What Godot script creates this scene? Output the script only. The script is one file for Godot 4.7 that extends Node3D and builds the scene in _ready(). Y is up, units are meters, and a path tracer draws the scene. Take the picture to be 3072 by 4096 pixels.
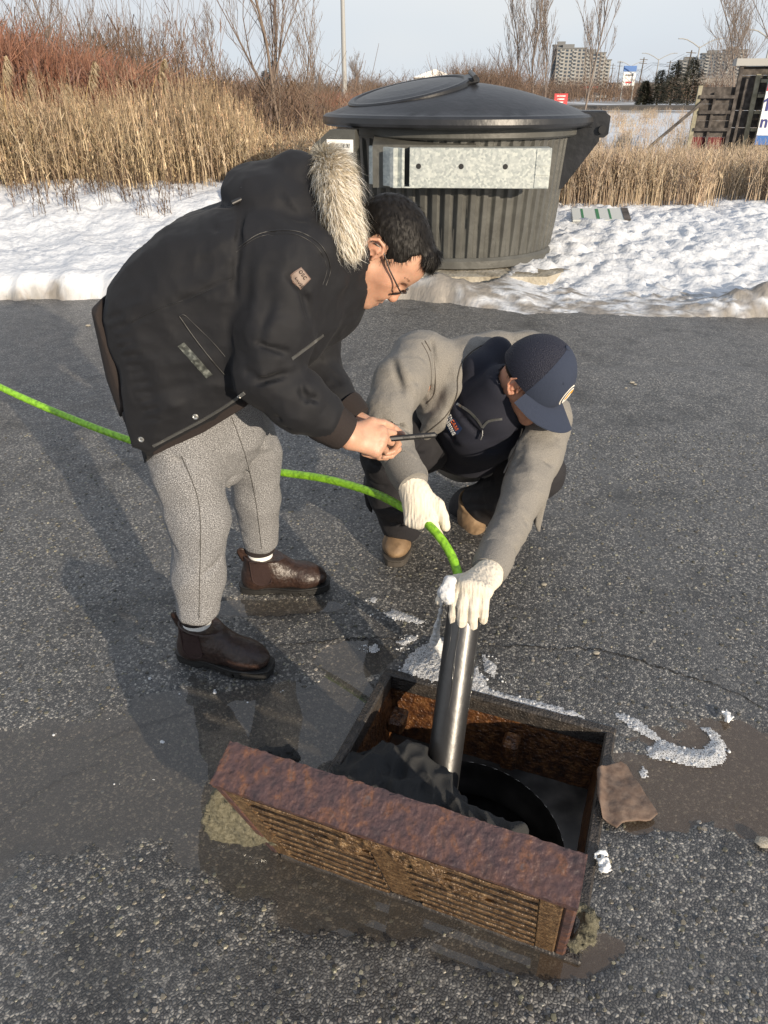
extends Node3D
# A winter car park: a man bends over an open catch basin while a worker feeds a green hose into a black pipe.

var M := {}
var used := {}
var rnd := RandomNumberGenerator.new()
var no_folds: Array = []


class MB:   # collects triangles; normals are given or computed flat
	var v := PackedVector3Array()
	var n := PackedVector3Array()
	var u := PackedVector2Array()
	var c := PackedColorArray()
	var i := PackedInt32Array()
	var col := Color.WHITE
	func pt(p: Vector3, nn: Vector3, uv := Vector2.ZERO) -> int:
		v.append(p); n.append(nn); u.append(uv); c.append(col)
		return v.size() - 1
	func tri(a: int, b: int, d: int) -> void:
		i.append(a); i.append(b); i.append(d)
	func face(pts: Array, uv := []) -> void:
		var nn: Vector3 = (pts[1] - pts[0]).cross(pts[2] - pts[0])
		if nn.length_squared() < 1e-16 and pts.size() > 3:
			nn = (pts[2] - pts[0]).cross(pts[3] - pts[0])
		nn = nn.normalized()
		var s := v.size()
		for k in pts.size():
			pt(pts[k], nn, uv[k] if uv.size() else Vector2(pts[k].x, pts[k].z))
		for k in range(1, pts.size() - 1):
			tri(s, s + k + 1, s + k)
	func box(t: Transform3D, s: Vector3, bv := 0.0) -> void:
		var h := s / 2
		bv = minf(bv, minf(h.x, minf(h.y, h.z)) * 0.9)
		if bv <= 0.0:
			for a in 3:
				for sg in [-1.0, 1.0]:
					var q := []
					for k in [[-1, -1], [1, -1], [1, 1], [-1, 1]]:
						var p := Vector3.ZERO
						p[a] = sg * h[a]
						p[(a + 1) % 3] = k[0] * h[(a + 1) % 3]
						p[(a + 2) % 3] = k[1] * h[(a + 2) % 3]
						q.append(t * p)
					if sg < 0: q.reverse()
					face(q)
			return
		for a in 3:
			var b := (a + 1) % 3
			var d := (a + 2) % 3
			for sg in [-1.0, 1.0]:
				var q := []
				for k in [[-1, -1], [1, -1], [1, 1], [-1, 1]]:
					var p := Vector3.ZERO
					p[a] = sg * h[a]; p[b] = k[0] * (h[b] - bv); p[d] = k[1] * (h[d] - bv)
					q.append(t * p)
				if sg < 0: q.reverse()
				face(q)
			for s1 in [-1.0, 1.0]:
				for s2 in [-1.0, 1.0]:
					var p1 := Vector3.ZERO; var p2 := Vector3.ZERO; var p3 := Vector3.ZERO; var p4 := Vector3.ZERO
					p1[a] = s1 * h[a]; p1[b] = s2 * (h[b] - bv); p1[d] = -(h[d] - bv)
					p2[a] = s1 * (h[a] - bv); p2[b] = s2 * h[b]; p2[d] = -(h[d] - bv)
					p3 = p2; p3[d] = h[d] - bv
					p4 = p1; p4[d] = h[d] - bv
					var q := [t * p1, t * p2, t * p3, t * p4]
					if s1 * s2 < 0: q.reverse()
					face(q)
		for s1 in [-1.0, 1.0]:
			for s2 in [-1.0, 1.0]:
				for s3 in [-1.0, 1.0]:
					var q := [t * Vector3(s1 * h.x, s2 * (h.y - bv), s3 * (h.z - bv)), t * Vector3(s1 * (h.x - bv), s2 * h.y, s3 * (h.z - bv)), t * Vector3(s1 * (h.x - bv), s2 * (h.y - bv), s3 * h.z)]
					if s1 * s2 * s3 < 0: q.reverse()
					face(q)
	func tube(p: Array, r, sides := 8, caps := true, squash := 1.0, up := Vector3.ZERO) -> void:
		var m := p.size()
		var prev := Vector3.ZERO
		var first := v.size()
		var run := 0.0
		for k in m:
			var d: Vector3 = (p[mini(k + 1, m - 1)] - p[maxi(k - 1, 0)]).normalized()
			var e: Vector3
			if up != Vector3.ZERO:
				e = d.cross(up).normalized()
			elif prev == Vector3.ZERO:
				e = d.cross(Vector3.UP if absf(d.y) < 0.9 else Vector3.RIGHT).normalized()
			else:
				e = (prev - d * prev.dot(d)).normalized()
			prev = e
			var g := d.cross(e)
			var rr: float = r[k] if r is Array else r
			if k > 0: run += (p[k] - p[k - 1]).length()
			for s in sides + 1:
				var a := TAU * s / sides
				var o := e * cos(a) + g * sin(a) * squash
				pt(p[k] + o * rr, (e * cos(a) * squash + g * sin(a)).normalized(), Vector2(float(s) / sides, run))
		var w := sides + 1
		for k in m - 1:
			for s in sides:
				var a := first + k * w + s
				tri(a, a + 1, a + w)
				tri(a + 1, a + w + 1, a + w)
		if caps:
			for e2 in [0, m - 1]:
				var q := []
				for s in sides:
					q.append(v[first + e2 * w + s])
				if e2 == 0: q.reverse()
				face(q)
	func lathe(prof: Array, sides: int, t := Transform3D.IDENTITY, a0 := 0.0, a1 := TAU) -> void:   # prof: Vector2(radius, height), each span flat-shaded along the profile
		for k in prof.size() - 1:
			var p: Vector2 = prof[k]
			var q: Vector2 = prof[k + 1]
			var d := (q - p).normalized()
			var s0 := v.size()
			for s in sides + 1:
				var a := a0 + (a1 - a0) * s / sides
				var o := Vector3(cos(a), 0, sin(a))
				var nn := t.basis * (o * d.y - Vector3(0, d.x, 0))
				pt(t * (o * p.x + Vector3(0, p.y, 0)), nn, Vector2(a, p.y))
				pt(t * (o * q.x + Vector3(0, q.y, 0)), nn, Vector2(a, q.y))
			for s in sides:
				var b := s0 + s * 2
				tri(b, b + 2, b + 1)
				tri(b + 1, b + 2, b + 3)
	func prism(poly: Array, h: float, t: Transform3D) -> void:   # polygon in x,y extruded along z by h
		var pk := PackedVector2Array(poly)
		if Geometry2D.is_polygon_clockwise(pk): pk.reverse()
		var ix := Geometry2D.triangulate_polygon(pk)
		for side in [0.0, h]:
			var s := v.size()
			for q in pk: pt(t * Vector3(q.x, q.y, side), (t.basis * Vector3(0, 0, 1 if side > 0 else -1)).normalized(), q)
			for k in range(0, ix.size(), 3): tri(s + ix[k], s + ix[k + 1], s + ix[k + 2])
		for k in pk.size():
			var a := pk[k]
			var b := pk[(k + 1) % pk.size()]
			face([t * Vector3(a.x, a.y, 0), t * Vector3(b.x, b.y, 0), t * Vector3(b.x, b.y, h), t * Vector3(a.x, a.y, h)])
	func ribbon(a: Vector3, b: Vector3, d: Vector3, w: Vector3) -> void:   # a tapered strand of two pieces through a, b, d, w its half width at the root
		var nn := w.cross(b - a).normalized()
		var s := v.size()
		pt(a - w, nn); pt(a + w, nn); pt(b - w * 0.7, nn); pt(b + w * 0.7, nn); pt(d, nn)
		tri(s, s + 1, s + 2); tri(s + 1, s + 3, s + 2); tri(s + 2, s + 3, s + 4)
	func add(o: MB, t := Transform3D.IDENTITY) -> void:
		var s := v.size()
		for k in o.v.size():
			v.append(t * o.v[k]); n.append((t.basis * o.n[k]).normalized()); u.append(o.u[k]); c.append(o.c[k])
		for k in o.i: i.append(k + s)
	func mesh() -> ArrayMesh:
		for k in range(0, i.size(), 3):   # front faces run clockwise, agreeing with the normals
			var g := (v[i[k + 1]] - v[i[k]]).cross(v[i[k + 2]] - v[i[k]])
			if g.dot(n[i[k]] + n[i[k + 1]] + n[i[k + 2]]) > 0:
				var q := i[k + 1]
				i[k + 1] = i[k + 2]
				i[k + 2] = q
		var a := []
		a.resize(Mesh.ARRAY_MAX)
		a[Mesh.ARRAY_VERTEX] = v; a[Mesh.ARRAY_NORMAL] = n; a[Mesh.ARRAY_TEX_UV] = u; a[Mesh.ARRAY_COLOR] = c; a[Mesh.ARRAY_INDEX] = i
		var m := ArrayMesh.new()
		m.add_surface_from_arrays(Mesh.PRIMITIVE_TRIANGLES, a)
		return m


class Sdf:   # a field of rounded shapes joined smoothly, meshed as surface nets
	var kd := PackedInt32Array()
	var op := PackedInt32Array()
	var kk := PackedFloat32Array()
	var A := PackedVector3Array()
	var B := PackedVector3Array()
	var R := PackedVector3Array()
	var T: Array[Transform3D] = []
	var P: Array = []
	var folds: Array = []     # [from, to, height, width]
	var nz: FastNoiseLite
	var namp := 0.0
	var nsc := Vector3.ONE
	var paint: Array = []     # [centre, radius, colour]
	var base := Color.WHITE
	var mottle: FastNoiseLite
	func push(k: int, o: int, sm: float, a: Vector3, b: Vector3, r: Vector3, t: Transform3D, p = null) -> void:
		kd.append(k); op.append(o); kk.append(maxf(sm, 1e-5)); A.append(a); B.append(b); R.append(r); T.append(t); P.append(p)
	func cone(a: Vector3, b: Vector3, ra: float, rb: float, sm := 0.02, o := 0) -> void:
		push(0, o, sm, a, b - a, Vector3(ra, rb, 1.0 / maxf((b - a).length_squared(), 1e-12)), Transform3D.IDENTITY)
	func chain(p: Array, r: Array, sm := 0.02) -> void:
		for k in p.size() - 1: cone(p[k], p[k + 1], r[k], r[k + 1], sm)
	func ball(a: Vector3, r: float, sm := 0.02, o := 0) -> void:
		cone(a, a + Vector3(0, 1e-4, 0), r, r, sm, o)
	func ell(t: Transform3D, r: Vector3, sm := 0.02, o := 0) -> void:
		push(1, o, sm, t.origin, Vector3.ZERO, r, t.affine_inverse())
	func box(t: Transform3D, h: Vector3, rd: float, sm := 0.02, o := 0) -> void:
		push(2, o, sm, t.origin, Vector3(rd, 0, 0), h, t.affine_inverse())
	func slab(poly: Array, z: float, hz: float, rd: float, sm := 0.02, o := 0, t := Transform3D.IDENTITY) -> void:   # polygon in x,y; from z - hz to z + hz, rounded by rd
		push(3, o, sm, Vector3(0, 0, z), Vector3(rd, 0, 0), Vector3(hz, hz, hz), t.affine_inverse(), PackedVector2Array(poly))
	func one(k: int, p: Vector3) -> float:
		match kd[k]:
			0:
				var w := p - A[k]
				var r := R[k]
				var t := clampf(w.dot(B[k]) * r.z, 0.0, 1.0)
				return (w - B[k] * t).length() - r.x - (r.y - r.x) * t
			1:
				var q := T[k] * p
				var r := R[k]
				var k0 := (q / r).length()
				return k0 * (k0 - 1.0) / maxf((q / (r * r)).length(), 1e-4) if k0 > 1e-4 else -minf(r.x, minf(r.y, r.z))
			2:
				var q := (T[k] * p).abs() - R[k] + Vector3.ONE * B[k].x
				return q.max(Vector3.ZERO).length() + minf(maxf(q.x, maxf(q.y, q.z)), 0.0) - B[k].x
			3:
				var q := T[k] * p
				var g: PackedVector2Array = P[k]
				var m := g.size()
				var pp := Vector2(q.x, q.y)
				var best := 1e9
				var inside := false
				var j := m - 1
				for e in m:
					var ea := g[e]
					var eb := g[j] - ea
					var w := pp - ea
					var h := w - eb * clampf(w.dot(eb) / eb.length_squared(), 0.0, 1.0)
					best = minf(best, h.length_squared())
					if (ea.y > pp.y) != (g[j].y > pp.y) and pp.x < eb.x * (pp.y - ea.y) / eb.y + ea.x: inside = not inside
					j = e
				var d := sqrt(best) * (-1.0 if inside else 1.0) + B[k].x
				var z := absf(q.z - A[k].z) - R[k].x + B[k].x
				return minf(maxf(d, z), 0.0) + sqrt(maxf(d, 0.0) ** 2 + maxf(z, 0.0) ** 2) - B[k].x
		return 1e9
	func eval(p: Vector3, ids: PackedInt32Array, fl: Array) -> float:
		var d := 1e9
		for k in ids:
			var e := one(k, p)
			var s := kk[k]
			match op[k]:
				0:
					if d > 1e8: d = e
					else:
						var h := maxf(s - absf(d - e), 0.0) / s
						d = minf(d, e) - h * h * s * 0.25
				1:
					var h := maxf(s - absf(d + e), 0.0) / s
					d = maxf(d, -e) + h * h * s * 0.25
				2:
					var h := maxf(s - absf(d - e), 0.0) / s
					d = maxf(d, e) + h * h * s * 0.25
		for f in fl:
			var a: Vector3 = f[0]
			var ba: Vector3 = f[1] - a
			var w := p - a
			var t := clampf(w.dot(ba) / maxf(ba.length_squared(), 1e-9), 0.0, 1.0)
			var q: float = (w - ba * t).length_squared() / (f[3] * f[3])
			if q < 6.0: d -= f[2] * exp(-q) * (1.0 - 0.75 * (2.0 * t - 1.0) ** 4)
		if namp > 0.0: d -= namp * nz.get_noise_3dv(p * nsc)
		return d
	func all() -> PackedInt32Array:
		return PackedInt32Array(range(kd.size()))
	func at(p: Vector3) -> float:
		return eval(p, all(), folds)
	func normal(p: Vector3, ids: PackedInt32Array, fl: Array, e := 0.002) -> Vector3:
		var a := Vector3(e, -e, -e); var b := Vector3(-e, -e, e); var c := Vector3(-e, e, -e); var d := Vector3(e, e, e)
		return (a * eval(p + a, ids, fl) + b * eval(p + b, ids, fl) + c * eval(p + c, ids, fl) + d * eval(p + d, ids, fl)).normalized()
	func hit(o: Vector3, dir: Vector3, far := 1.0) -> Vector3:
		var t := 0.0
		var ids := all()
		for s in 60:
			var d := eval(o + dir * t, ids, folds)
			if d < 0.0004: return o + dir * t
			t += d * 0.85
			if t > far: break
		return Vector3.INF
	func layer(bz: int, nbx: int, nby: int, lo: Vector3, cell: float, kmax: float) -> Array:
		var N := 6
		var W := N + 1
		var bs := cell * N
		var half := bs * 0.8661
		var every := all()
		var slack := namp
		for f in folds: slack = maxf(slack, namp + absf(f[2]) * 1.5)
		var vals := PackedFloat32Array()
		vals.resize(W * W * W)
		var keys := PackedInt64Array()
		var ps := PackedVector3Array()
		var ns := PackedVector3Array()
		var edges := PackedInt64Array()
		for by in nby:
			for bx in nbx:
				var org := lo + Vector3(bx, by, bz) * bs
				var mid := org + Vector3.ONE * bs / 2
				var ds := PackedFloat32Array()
				var near := 1e9
				for k in every:
					var d := one(k, mid)
					ds.append(d)
					if op[k] == 0: near = minf(near, d)
				if near > half + kmax: continue
				var ids := PackedInt32Array()
				for k in every:
					if op[k] == 2 or (op[k] == 0 and ds[k] < near + 2 * half + kmax) or (op[k] == 1 and ds[k] < half + kmax): ids.append(k)
				if absf(eval(mid, ids, no)) > half * 1.2 + slack: continue
				var fl := []
				for f in folds:
					if Geometry3D.get_closest_point_to_segment(mid, f[0], f[1]).distance_to(mid) < half + f[3] * 2.5: fl.append(f)
				var any := 0
				var q := 0
				for z in W:
					for y in W:
						for x in W:
							var d := eval(org + Vector3(x, y, z) * cell, ids, fl)
							vals[q] = d
							if d < 0: any += 1
							q += 1
				if any == 0 or any == W * W * W: continue
				for z in N:
					for y in N:
						for x in N:
							var c0 := x + W * (y + W * z)
							var g0 := vals[c0] < 0
							var gx := bx * N + x
							var gy := by * N + y
							var gz := bz * N + z
							var key := gx | gy << 16 | gz << 32
							if g0 != (vals[c0 + 1] < 0): edges.append(key << 2)
							if g0 != (vals[c0 + W] < 0): edges.append(key << 2 | 1)
							if g0 != (vals[c0 + W * W] < 0): edges.append(key << 2 | 2)
							var cnt := 0
							for e in 8:
								if vals[c0 + (e & 1) + W * (e >> 1 & 1) + W * W * (e >> 2)] < 0: cnt += 1
							if cnt == 0 or cnt == 8: continue
							var sum := Vector3.ZERO
							var m := 0
							for e in 8:
								var va := vals[c0 + (e & 1) + W * (e >> 1 & 1) + W * W * (e >> 2)]
								for ax in 3:
									if e >> ax & 1: continue
									var e2 := e | 1 << ax
									var vb := vals[c0 + (e2 & 1) + W * (e2 >> 1 & 1) + W * W * (e2 >> 2)]
									if (va < 0) != (vb < 0):
										var p := Vector3(e & 1, e >> 1 & 1, e >> 2)
										p[ax] += va / (va - vb)
										sum += p
										m += 1
							var pos := org + (Vector3(x, y, z) + sum / m) * cell
							var nn := normal(pos, ids, fl, cell * 0.5)
							keys.append(key)
							ps.append(pos)
							ns.append(nn)
		return [keys, ps, ns, edges]
	func mesh(mb: MB, cell: float, lo := Vector3.INF, hi := Vector3.INF) -> void:
		if lo == Vector3.INF:
			lo = Vector3.ONE * 1e9
			hi = -lo
			for k in kd.size():
				if op[k]: continue
				var pts := []
				match kd[k]:
					0:
						var r := Vector3.ONE * maxf(R[k].x, R[k].y)
						pts = [A[k] - r, A[k] + r, A[k] + B[k] - r, A[k] + B[k] + r]
					1, 2:
						var r := R[k]
						for s in 8: pts.append(T[k].affine_inverse() * (r * Vector3(1 if s & 1 else -1, 1 if s & 2 else -1, 1 if s & 4 else -1)))
					3:
						for g in P[k]:
							for s in [-1, 1]: pts.append(T[k].affine_inverse() * Vector3(g.x, g.y, A[k].z + s * R[k].x))
				for q in pts:
					lo = lo.min(q)
					hi = hi.max(q)
			lo -= Vector3.ONE * (cell * 2 + 0.012)
			hi += Vector3.ONE * (cell * 2 + 0.012)
		var N := 6
		var bs := cell * N
		var nb := ((hi - lo) / bs).ceil()
		var kmax := 0.0
		for k in kk.size(): kmax = maxf(kmax, kk[k])
		for f in folds: kmax = maxf(kmax, absf(f[2]) * 2)
		kmax += namp
		var rows := int(nb.z)
		var got := []
		got.resize(rows)
		for bz in rows: got[bz] = layer(bz, int(nb.x), int(nb.y), lo, cell, kmax)
		var verts := {}
		var edges := PackedInt64Array()
		for g in got:
			var keys: PackedInt64Array = g[0]
			for k in keys.size():
				var pos: Vector3 = g[1][k]
				mb.col = base
				if mottle: mb.col = base * (1.0 + 0.16 * mottle.get_noise_3dv(pos) + 0.10 * mottle.get_noise_3dv(pos * 5.0))
				for pn in paint:
					var dd: float = (pn[0] as Vector3).distance_to(pos) / pn[1]
					if dd < 1.0: mb.col = mb.col.lerp(pn[2], (pn[2] as Color).a * (1.0 - dd * dd))
				mb.col.a = 1.0
				verts[keys[k]] = mb.pt(pos, g[2][k], Vector2(pos.x, pos.y))
			edges.append_array(g[3])
		mb.col = Color.WHITE
		var st := [[1 << 16, 1 << 32], [1, 1 << 32], [1, 1 << 16]]
		for e in edges.size():
			var key := edges[e] >> 2
			var ax := edges[e] & 3
			var k1: int = key - st[ax][0]
			var k2: int = key - st[ax][1]
			var k3: int = key - st[ax][0] - st[ax][1]
			if verts.has(key) and verts.has(k1) and verts.has(k2) and verts.has(k3):
				mb.tri(verts[key], verts[k1], verts[k3])
				mb.tri(verts[key], verts[k3], verts[k2])
	const no := []


func commit(called: String, mb: MB, mat: Material, parent: Node = self) -> MeshInstance3D:
	return put(called, mb.mesh(), mat, parent)


func put(called: String, mesh: Mesh, mat: Material, parent: Node = self) -> MeshInstance3D:
	var o := MeshInstance3D.new()
	o.mesh = mesh
	o.material_override = mat
	o.name = numbered(called) if parent == self else called
	if parent != self:
		var k := 1
		while parent.has_node(NodePath(o.name)):
			o.name = "%s_%03d" % [called, k]
			k += 1
	parent.add_child(o, true)
	return o


func numbered(called: String) -> String:
	var k: int = used.get(called, 0)
	used[called] = k + 1
	return called if k == 0 else "%s_%03d" % [called, k]


func many(called: String, mesh: Mesh, mat: Material, where: Array, tints: Array, parent: Node = self) -> MultiMeshInstance3D:
	var mm := MultiMesh.new()
	mm.transform_format = MultiMesh.TRANSFORM_3D
	mm.use_colors = true
	mm.mesh = mesh
	mm.instance_count = where.size()
	for k in where.size():
		mm.set_instance_transform(k, where[k])
		mm.set_instance_color(k, tints[k])
	var o := MultiMeshInstance3D.new()
	o.multimesh = mm
	o.material_override = mat
	o.name = numbered(called) if parent == self else called
	o.set_meta("kind", "stuff")
	parent.add_child(o, true)
	return o


func tag(o: Node, label: String, category := "", group := "", kind := "") -> Node:
	if label: o.set_meta("label", label)
	if category: o.set_meta("category", category)
	if group: o.set_meta("group", group)
	if kind: o.set_meta("kind", kind)
	return o


func thing(called: String, label: String, category: String, at := Vector3.ZERO, group := "") -> Node3D:
	var o := Node3D.new()
	o.name = numbered(called)
	o.position = at
	add_child(o, true)
	tag(o, label, category, group)
	return o


func xf(at: Vector3, x := Vector3.RIGHT, y := Vector3.UP) -> Transform3D:
	x = x.normalized()
	var z := x.cross(y).normalized()
	return Transform3D(Basis(x, z.cross(x), z), at)


func smooth(pts: Array, per := 6) -> Array:   # a rounded line through the points
	var out := []
	for k in pts.size() - 1:
		var a = pts[maxi(k - 1, 0)]
		var d = pts[mini(k + 2, pts.size() - 1)]
		for s in per:
			out.append(pts[k].cubic_interpolate(pts[k + 1], a, d, float(s) / per))
	out.append(pts[-1])
	return out


func noise(kind: int, freq: float, seed_ := 1, octaves := 4) -> FastNoiseLite:
	var f := FastNoiseLite.new()
	f.noise_type = kind
	f.frequency = freq
	f.seed = seed_
	f.fractal_octaves = octaves
	if octaves <= 1: f.fractal_type = FastNoiseLite.FRACTAL_NONE
	return f


func ridged(freq: float, seed_: int) -> FastNoiseLite:   # sharp creases, as in cloth
	var f := noise(FastNoiseLite.TYPE_SIMPLEX_SMOOTH, freq, seed_, 3)
	f.fractal_type = FastNoiseLite.FRACTAL_RIDGED
	f.fractal_gain = 0.45
	return f


func ntex(f: FastNoiseLite, size: int, ramp: Array = [], bump := 0.0) -> NoiseTexture2D:   # ramp: offset, colour, offset, colour ... (linear colours)
	var t := NoiseTexture2D.new()
	t.width = size
	t.height = size
	t.seamless = true
	t.noise = f
	if bump > 0.0:
		t.as_normal_map = true
		t.bump_strength = bump
	if ramp.size():
		var g := Gradient.new()
		var os := PackedFloat32Array()
		var cs := PackedColorArray()
		for k in range(0, ramp.size(), 2):
			os.append(ramp[k])
			cs.append((ramp[k + 1] as Color).linear_to_srgb())
		g.offsets = os
		g.colors = cs
		t.color_ramp = g
	return t


func mat(lin: Color, rough := 0.8, metal := 0.0) -> StandardMaterial3D:
	var m := StandardMaterial3D.new()
	m.albedo_color = Color(lin.r, lin.g, lin.b).linear_to_srgb()
	m.roughness = rough
	m.metallic = metal
	return m


func tri_tex(m: StandardMaterial3D, albedo: Texture2D, normal: Texture2D, per_metre: float, strength := 1.0) -> StandardMaterial3D:
	if albedo:
		m.albedo_texture = albedo
	if normal:
		m.normal_enabled = true
		m.normal_texture = normal
		m.normal_scale = strength
	m.uv1_triplanar = true
	m.uv1_scale = Vector3.ONE * per_metre
	return m


func vc(m: StandardMaterial3D) -> StandardMaterial3D:
	m.vertex_color_use_as_albedo = true
	return m


func drape(mb: MB, f: Sdf, poly: Array, origin: Vector3, ux: Vector3, uy: Vector3, off := 0.0015, cell := 0.008) -> void:   # a patch cut to poly (metres along ux, uy) laid on the field from origin
	var dir := uy.cross(ux).normalized()
	var g := PackedVector2Array(poly)
	var lo := g[0]
	var hi := g[0]
	for q in g:
		lo = lo.min(q)
		hi = hi.max(q)
	var nx := maxi(2, int((hi.x - lo.x) / cell))
	var ny := maxi(2, int((hi.y - lo.y) / cell))
	for x in nx:
		for y in ny:
			var c0 := lo + Vector2(x * (hi.x - lo.x) / nx, y * (hi.y - lo.y) / ny)
			var cs := PackedVector2Array([c0, c0 + Vector2((hi.x - lo.x) / nx, 0), c0 + Vector2((hi.x - lo.x) / nx, (hi.y - lo.y) / ny), c0 + Vector2(0, (hi.y - lo.y) / ny)])
			for part in Geometry2D.intersect_polygons(cs, g):
				var ids := []
				for q in part:
					var h := f.hit(origin + ux * q.x + uy * q.y, dir, 0.8)
					if h == Vector3.INF:
						ids.clear()
						break
					var nn := f.normal(h, f.all(), f.folds, 0.003)
					ids.append(mb.pt(h + nn * off, nn, q))
				for k in range(1, ids.size() - 1): mb.tri(ids[0], ids[k], ids[k + 1])


func lay(f: Sdf, pts: Array, dir: Vector3, off := 0.0) -> Array:   # points pushed along dir on to the field
	var out := []
	for p in pts:
		var h := f.hit(p - dir * 0.35, dir, 1.2)
		if h != Vector3.INF: out.append(h - dir * off)
	return out


func words(text: String, size: float, font := "Droid Sans", weight := 700, depth := 0.002) -> TextMesh:
	var t := TextMesh.new()
	var f := SystemFont.new()
	f.font_names = PackedStringArray([font])
	f.font_weight = weight
	t.font = f
	t.text = text
	t.font_size = 32
	t.pixel_size = size / 32.0
	t.depth = depth
	t.curve_step = 2.0
	return t



const CELL := FastNoiseLite.TYPE_CELLULAR
const SIMPLEX := FastNoiseLite.TYPE_SIMPLEX_SMOOTH
const FROM := Vector3(0.007, 0, -1.69)            # far left corner of the catch basin
const ALONG := Vector3(0.9325, 0, 0.3612)         # along its far side
const ACROSS := Vector3(-0.3612, 0, 0.9325)       # from its far side towards the near one
const SIDE := 0.665


func _ready() -> void:
	var cam := Camera3D.new()
	cam.name = "camera"
	cam.position = Vector3(0, 1.5, 0)
	cam.rotation_degrees = Vector3(-29.6, 0, 0)
	cam.fov = 69.44
	cam.near = 0.05
	cam.far = 3000.0
	add_child(cam)
	cam.current = true
	var env := Environment.new()
	env.background_mode = Environment.BG_SKY
	env.tonemap_mode = Environment.TONE_MAPPER_LINEAR
	env.tonemap_exposure = 1.28
	env.sdfgi_enabled = true
	env.ssao_enabled = true
	env.ssil_enabled = true
	env.sky = Sky.new()
	env.sky.sky_material = winter_sky()
	env.background_energy_multiplier = 0.58
	var we := WorldEnvironment.new()
	we.name = "world"
	we.environment = env
	add_child(we)
	var sun := DirectionalLight3D.new()
	sun.name = "sun"
	sun.light_energy = 1.6
	sun.light_color = Color(1.0, 0.93, 0.83)
	sun.light_angular_distance = 0.5
	sun.shadow_enabled = true
	add_child(sun)
	sun.look_at_from_position(Vector3.ZERO, Vector3(-0.545, -0.262, -0.8))
	materials()
	var t0 := Time.get_ticks_msec()
	ground()
	basin()
	snow()
	container()
	print("place ", Time.get_ticks_msec() - t0); t0 = Time.get_ticks_msec()
	distance()
	plants()
	print("background ", Time.get_ticks_msec() - t0); t0 = Time.get_ticks_msec()
	standing_man()
	print("man ", Time.get_ticks_msec() - t0); t0 = Time.get_ticks_msec()
	crouching_worker()
	print("worker ", Time.get_ticks_msec() - t0); t0 = Time.get_ticks_msec()
	small_things()
	print("small ", Time.get_ticks_msec() - t0)


func winter_sky() -> PanoramaSkyMaterial:
	var im := Image.create(512, 256, false, Image.FORMAT_RGBF)
	var f := noise(SIMPLEX, 1.0, 5, 4)
	for y in 256:
		var el := PI / 2 - PI * (y + 0.5) / 256.0
		for x in 512:
			var az := TAU * (x + 0.5) / 512.0
			var d := Vector3(cos(el) * sin(az), sin(el), cos(el) * cos(az))
			var h := maxf(d.y, 0.0)
			var c := Color(0.93, 1.02, 1.11).lerp(Color(1.2, 1.23, 1.24), smoothstep(0.0, 0.2, h)).lerp(Color(0.42, 0.58, 0.88), smoothstep(0.22, 0.85, h))
			var p := Vector3(d.x, d.y * 3.2, d.z) / (0.35 + h)
			var w := f.get_noise_3dv(p * 0.55)
			c = c.lerp(Color(0.92, 0.96, 1.03), smoothstep(-0.1, 0.55, w) * 0.8)
			c = c.lerp(Color(1.12, 1.14, 1.14), smoothstep(0.1, 0.6, -w) * 0.5)
			if d.y < 0: c = Color(0.6, 0.63, 0.66)
			im.set_pixel(x, y, c)
	var m := PanoramaSkyMaterial.new()
	m.panorama = ImageTexture.create_from_image(im)
	return m


func cellular(freq: float, seed_: int, ret: int) -> FastNoiseLite:
	var f := noise(CELL, freq, seed_, 1)
	f.cellular_return_type = ret
	f.cellular_jitter = 1.0
	f.domain_warp_enabled = true   # stones of uneven size and outline
	f.domain_warp_type = FastNoiseLite.DOMAIN_WARP_SIMPLEX
	f.domain_warp_amplitude = 0.9 / freq
	f.domain_warp_frequency = freq * 0.45
	f.domain_warp_fractal_type = FastNoiseLite.DOMAIN_WARP_FRACTAL_NONE
	return f


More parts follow.
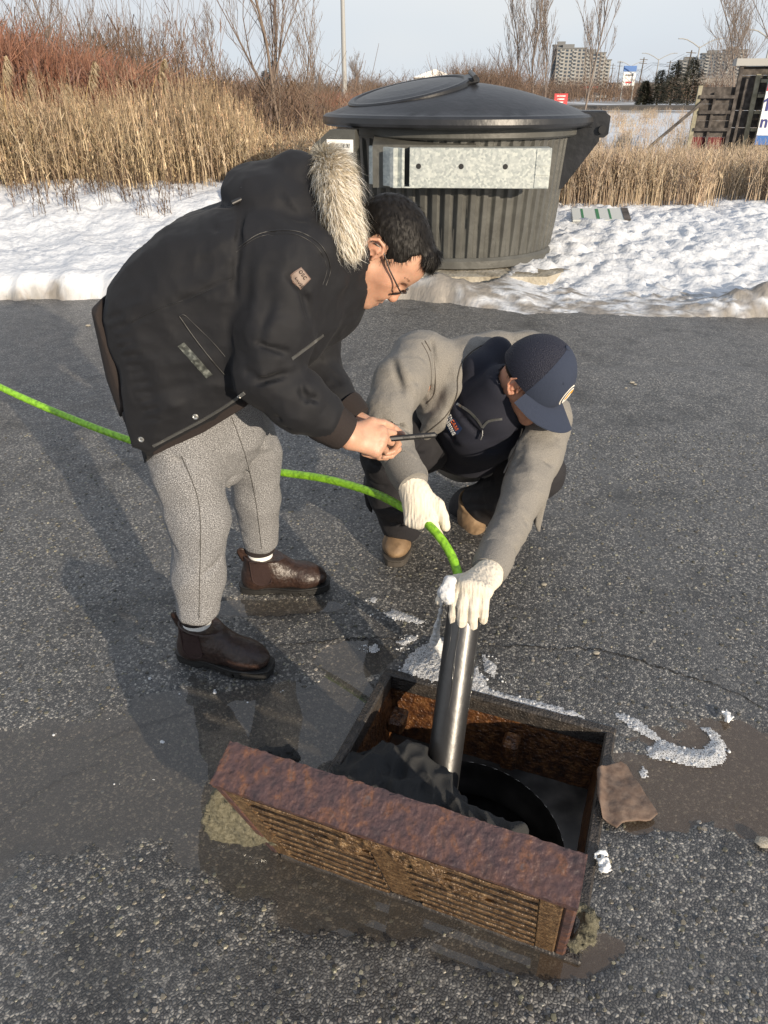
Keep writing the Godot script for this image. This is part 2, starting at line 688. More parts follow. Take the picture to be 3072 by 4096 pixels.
func materials() -> void:
	var g := func(v: float) -> Color: return Color(v, v, v)
	# asphalt: chips of stone in dark binder
	var a := mat(Color(1, 1, 1), 0.62)
	a.albedo_texture = ntex(cellular(0.135, 11, FastNoiseLite.RETURN_CELL_VALUE), 2048, [0.0, Color(0.070, 0.070, 0.071), 0.55, Color(0.112, 0.111, 0.109), 0.72, Color(0.175, 0.171, 0.163), 0.9, Color(0.28, 0.27, 0.25), 1.0, Color(0.42, 0.395, 0.35)])
	a.detail_enabled = true
	a.detail_blend_mode = BaseMaterial3D.BLEND_MODE_MUL
	a.detail_albedo = ntex(cellular(0.135, 11, FastNoiseLite.RETURN_DISTANCE2_SUB), 2048, [0.0, g.call(0.45), 0.12, g.call(0.62), 0.35, g.call(1.0), 1.0, g.call(1.0)])
	a.normal_enabled = true
	a.normal_texture = ntex(cellular(0.135, 11, FastNoiseLite.RETURN_DISTANCE2_SUB), 2048, [], 3.0)
	a.normal_scale = 0.7
	a.roughness_texture = ntex(noise(SIMPLEX, 0.012, 4, 4), 1024, [0.0, g.call(0.3), 0.45, g.call(0.52), 1.0, g.call(0.85)])
	a.roughness = 0.56
	a.uv1_scale = Vector3(0.55, 0.55, 1)
	M.asphalt = vc(a)
	var st := vc(mat(Color(1, 1, 1), 0.5))
	M.chip = st
	# water in the hollows
	var w2 := mat(Color(0.125, 0.09, 0.062), 0.02)
	w2.transparency = BaseMaterial3D.TRANSPARENCY_ALPHA
	w2.albedo_color.a = 0.5
	M.mud_puddle = w2
	var w := mat(Color(0.10, 0.092, 0.082), 0.015)
	w.transparency = BaseMaterial3D.TRANSPARENCY_ALPHA
	w.albedo_color.a = 0.42
	M.puddle = w
	var foam := vc(mat(Color(0.6, 0.61, 0.62), 0.3))
	M.foam = foam
	var film := mat(Color(1, 1, 1), 0.35)
	film.transparency = BaseMaterial3D.TRANSPARENCY_ALPHA
	film.albedo_texture = ntex(cellular(0.06, 17, FastNoiseLite.RETURN_DISTANCE2_SUB), 1024, [0.0, Color(0.64, 0.65, 0.66, 0.95), 0.14, Color(0.58, 0.59, 0.60, 0.88), 0.3, Color(0.48, 0.48, 0.48, 0.6), 0.7, Color(0.42, 0.42, 0.42, 0.42), 1.0, Color(0.4, 0.4, 0.4, 0.3)])
	film.normal_enabled = false
	film.normal_texture = ntex(cellular(0.06, 17, FastNoiseLite.RETURN_DISTANCE2_SUB), 1024, [], 2.0)
	film.uv1_scale = Vector3(2.6, 2.6, 1)
	M.film = film
	# snow
	var s := vc(mat(Color(1, 1, 1), 0.55))
	s.normal_enabled = true
	s.normal_texture = ntex(noise(SIMPLEX, 0.02, 9, 5), 1024, [], 5.0)
	s.uv1_scale = Vector3(0.8, 0.8, 1)
	M.snow = s
	M.concrete = tri_tex(mat(Color(1, 1, 1), 0.9), ntex(noise(SIMPLEX, 0.01, 21, 5), 512, [0.2, Color(0.22, 0.19, 0.14), 0.5, Color(0.33, 0.3, 0.24), 0.8, Color(0.42, 0.39, 0.33)]), ntex(noise(SIMPLEX, 0.06, 22, 4), 512, [], 3.0), 0.7)
	M.wet_concrete = tri_tex(mat(Color(1, 1, 1), 0.35), ntex(noise(SIMPLEX, 0.012, 23, 5), 512, [0.2, Color(0.02, 0.018, 0.016), 0.6, Color(0.05, 0.045, 0.04), 1.0, Color(0.09, 0.08, 0.07)]), null, 1.5)
	# rust
	M.rust = tri_tex(mat(Color(1, 1, 1), 0.42), ntex(noise(SIMPLEX, 0.014, 31, 5), 1024, [0.15, Color(0.02, 0.010, 0.007), 0.4, Color(0.055, 0.022, 0.010), 0.6, Color(0.115, 0.047, 0.016), 0.85, Color(0.18, 0.09, 0.035)]), ntex(noise(SIMPLEX, 0.07, 32, 4), 512, [], 7.0), 2.2)
	M.old_rust = tri_tex(mat(Color(1, 1, 1), 0.55), ntex(noise(SIMPLEX, 0.012, 33, 5), 1024, [0.15, Color(0.038, 0.025, 0.028), 0.42, Color(0.072, 0.040, 0.040), 0.58, Color(0.088, 0.046, 0.040), 0.72, Color(0.15, 0.062, 0.03), 0.9, Color(0.11, 0.085, 0.085)]), ntex(noise(SIMPLEX, 0.06, 34, 4), 512, [], 4.0), 2.0)
	M.grate_face = tri_tex(mat(Color(1, 1, 1), 0.4), ntex(noise(SIMPLEX, 0.03, 35, 5), 512, [0.2, Color(0.04, 0.022, 0.011), 0.5, Color(0.11, 0.064, 0.03), 0.8, Color(0.23, 0.15, 0.08)]), ntex(noise(SIMPLEX, 0.09, 36, 4), 512, [], 9.0), 3.0)
	M.black_iron = tri_tex(mat(Color(1, 1, 1), 0.5), ntex(noise(SIMPLEX, 0.02, 37, 4), 512, [0.2, Color(0.02, 0.018, 0.017), 0.8, Color(0.06, 0.05, 0.042)]), ntex(noise(SIMPLEX, 0.08, 38, 3), 512, [], 5.0), 2.5)
	for k in ["rust", "old_rust", "grate_face"]: (M[k] as StandardMaterial3D).uv1_world_triplanar = true
	# plastics and metal
	M.bin = tri_tex(mat(Color(1, 1, 1), 0.5), ntex(noise(SIMPLEX, 0.01, 41, 5), 512, [0.2, Color(0.058, 0.058, 0.053), 0.8, Color(0.085, 0.086, 0.079)]), ntex(noise(SIMPLEX, 0.04, 42, 3), 512, [], 0.8), 0.8)
	M.lid = tri_tex(mat(Color(1, 1, 1), 0.4), ntex(noise(SIMPLEX, 0.01, 43, 5), 512, [0.2, Color(0.010, 0.011, 0.013), 0.8, Color(0.019, 0.020, 0.024)]), ntex(noise(SIMPLEX, 0.03, 44, 3), 512, [], 0.8), 0.8)
	M.galvanised = tri_tex(mat(Color(1, 1, 1), 0.5, 0.35), ntex(cellular(0.035, 45, FastNoiseLite.RETURN_CELL_VALUE), 1024, [0.0, Color(0.3, 0.33, 0.33), 0.5, Color(0.4, 0.43, 0.42), 1.0, Color(0.52, 0.55, 0.52)]), null, 1.6)
	M.black = mat(Color(0.012, 0.012, 0.013), 0.45)
	M.chrome = mat(Color(0.6, 0.6, 0.58), 0.28, 0.9)
	M.white = mat(Color(0.78, 0.78, 0.76), 0.55)
	M.pipe = tri_tex(mat(Color(1, 1, 1), 0.39), ntex(noise(SIMPLEX, 0.02, 47, 4), 256, [0.2, Color(0.014, 0.014, 0.015), 0.8, Color(0.02, 0.02, 0.021)]), ntex(noise(SIMPLEX, 0.05, 48, 3), 256, [], 0.5), 3.0)
	M.pipe.metallic_specular = 0.75
	M.hose = tri_tex(mat(Color(1, 1, 1), 0.38), ntex(noise(SIMPLEX, 0.022, 49, 5), 512, [0.2, Color(0.10, 0.20, 0.02), 0.36, Color(0.17, 0.38, 0.015), 0.6, Color(0.27, 0.57, 0.03), 1.0, Color(0.36, 0.66, 0.07)]), null, 5.0)
	# cloth
	var weave := ntex(cellular(0.22, 51, FastNoiseLite.RETURN_DISTANCE), 256, [], 3.0)
	var wr := noise(SIMPLEX, 0.018, 152, 3)
	wr.fractal_type = FastNoiseLite.FRACTAL_RIDGED
	M.shell = tri_tex(mat(Color(0.0095, 0.010, 0.0125), 0.76), null, ntex(wr, 512, [], 2.0), 0.9, 0.25)
	M.shell.metallic_specular = 0.38
	M.shell.rim_enabled = true
	M.shell.rim = 0.06
	M.shell.rim_tint = 0.2
	M.knit_brown = tri_tex(mat(Color(0.018, 0.0125, 0.0115), 0.9), null, weave, 12.0)
	M.sweat = tri_tex(mat(Color(1, 1, 1), 0.95), ntex(noise(SIMPLEX, 0.15, 53, 2), 512, [0.25, Color(0.045, 0.045, 0.047), 0.42, Color(0.13, 0.13, 0.133), 0.58, Color(0.22, 0.22, 0.225), 0.78, Color(0.44, 0.44, 0.45)]), weave, 3.6, 0.5)
	M.canvas = tri_tex(mat(Color(1, 1, 1), 0.92), ntex(noise(SIMPLEX, 0.12, 54, 4), 512, [0.2, Color(0.14, 0.131, 0.118), 0.8, Color(0.255, 0.242, 0.22)]), weave, 4.5, 0.5)
	M.navy = tri_tex(mat(Color(0.009, 0.0105, 0.021), 0.85), null, weave, 10.0)
	M.dark_trouser = tri_tex(mat(Color(0.012, 0.0115, 0.0145), 0.8), null, weave, 10.0)
	M.fleece = tri_tex(mat(Color(0.03, 0.023, 0.019), 0.98), null, weave, 9.0)
	M.cap_cloth = tri_tex(mat(Color(0.021, 0.03, 0.056), 0.9), null, weave, 12.0)
	M.cap_mesh = tri_tex(mat(Color(0.007, 0.009, 0.022), 0.75), null, ntex(cellular(0.1, 56, FastNoiseLite.RETURN_DISTANCE), 256, [], 9.0), 12.0)
	M.glove = tri_tex(mat(Color(0.66, 0.60, 0.50), 0.95), null, weave, 11.0)
	M.leather = tri_tex(mat(Color(1, 1, 1), 0.42), ntex(noise(SIMPLEX, 0.03, 57, 4), 256, [0.2, Color(0.02, 0.0105, 0.008), 0.8, Color(0.042, 0.023, 0.017)]), ntex(noise(SIMPLEX, 0.05, 58, 4), 256, [], 2.0), 6.0)
	M.tan_leather = tri_tex(mat(Color(1, 1, 1), 0.7), ntex(noise(SIMPLEX, 0.02, 59, 4), 256, [0.2, Color(0.12, 0.075, 0.04), 0.8, Color(0.27, 0.18, 0.10)]), ntex(noise(SIMPLEX, 0.05, 60, 4), 256, [], 2.0), 4.0)
	M.sole = mat(Color(0.014, 0.0135, 0.013), 0.6)
	M.elastic = tri_tex(mat(Color(0.03, 0.014, 0.012), 0.9), null, weave, 14.0)
	var sk := vc(tri_tex(mat(Color(1, 1, 1), 0.5), null, ntex(noise(SIMPLEX, 0.08, 61, 3), 256, [], 0.6), 9.0))
	sk.subsurf_scatter_enabled = true
	sk.subsurf_scatter_strength = 0.12
	M.skin = sk
	M.hair = mat(Color(0.009, 0.0075, 0.0065), 0.55)
	M.hair.metallic_specular = 0.35
	M.fur = vc(mat(Color(1, 1, 1), 0.75))
	M.fur.backlight_enabled = true
	M.fur.backlight = Color(0.25, 0.22, 0.18)
	M.felt = tri_tex(mat(Color(1, 1, 1), 0.97), ntex(noise(SIMPLEX, 0.05, 62, 4), 256, [0.2, Color(0.06, 0.055, 0.035), 0.8, Color(0.15, 0.14, 0.10)]), weave, 6.0, 1.0)
	M.dark_felt = tri_tex(mat(Color(0.016, 0.0165, 0.017), 0.85), null, weave, 7.0)
	M.cardboard = tri_tex(mat(Color(1, 1, 1), 0.75), ntex(noise(SIMPLEX, 0.03, 63, 4), 256, [0.2, Color(0.11, 0.07, 0.05), 0.8, Color(0.19, 0.135, 0.10)]), ntex(noise(SIMPLEX, 0.03, 64, 4), 256, [], 2.0), 4.0)
	M.plant = vc(mat(Color(1, 1, 1), 0.85))
	M.plant.backlight_enabled = true
	M.plant.backlight = Color(0.2, 0.2, 0.2)
	M.plume = vc(mat(Color(1, 1, 1), 0.9))
	M.plume.backlight_enabled = true
	M.plume.backlight = Color(0.8, 0.8, 0.8)
	M.crack = mat(Color(0.02, 0.018, 0.016), 0.9)
	M.bark = tri_tex(mat(Color(1, 1, 1), 0.9), ntex(noise(SIMPLEX, 0.02, 65, 4), 256, [0.2, Color(0.09, 0.07, 0.055), 0.8, Color(0.20, 0.165, 0.13)]), null, 3.0)
	M.old_board = tri_tex(mat(Color(1, 1, 1), 0.9), ntex(noise(SIMPLEX, 0.02, 66, 5), 256, [0.2, Color(0.035, 0.03, 0.027), 0.8, Color(0.10, 0.088, 0.08)]), null, 0.8)
	M.pale_board = tri_tex(mat(Color(1, 1, 1), 0.9), ntex(noise(SIMPLEX, 0.02, 67, 5), 256, [0.2, Color(0.19, 0.175, 0.12), 0.8, Color(0.31, 0.29, 0.22)]), null, 0.8)
	M.grey_pole = mat(Color(0.3, 0.3, 0.29), 0.6)
	M.wood_pole = mat(Color(0.10, 0.085, 0.07), 0.9)
	M.red = mat(Color(0.55, 0.035, 0.04), 0.5)
	M.blue = mat(Color(0.04, 0.13, 0.36), 0.5)
	M.pale_wall = mat(Color(0.27, 0.265, 0.25), 0.8)
	M.grey_wall = mat(Color(0.16, 0.165, 0.17), 0.8)
	M.window = mat(Color(0.05, 0.065, 0.085), 0.15)
	M.evergreen = vc(mat(Color(1, 1, 1), 0.9))



func uv(u: float, v: float, y := 0.0) -> Vector3:      # in the square of the basin, metres
	return FROM + ALONG * u + ACROSS * v + Vector3(0, y, 0)


const HOLLOWS := [   # world x, z, half sizes of the wet hollows
	[Vector2(-0.8211, -1.2722), 0.55, 0.24], [Vector2(-0.4904, -1.3459), 0.42, 0.27], [Vector2(-0.2276, -1.4751), 0.30, 0.20], [Vector2(-0.2272, -1.1386), 0.30, 0.18], [Vector2(0.0304, -0.9776), 0.27, 0.11], [Vector2(0.2996, -0.8636), 0.22, 0.06], [Vector2(-0.0982, -1.742), 0.14, 0.08],
	[Vector2(0.6903, -1.258), 0.19, 0.13], [Vector2(0.9038, -1.3011), 0.27, 0.19], [Vector2(-0.4186, -1.999), 0.3, 0.05]]
var ground_noise := noise(SIMPLEX, 3.0, 71, 3)
var ground_fine := noise(SIMPLEX, 28.0, 72, 2)


func hollow(p: Vector3) -> float:
	var best := -1.0
	for h in HOLLOWS:
		var q := Vector2((p.x - h[0].x) / h[1], (p.z - h[0].y) / h[2])
		best = maxf(best, 1.0 - q.length())
	return best + 0.30 * ground_noise.get_noise_2d(p.x * 1.6, p.z * 1.6) + 0.16 * ground_fine.get_noise_2d(p.x * 0.5, p.z * 0.5)


func ground_y(p: Vector3) -> float:
	var q := p - FROM
	var u := q.dot(ALONG)
	var v := q.dot(ACROSS)
	var fade := smoothstep(0.0, 0.4, minf(minf(u + 3.2, 3.2 - u), minf(v + 4.8, 1.75 - v)))
	return fade * (-0.013 * smoothstep(-0.12, 0.4, hollow(p)) + 0.0035 * ground_noise.get_noise_2d(p.x * 0.7 + 9, p.z * 0.7) + 0.0028 * ground_fine.get_noise_2d(p.x, p.z))


func ground() -> void:
	var us := []
	var vs := []
	var c := 0.021
	for k in range(int(3.2 / c), 0, -1): us.append(-k * c)
	for k in 36: us.append(k * SIDE / 35)
	for k in range(1, int((3.2 - SIDE) / c) + 1): us.append(SIDE + k * c)
	for k in range(int(4.8 / c), 0, -1): vs.append(-k * c)
	for k in 36: vs.append(k * SIDE / 35)
	for k in range(1, int((1.75 - SIDE) / c) + 1): vs.append(SIDE + k * c)
	us[0] = -3.2; us[-1] = 3.2; vs[0] = -4.8; vs[-1] = 1.75
	var mb := MB.new()
	var wet := [MB.new(), MB.new()]
	var nu := us.size()
	var hs := PackedFloat32Array()
	var ho := PackedFloat32Array()
	for v in vs:
		for u in us:
			var p := uv(u, v)
			hs.append(ground_y(p))
			ho.append(hollow(p))
	for j in vs.size():
		for k in nu:
			var p: Vector3 = uv(us[k], vs[j], hs[j * nu + k])
			var a: float = hs[j * nu + mini(k + 1, nu - 1)] - hs[j * nu + maxi(k - 1, 0)]
			var b := hs[mini(j + 1, vs.size() - 1) * nu + k] - hs[maxi(j - 1, 0) * nu + k]
			var tone: float = 1.0 + smoothstep(0.0, 0.5, minf(minf(us[k] + 3.2, 3.2 - us[k]), minf(vs[j] + 4.8, 1.75 - vs[j]))) * (0.5 * ground_noise.get_noise_2d(p.x * 0.35 + 3, p.z * 0.35) + 0.3 * ground_noise.get_noise_2d(p.x * 1.2, p.z * 1.2 + 5)) + 0.25 * ground_fine.get_noise_2d(p.x * 0.25, p.z * 0.25)
			mb.col = Color(tone, tone, tone).lerp(Color(1.0, 0.86, 0.68) * 0.95, 0.8 * smoothstep(-0.1, 0.35, ho[j * nu + k]))
			mb.pt(p, (Vector3.UP - ALONG * a / (2 * c) - ACROSS * b / (2 * c)).normalized(), Vector2(p.x, p.z))
	var inside := func(k: int, j: int) -> bool: return us[k] > -0.001 and us[k] < SIDE - 0.002 and vs[j] > -0.001 and vs[j] < SIDE - 0.002
	for j in vs.size() - 1:
		for k in nu - 1:
			if inside.call(k, j): continue
			var a := j * nu + k
			mb.tri(a, a + 1, a + nu)
			mb.tri(a + 1, a + nu + 1, a + nu)
			if maxf(maxf(ho[a], ho[a + 1]), maxf(ho[a + nu], ho[a + nu + 1])) > -0.1:
				var w: MB = wet[1 if us[k] > 0.3 and vs[j] < 0.9 and uv(us[k], vs[j]).x > 0.3 else 0]
				w.face([uv(us[k], vs[j], -0.0042), uv(us[k], vs[j + 1], -0.0042), uv(us[k + 1], vs[j + 1], -0.0042), uv(us[k + 1], vs[j], -0.0042)])
	mb.col = Color.WHITE
	for rect in [[-60, 60, -9, -4.8], [-60, 60, 1.75, 40], [-60, -3.2, -4.8, 1.75], [3.2, 60, -4.8, 1.75]]:
		var q := []
		for e in [[0, 2], [0, 3], [1, 3], [1, 2]]: q.append(uv(rect[e[0]], rect[e[1]]))
		mb.face(q)
	tag(commit("asphalt_pavement", mb, M.asphalt), "wet dark asphalt of the car park with stone chips", "pavement", "", "structure")
	tag(commit("puddle", wet[0], M.puddle), "muddy puddle around the front boot, left of the open drain", "puddle", "", "structure")
	tag(commit("puddle", wet[1], M.mud_puddle), "shallow brown puddle with foam, right of the open drain", "puddle", "", "structure")
	# stone chips that stand proud of the binder
	var chip := MB.new()
	for k in 6:
		var a := TAU * k / 6
		var b := TAU * (k + 1) / 6
		var r1 := 0.75 + 0.35 * float((k * 7) % 5) / 4
		var r2 := 0.75 + 0.35 * float(((k + 1) % 6 * 7) % 5) / 4
		var p1 := Vector3(cos(a) * r1, 0, sin(a) * r1)
		var p2 := Vector3(cos(b) * r2, 0, sin(b) * r2)
		var q1 := p1 * 0.72 + Vector3(0, 0.9, 0)
		var q2 := p2 * 0.72 + Vector3(0, 0.9, 0)
		chip.face([p1, q1, q2, p2])
		chip.face([Vector3(0.1, 1.0, 0.05), q2, q1])
	var where := []
	var tints := []
	rnd.seed = 77
	while where.size() < 26000:
		var p := Vector3(rnd.randf_range(-2.0, 2.0), 0, -0.45 - 3.0 * pow(rnd.randf(), 1.6))
		var q := p - FROM
		if Vector2(q.dot(ALONG) - SIDE / 2, q.dot(ACROSS) - SIDE / 2).abs() < Vector2(SIDE / 2 + 0.015, SIDE / 2 + 0.015) and absf(q.dot(ACROSS) - SIDE / 2) < SIDE / 2 + 0.015: continue
		if absf(p.x) > 0.62 * (-p.z) + 0.75: continue
		var r := 0.0022 + 0.0065 * pow(rnd.randf(), 2.4)
		p.y = ground_y(p) - 0.0016
		var b := Basis(Vector3.UP, rnd.randf() * TAU).rotated(Vector3.RIGHT, rnd.randf_range(-0.25, 0.25)) * Basis.from_scale(Vector3(r, r * rnd.randf_range(0.35, 0.6), r * rnd.randf_range(0.6, 1.1)))
		where.append(Transform3D(b, p))
		var l := 0.05 + 0.19 * pow(rnd.randf(), 2.2)
		tints.append(Color(l * rnd.randf_range(1.0, 1.12), l, l * rnd.randf_range(0.7, 0.92)))
	tag(many("stone_chips", chip.mesh(), M.chip, where, tints), "pale stone chips standing out of the worn asphalt", "gravel", "", "stuff")


func basin() -> void:
	var o := thing("catch_basin", "open square rusty cast iron catch basin sunk into the asphalt", "drain")
	var base := Transform3D(Basis(ALONG, Vector3.UP, -ALONG.cross(Vector3.UP)).orthonormalized(), FROM)
	var at := func(u: float, v: float, y: float) -> Vector3: return uv(u, v, y)
	var rim := MB.new()
	var t := 0.022
	var rt := Basis(ALONG, Vector3.UP, ACROSS)
	for k in [[SIDE / 2, t / 2, SIDE, t], [SIDE / 2, SIDE - t / 2, SIDE, t], [t / 2, SIDE / 2, t, SIDE - 2 * t], [SIDE - t / 2, SIDE / 2, t, SIDE - 2 * t]]:
		var mb := MB.new()
		mb.box(Transform3D(rt, uv(k[0], k[1], -0.022)), Vector3(k[2] + 0.006, 0.056, k[3] + (0.006 if k[3] < 0.1 else -0.002)), 0.005)
		commit("rim", mb, M.black_iron, o)
	# four walls below the rim, leaning in a little, each of small rough panels
	var rough := noise(SIMPLEX, 22.0, 81, 3)
	for side in 4:
		var mb := MB.new()
		var n := 26
		for i in n + 1:
			for j in 9:
				var s := lerpf(0.02, SIDE - 0.02, float(i) / n)
				var y := -0.03 - 0.19 * j / 8.0
				var inn := 0.021 + 0.02 * j / 8.0
				var uu := [s, SIDE - inn, SIDE - s, inn][side] as float
				var vv := [inn, s, SIDE - inn, SIDE - s][side] as float
				var nrm: Vector3 = [ACROSS, -ALONG, -ACROSS, ALONG][side]
				var p := uv(uu, vv, y)
				mb.pt(p + nrm * 0.003 * rough.get_noise_3dv(p), (nrm + Vector3(0, 0.1, 0)).normalized(), Vector2(s, y))
		for i in n:
			for j in 8:
				var a := i * 9 + j
				mb.tri(a, a + 1, a + 9)
				mb.tri(a + 1, a + 10, a + 9)
		commit("side_wall", mb, M.rust, o)
	for k in [[0.40, 0.062, -0.125, 0.045, 0.06, 0.10], [SIDE - 0.07, 0.47, -0.175, 0.075, 0.05, 0.035], [0.07, 0.09, -0.10, 0.05, 0.07, 0.05]]:
		var mb := MB.new()
		mb.box(Transform3D(rt, uv(k[0], k[1], k[2])), Vector3(k[3], k[5], k[4]), 0.008)
		commit("support_lug", mb, M.rust, o)
	# ledge with the round shaft under it
	var lg := MB.new()
	var m := 48
	for k in m:
		var q := []
		for e in [k, k + 1]:
			var a: float = TAU * e / m
			var d := Vector2(cos(a), sin(a))
			var far := (SIDE / 2 - 0.035) / maxf(absf(d.x), absf(d.y))
			q.append(uv(SIDE / 2 + d.x * 0.275, SIDE / 2 + d.y * 0.275, -0.215))
			q.append(uv(SIDE / 2 + d.x * far, SIDE / 2 + d.y * far, -0.212))
		lg.face([q[0], q[1], q[3], q[2]])
	commit("ledge", lg, M.wet_concrete, o)
	var sh := MB.new()
	sh.lathe([Vector2(0.31, -1.3), Vector2(0.31, -0.62), Vector2(0.29, -0.61), Vector2(0.29, -0.36), Vector2(0.275, -0.35), Vector2(0.275, -0.215)], 48, Transform3D(Basis(), uv(SIDE / 2, SIDE / 2)))
	for k in sh.n.size(): sh.n[k] = -sh.n[k]
	commit("shaft", sh, M.wet_concrete, o)
	var fl := MB.new()
	fl.lathe([Vector2(0.32, -0.94), Vector2(0.0, -0.94)], 40, Transform3D(Basis(), uv(SIDE / 2, SIDE / 2)))
	var bl := mat(Color(0.012, 0.011, 0.01), 0.04)
	commit("sump_water", fl, bl, o)
	grate()


func grate() -> void:
	var lean := deg_to_rad(22.0)
	var up := (ACROSS * sin(lean) + Vector3.UP * cos(lean)).normalized()
	var out := ALONG.cross(up).normalized()
	if out.dot(ACROSS) < 0: out = -out
	var o := thing("drain_grate", "thick rusty cast iron grate with long slots, stood on edge in the drain", "grate", Vector3(-0.322, 0.40, -0.932))
	o.basis = Basis(ALONG, up, ALONG.cross(up))
	var sg := 1.0 if ALONG.cross(up).dot(out) > 0 else -1.0
	var W := 0.668
	var H := 0.56
	var D := 0.085
	var rough := noise(SIMPLEX, 30.0, 91, 4)
	# top edge: a rough plate facing up
	var te := MB.new()
	var n := 90
	for i in n + 1:
		for j in 11:
			var p := Vector3(W * i / n, 0.0, sg * (-D * (1 - j / 10.0)))
			var e := minf(minf(i, n - i) / 2.0, minf(j, 10 - j))
			p.y += 0.0034 * rough.get_noise_2d(p.x, p.z) - (0.005 * (1.0 + 0.8 * rough.get_noise_2d(p.x * 1.5, p.z + 9.0)) if e < 0.5 else 0.0)
			if j == 0 or j == 10: p.z += 0.0045 * rough.get_noise_2d(p.x * 1.2, j * 3.0)
			te.pt(p, Vector3(rough.get_noise_2d(p.x * 3, p.z * 3) * 0.25, 1, rough.get_noise_2d(p.x * 3 + 5, p.z * 3) * 0.25).normalized(), Vector2(p.x, p.z))
	for i in n:
		for j in 10:
			var a := i * 11 + j
			te.tri(a, a + 1, a + 11)
			te.tri(a + 1, a + 12, a + 11)
	te.box(Transform3D(Basis(), Vector3(W / 2, -0.014, -sg * D / 2)), Vector3(W - 0.002, 0.02, D - 0.002))
	commit("top_edge", te, M.old_rust, o)
	for k in [0, 1]:
		var s := MB.new()
		s.box(Transform3D(Basis(), Vector3(0.011 if k == 0 else W - 0.011, -H / 2 - 0.012, -sg * D / 2)), Vector3(0.022, H - 0.02, D - 0.004), 0.005)
		commit("side_edge", s, M.old_rust, o)
	var bt := MB.new()
	bt.box(Transform3D(Basis(), Vector3(W / 2, -H, -sg * D / 2)), Vector3(W - 0.004, 0.022, D - 0.004), 0.005)
	commit("bottom_edge", bt, M.old_rust, o)
	# slots lie between the bars
	var pitch := 0.047
	var rows := 11
	for col in 3:
		var x: float = [0.0415, W / 2, W - 0.0415][col]
		var w: float = [0.040, 0.075, 0.040][col]
		var up_ := MB.new()
		up_.box(Transform3D(Basis(), Vector3(x, -H / 2 - 0.01, -sg * (0.0165 if col != 1 else 0.021))), Vector3(w, H - 0.03, 0.03), 0.003)
		commit("upright", up_, M.grate_face, o)
	var bars := []
	for v in 3:
		var b := MB.new()
		var l := 0.235
		var m := 14
		for i in m:   # a slightly uneven bar, worn round and thinner towards the back
			var ring := []
			for e in [i, i + 1]:
				var x: float = -l / 2 + l * e / m
				var q := 0.0016 * rough.get_noise_2d(x * 2.0, v * 7.0)
				var h := 0.0105 + 1.5 * q
				var g := []
				for c in [[-0.3, -0.022], [-0.25, -0.008], [-0.85, -0.002], [-0.65, 0.0], [0.65, 0.0], [0.85, -0.002], [0.25, -0.008], [0.3, -0.022]]:
					g.append(Vector3(x, h * c[0], sg * (c[1] + q)))
				ring.append(g)
			for k in 7:
				b.face([ring[0][k], ring[1][k], ring[1][k + 1], ring[0][k + 1]] if sg > 0 else [ring[0][k + 1], ring[1][k + 1], ring[1][k], ring[0][k]])
		bars.append(b.mesh())
	rnd.seed = 5
	for r in rows:
		for cc in 2:
			var bm := put("bar", bars[(r * 2 + cc) % 3], M.grate_face, o)
			bm.position = Vector3(0.061 + 0.1175 if cc == 0 else W - 0.061 - 0.1175, -0.042 - r * pitch, 0.0)
	# packed mud that fills the slots in the middle
	var mud := Sdf.new()
	mud.nz = noise(SIMPLEX, 26.0, 92, 3)
	mud.namp = 0.012
	for k in [[0.30, -0.06, 0.07, 0.045], [0.40, -0.11, 0.06, 0.05], [0.25, -0.14, 0.05, 0.04], [0.47, -0.17, 0.06, 0.03], [0.42, -0.05, 0.045, 0.02]]:
		mud.ell(Transform3D(Basis(), Vector3(k[0], k[1], -sg * 0.017)), Vector3(k[2], k[3], 0.019), 0.02)
	var mm := MB.new()
	mud.mesh(mm, 0.006)
	commit("packed_mud", mm, M.grate_face, o)


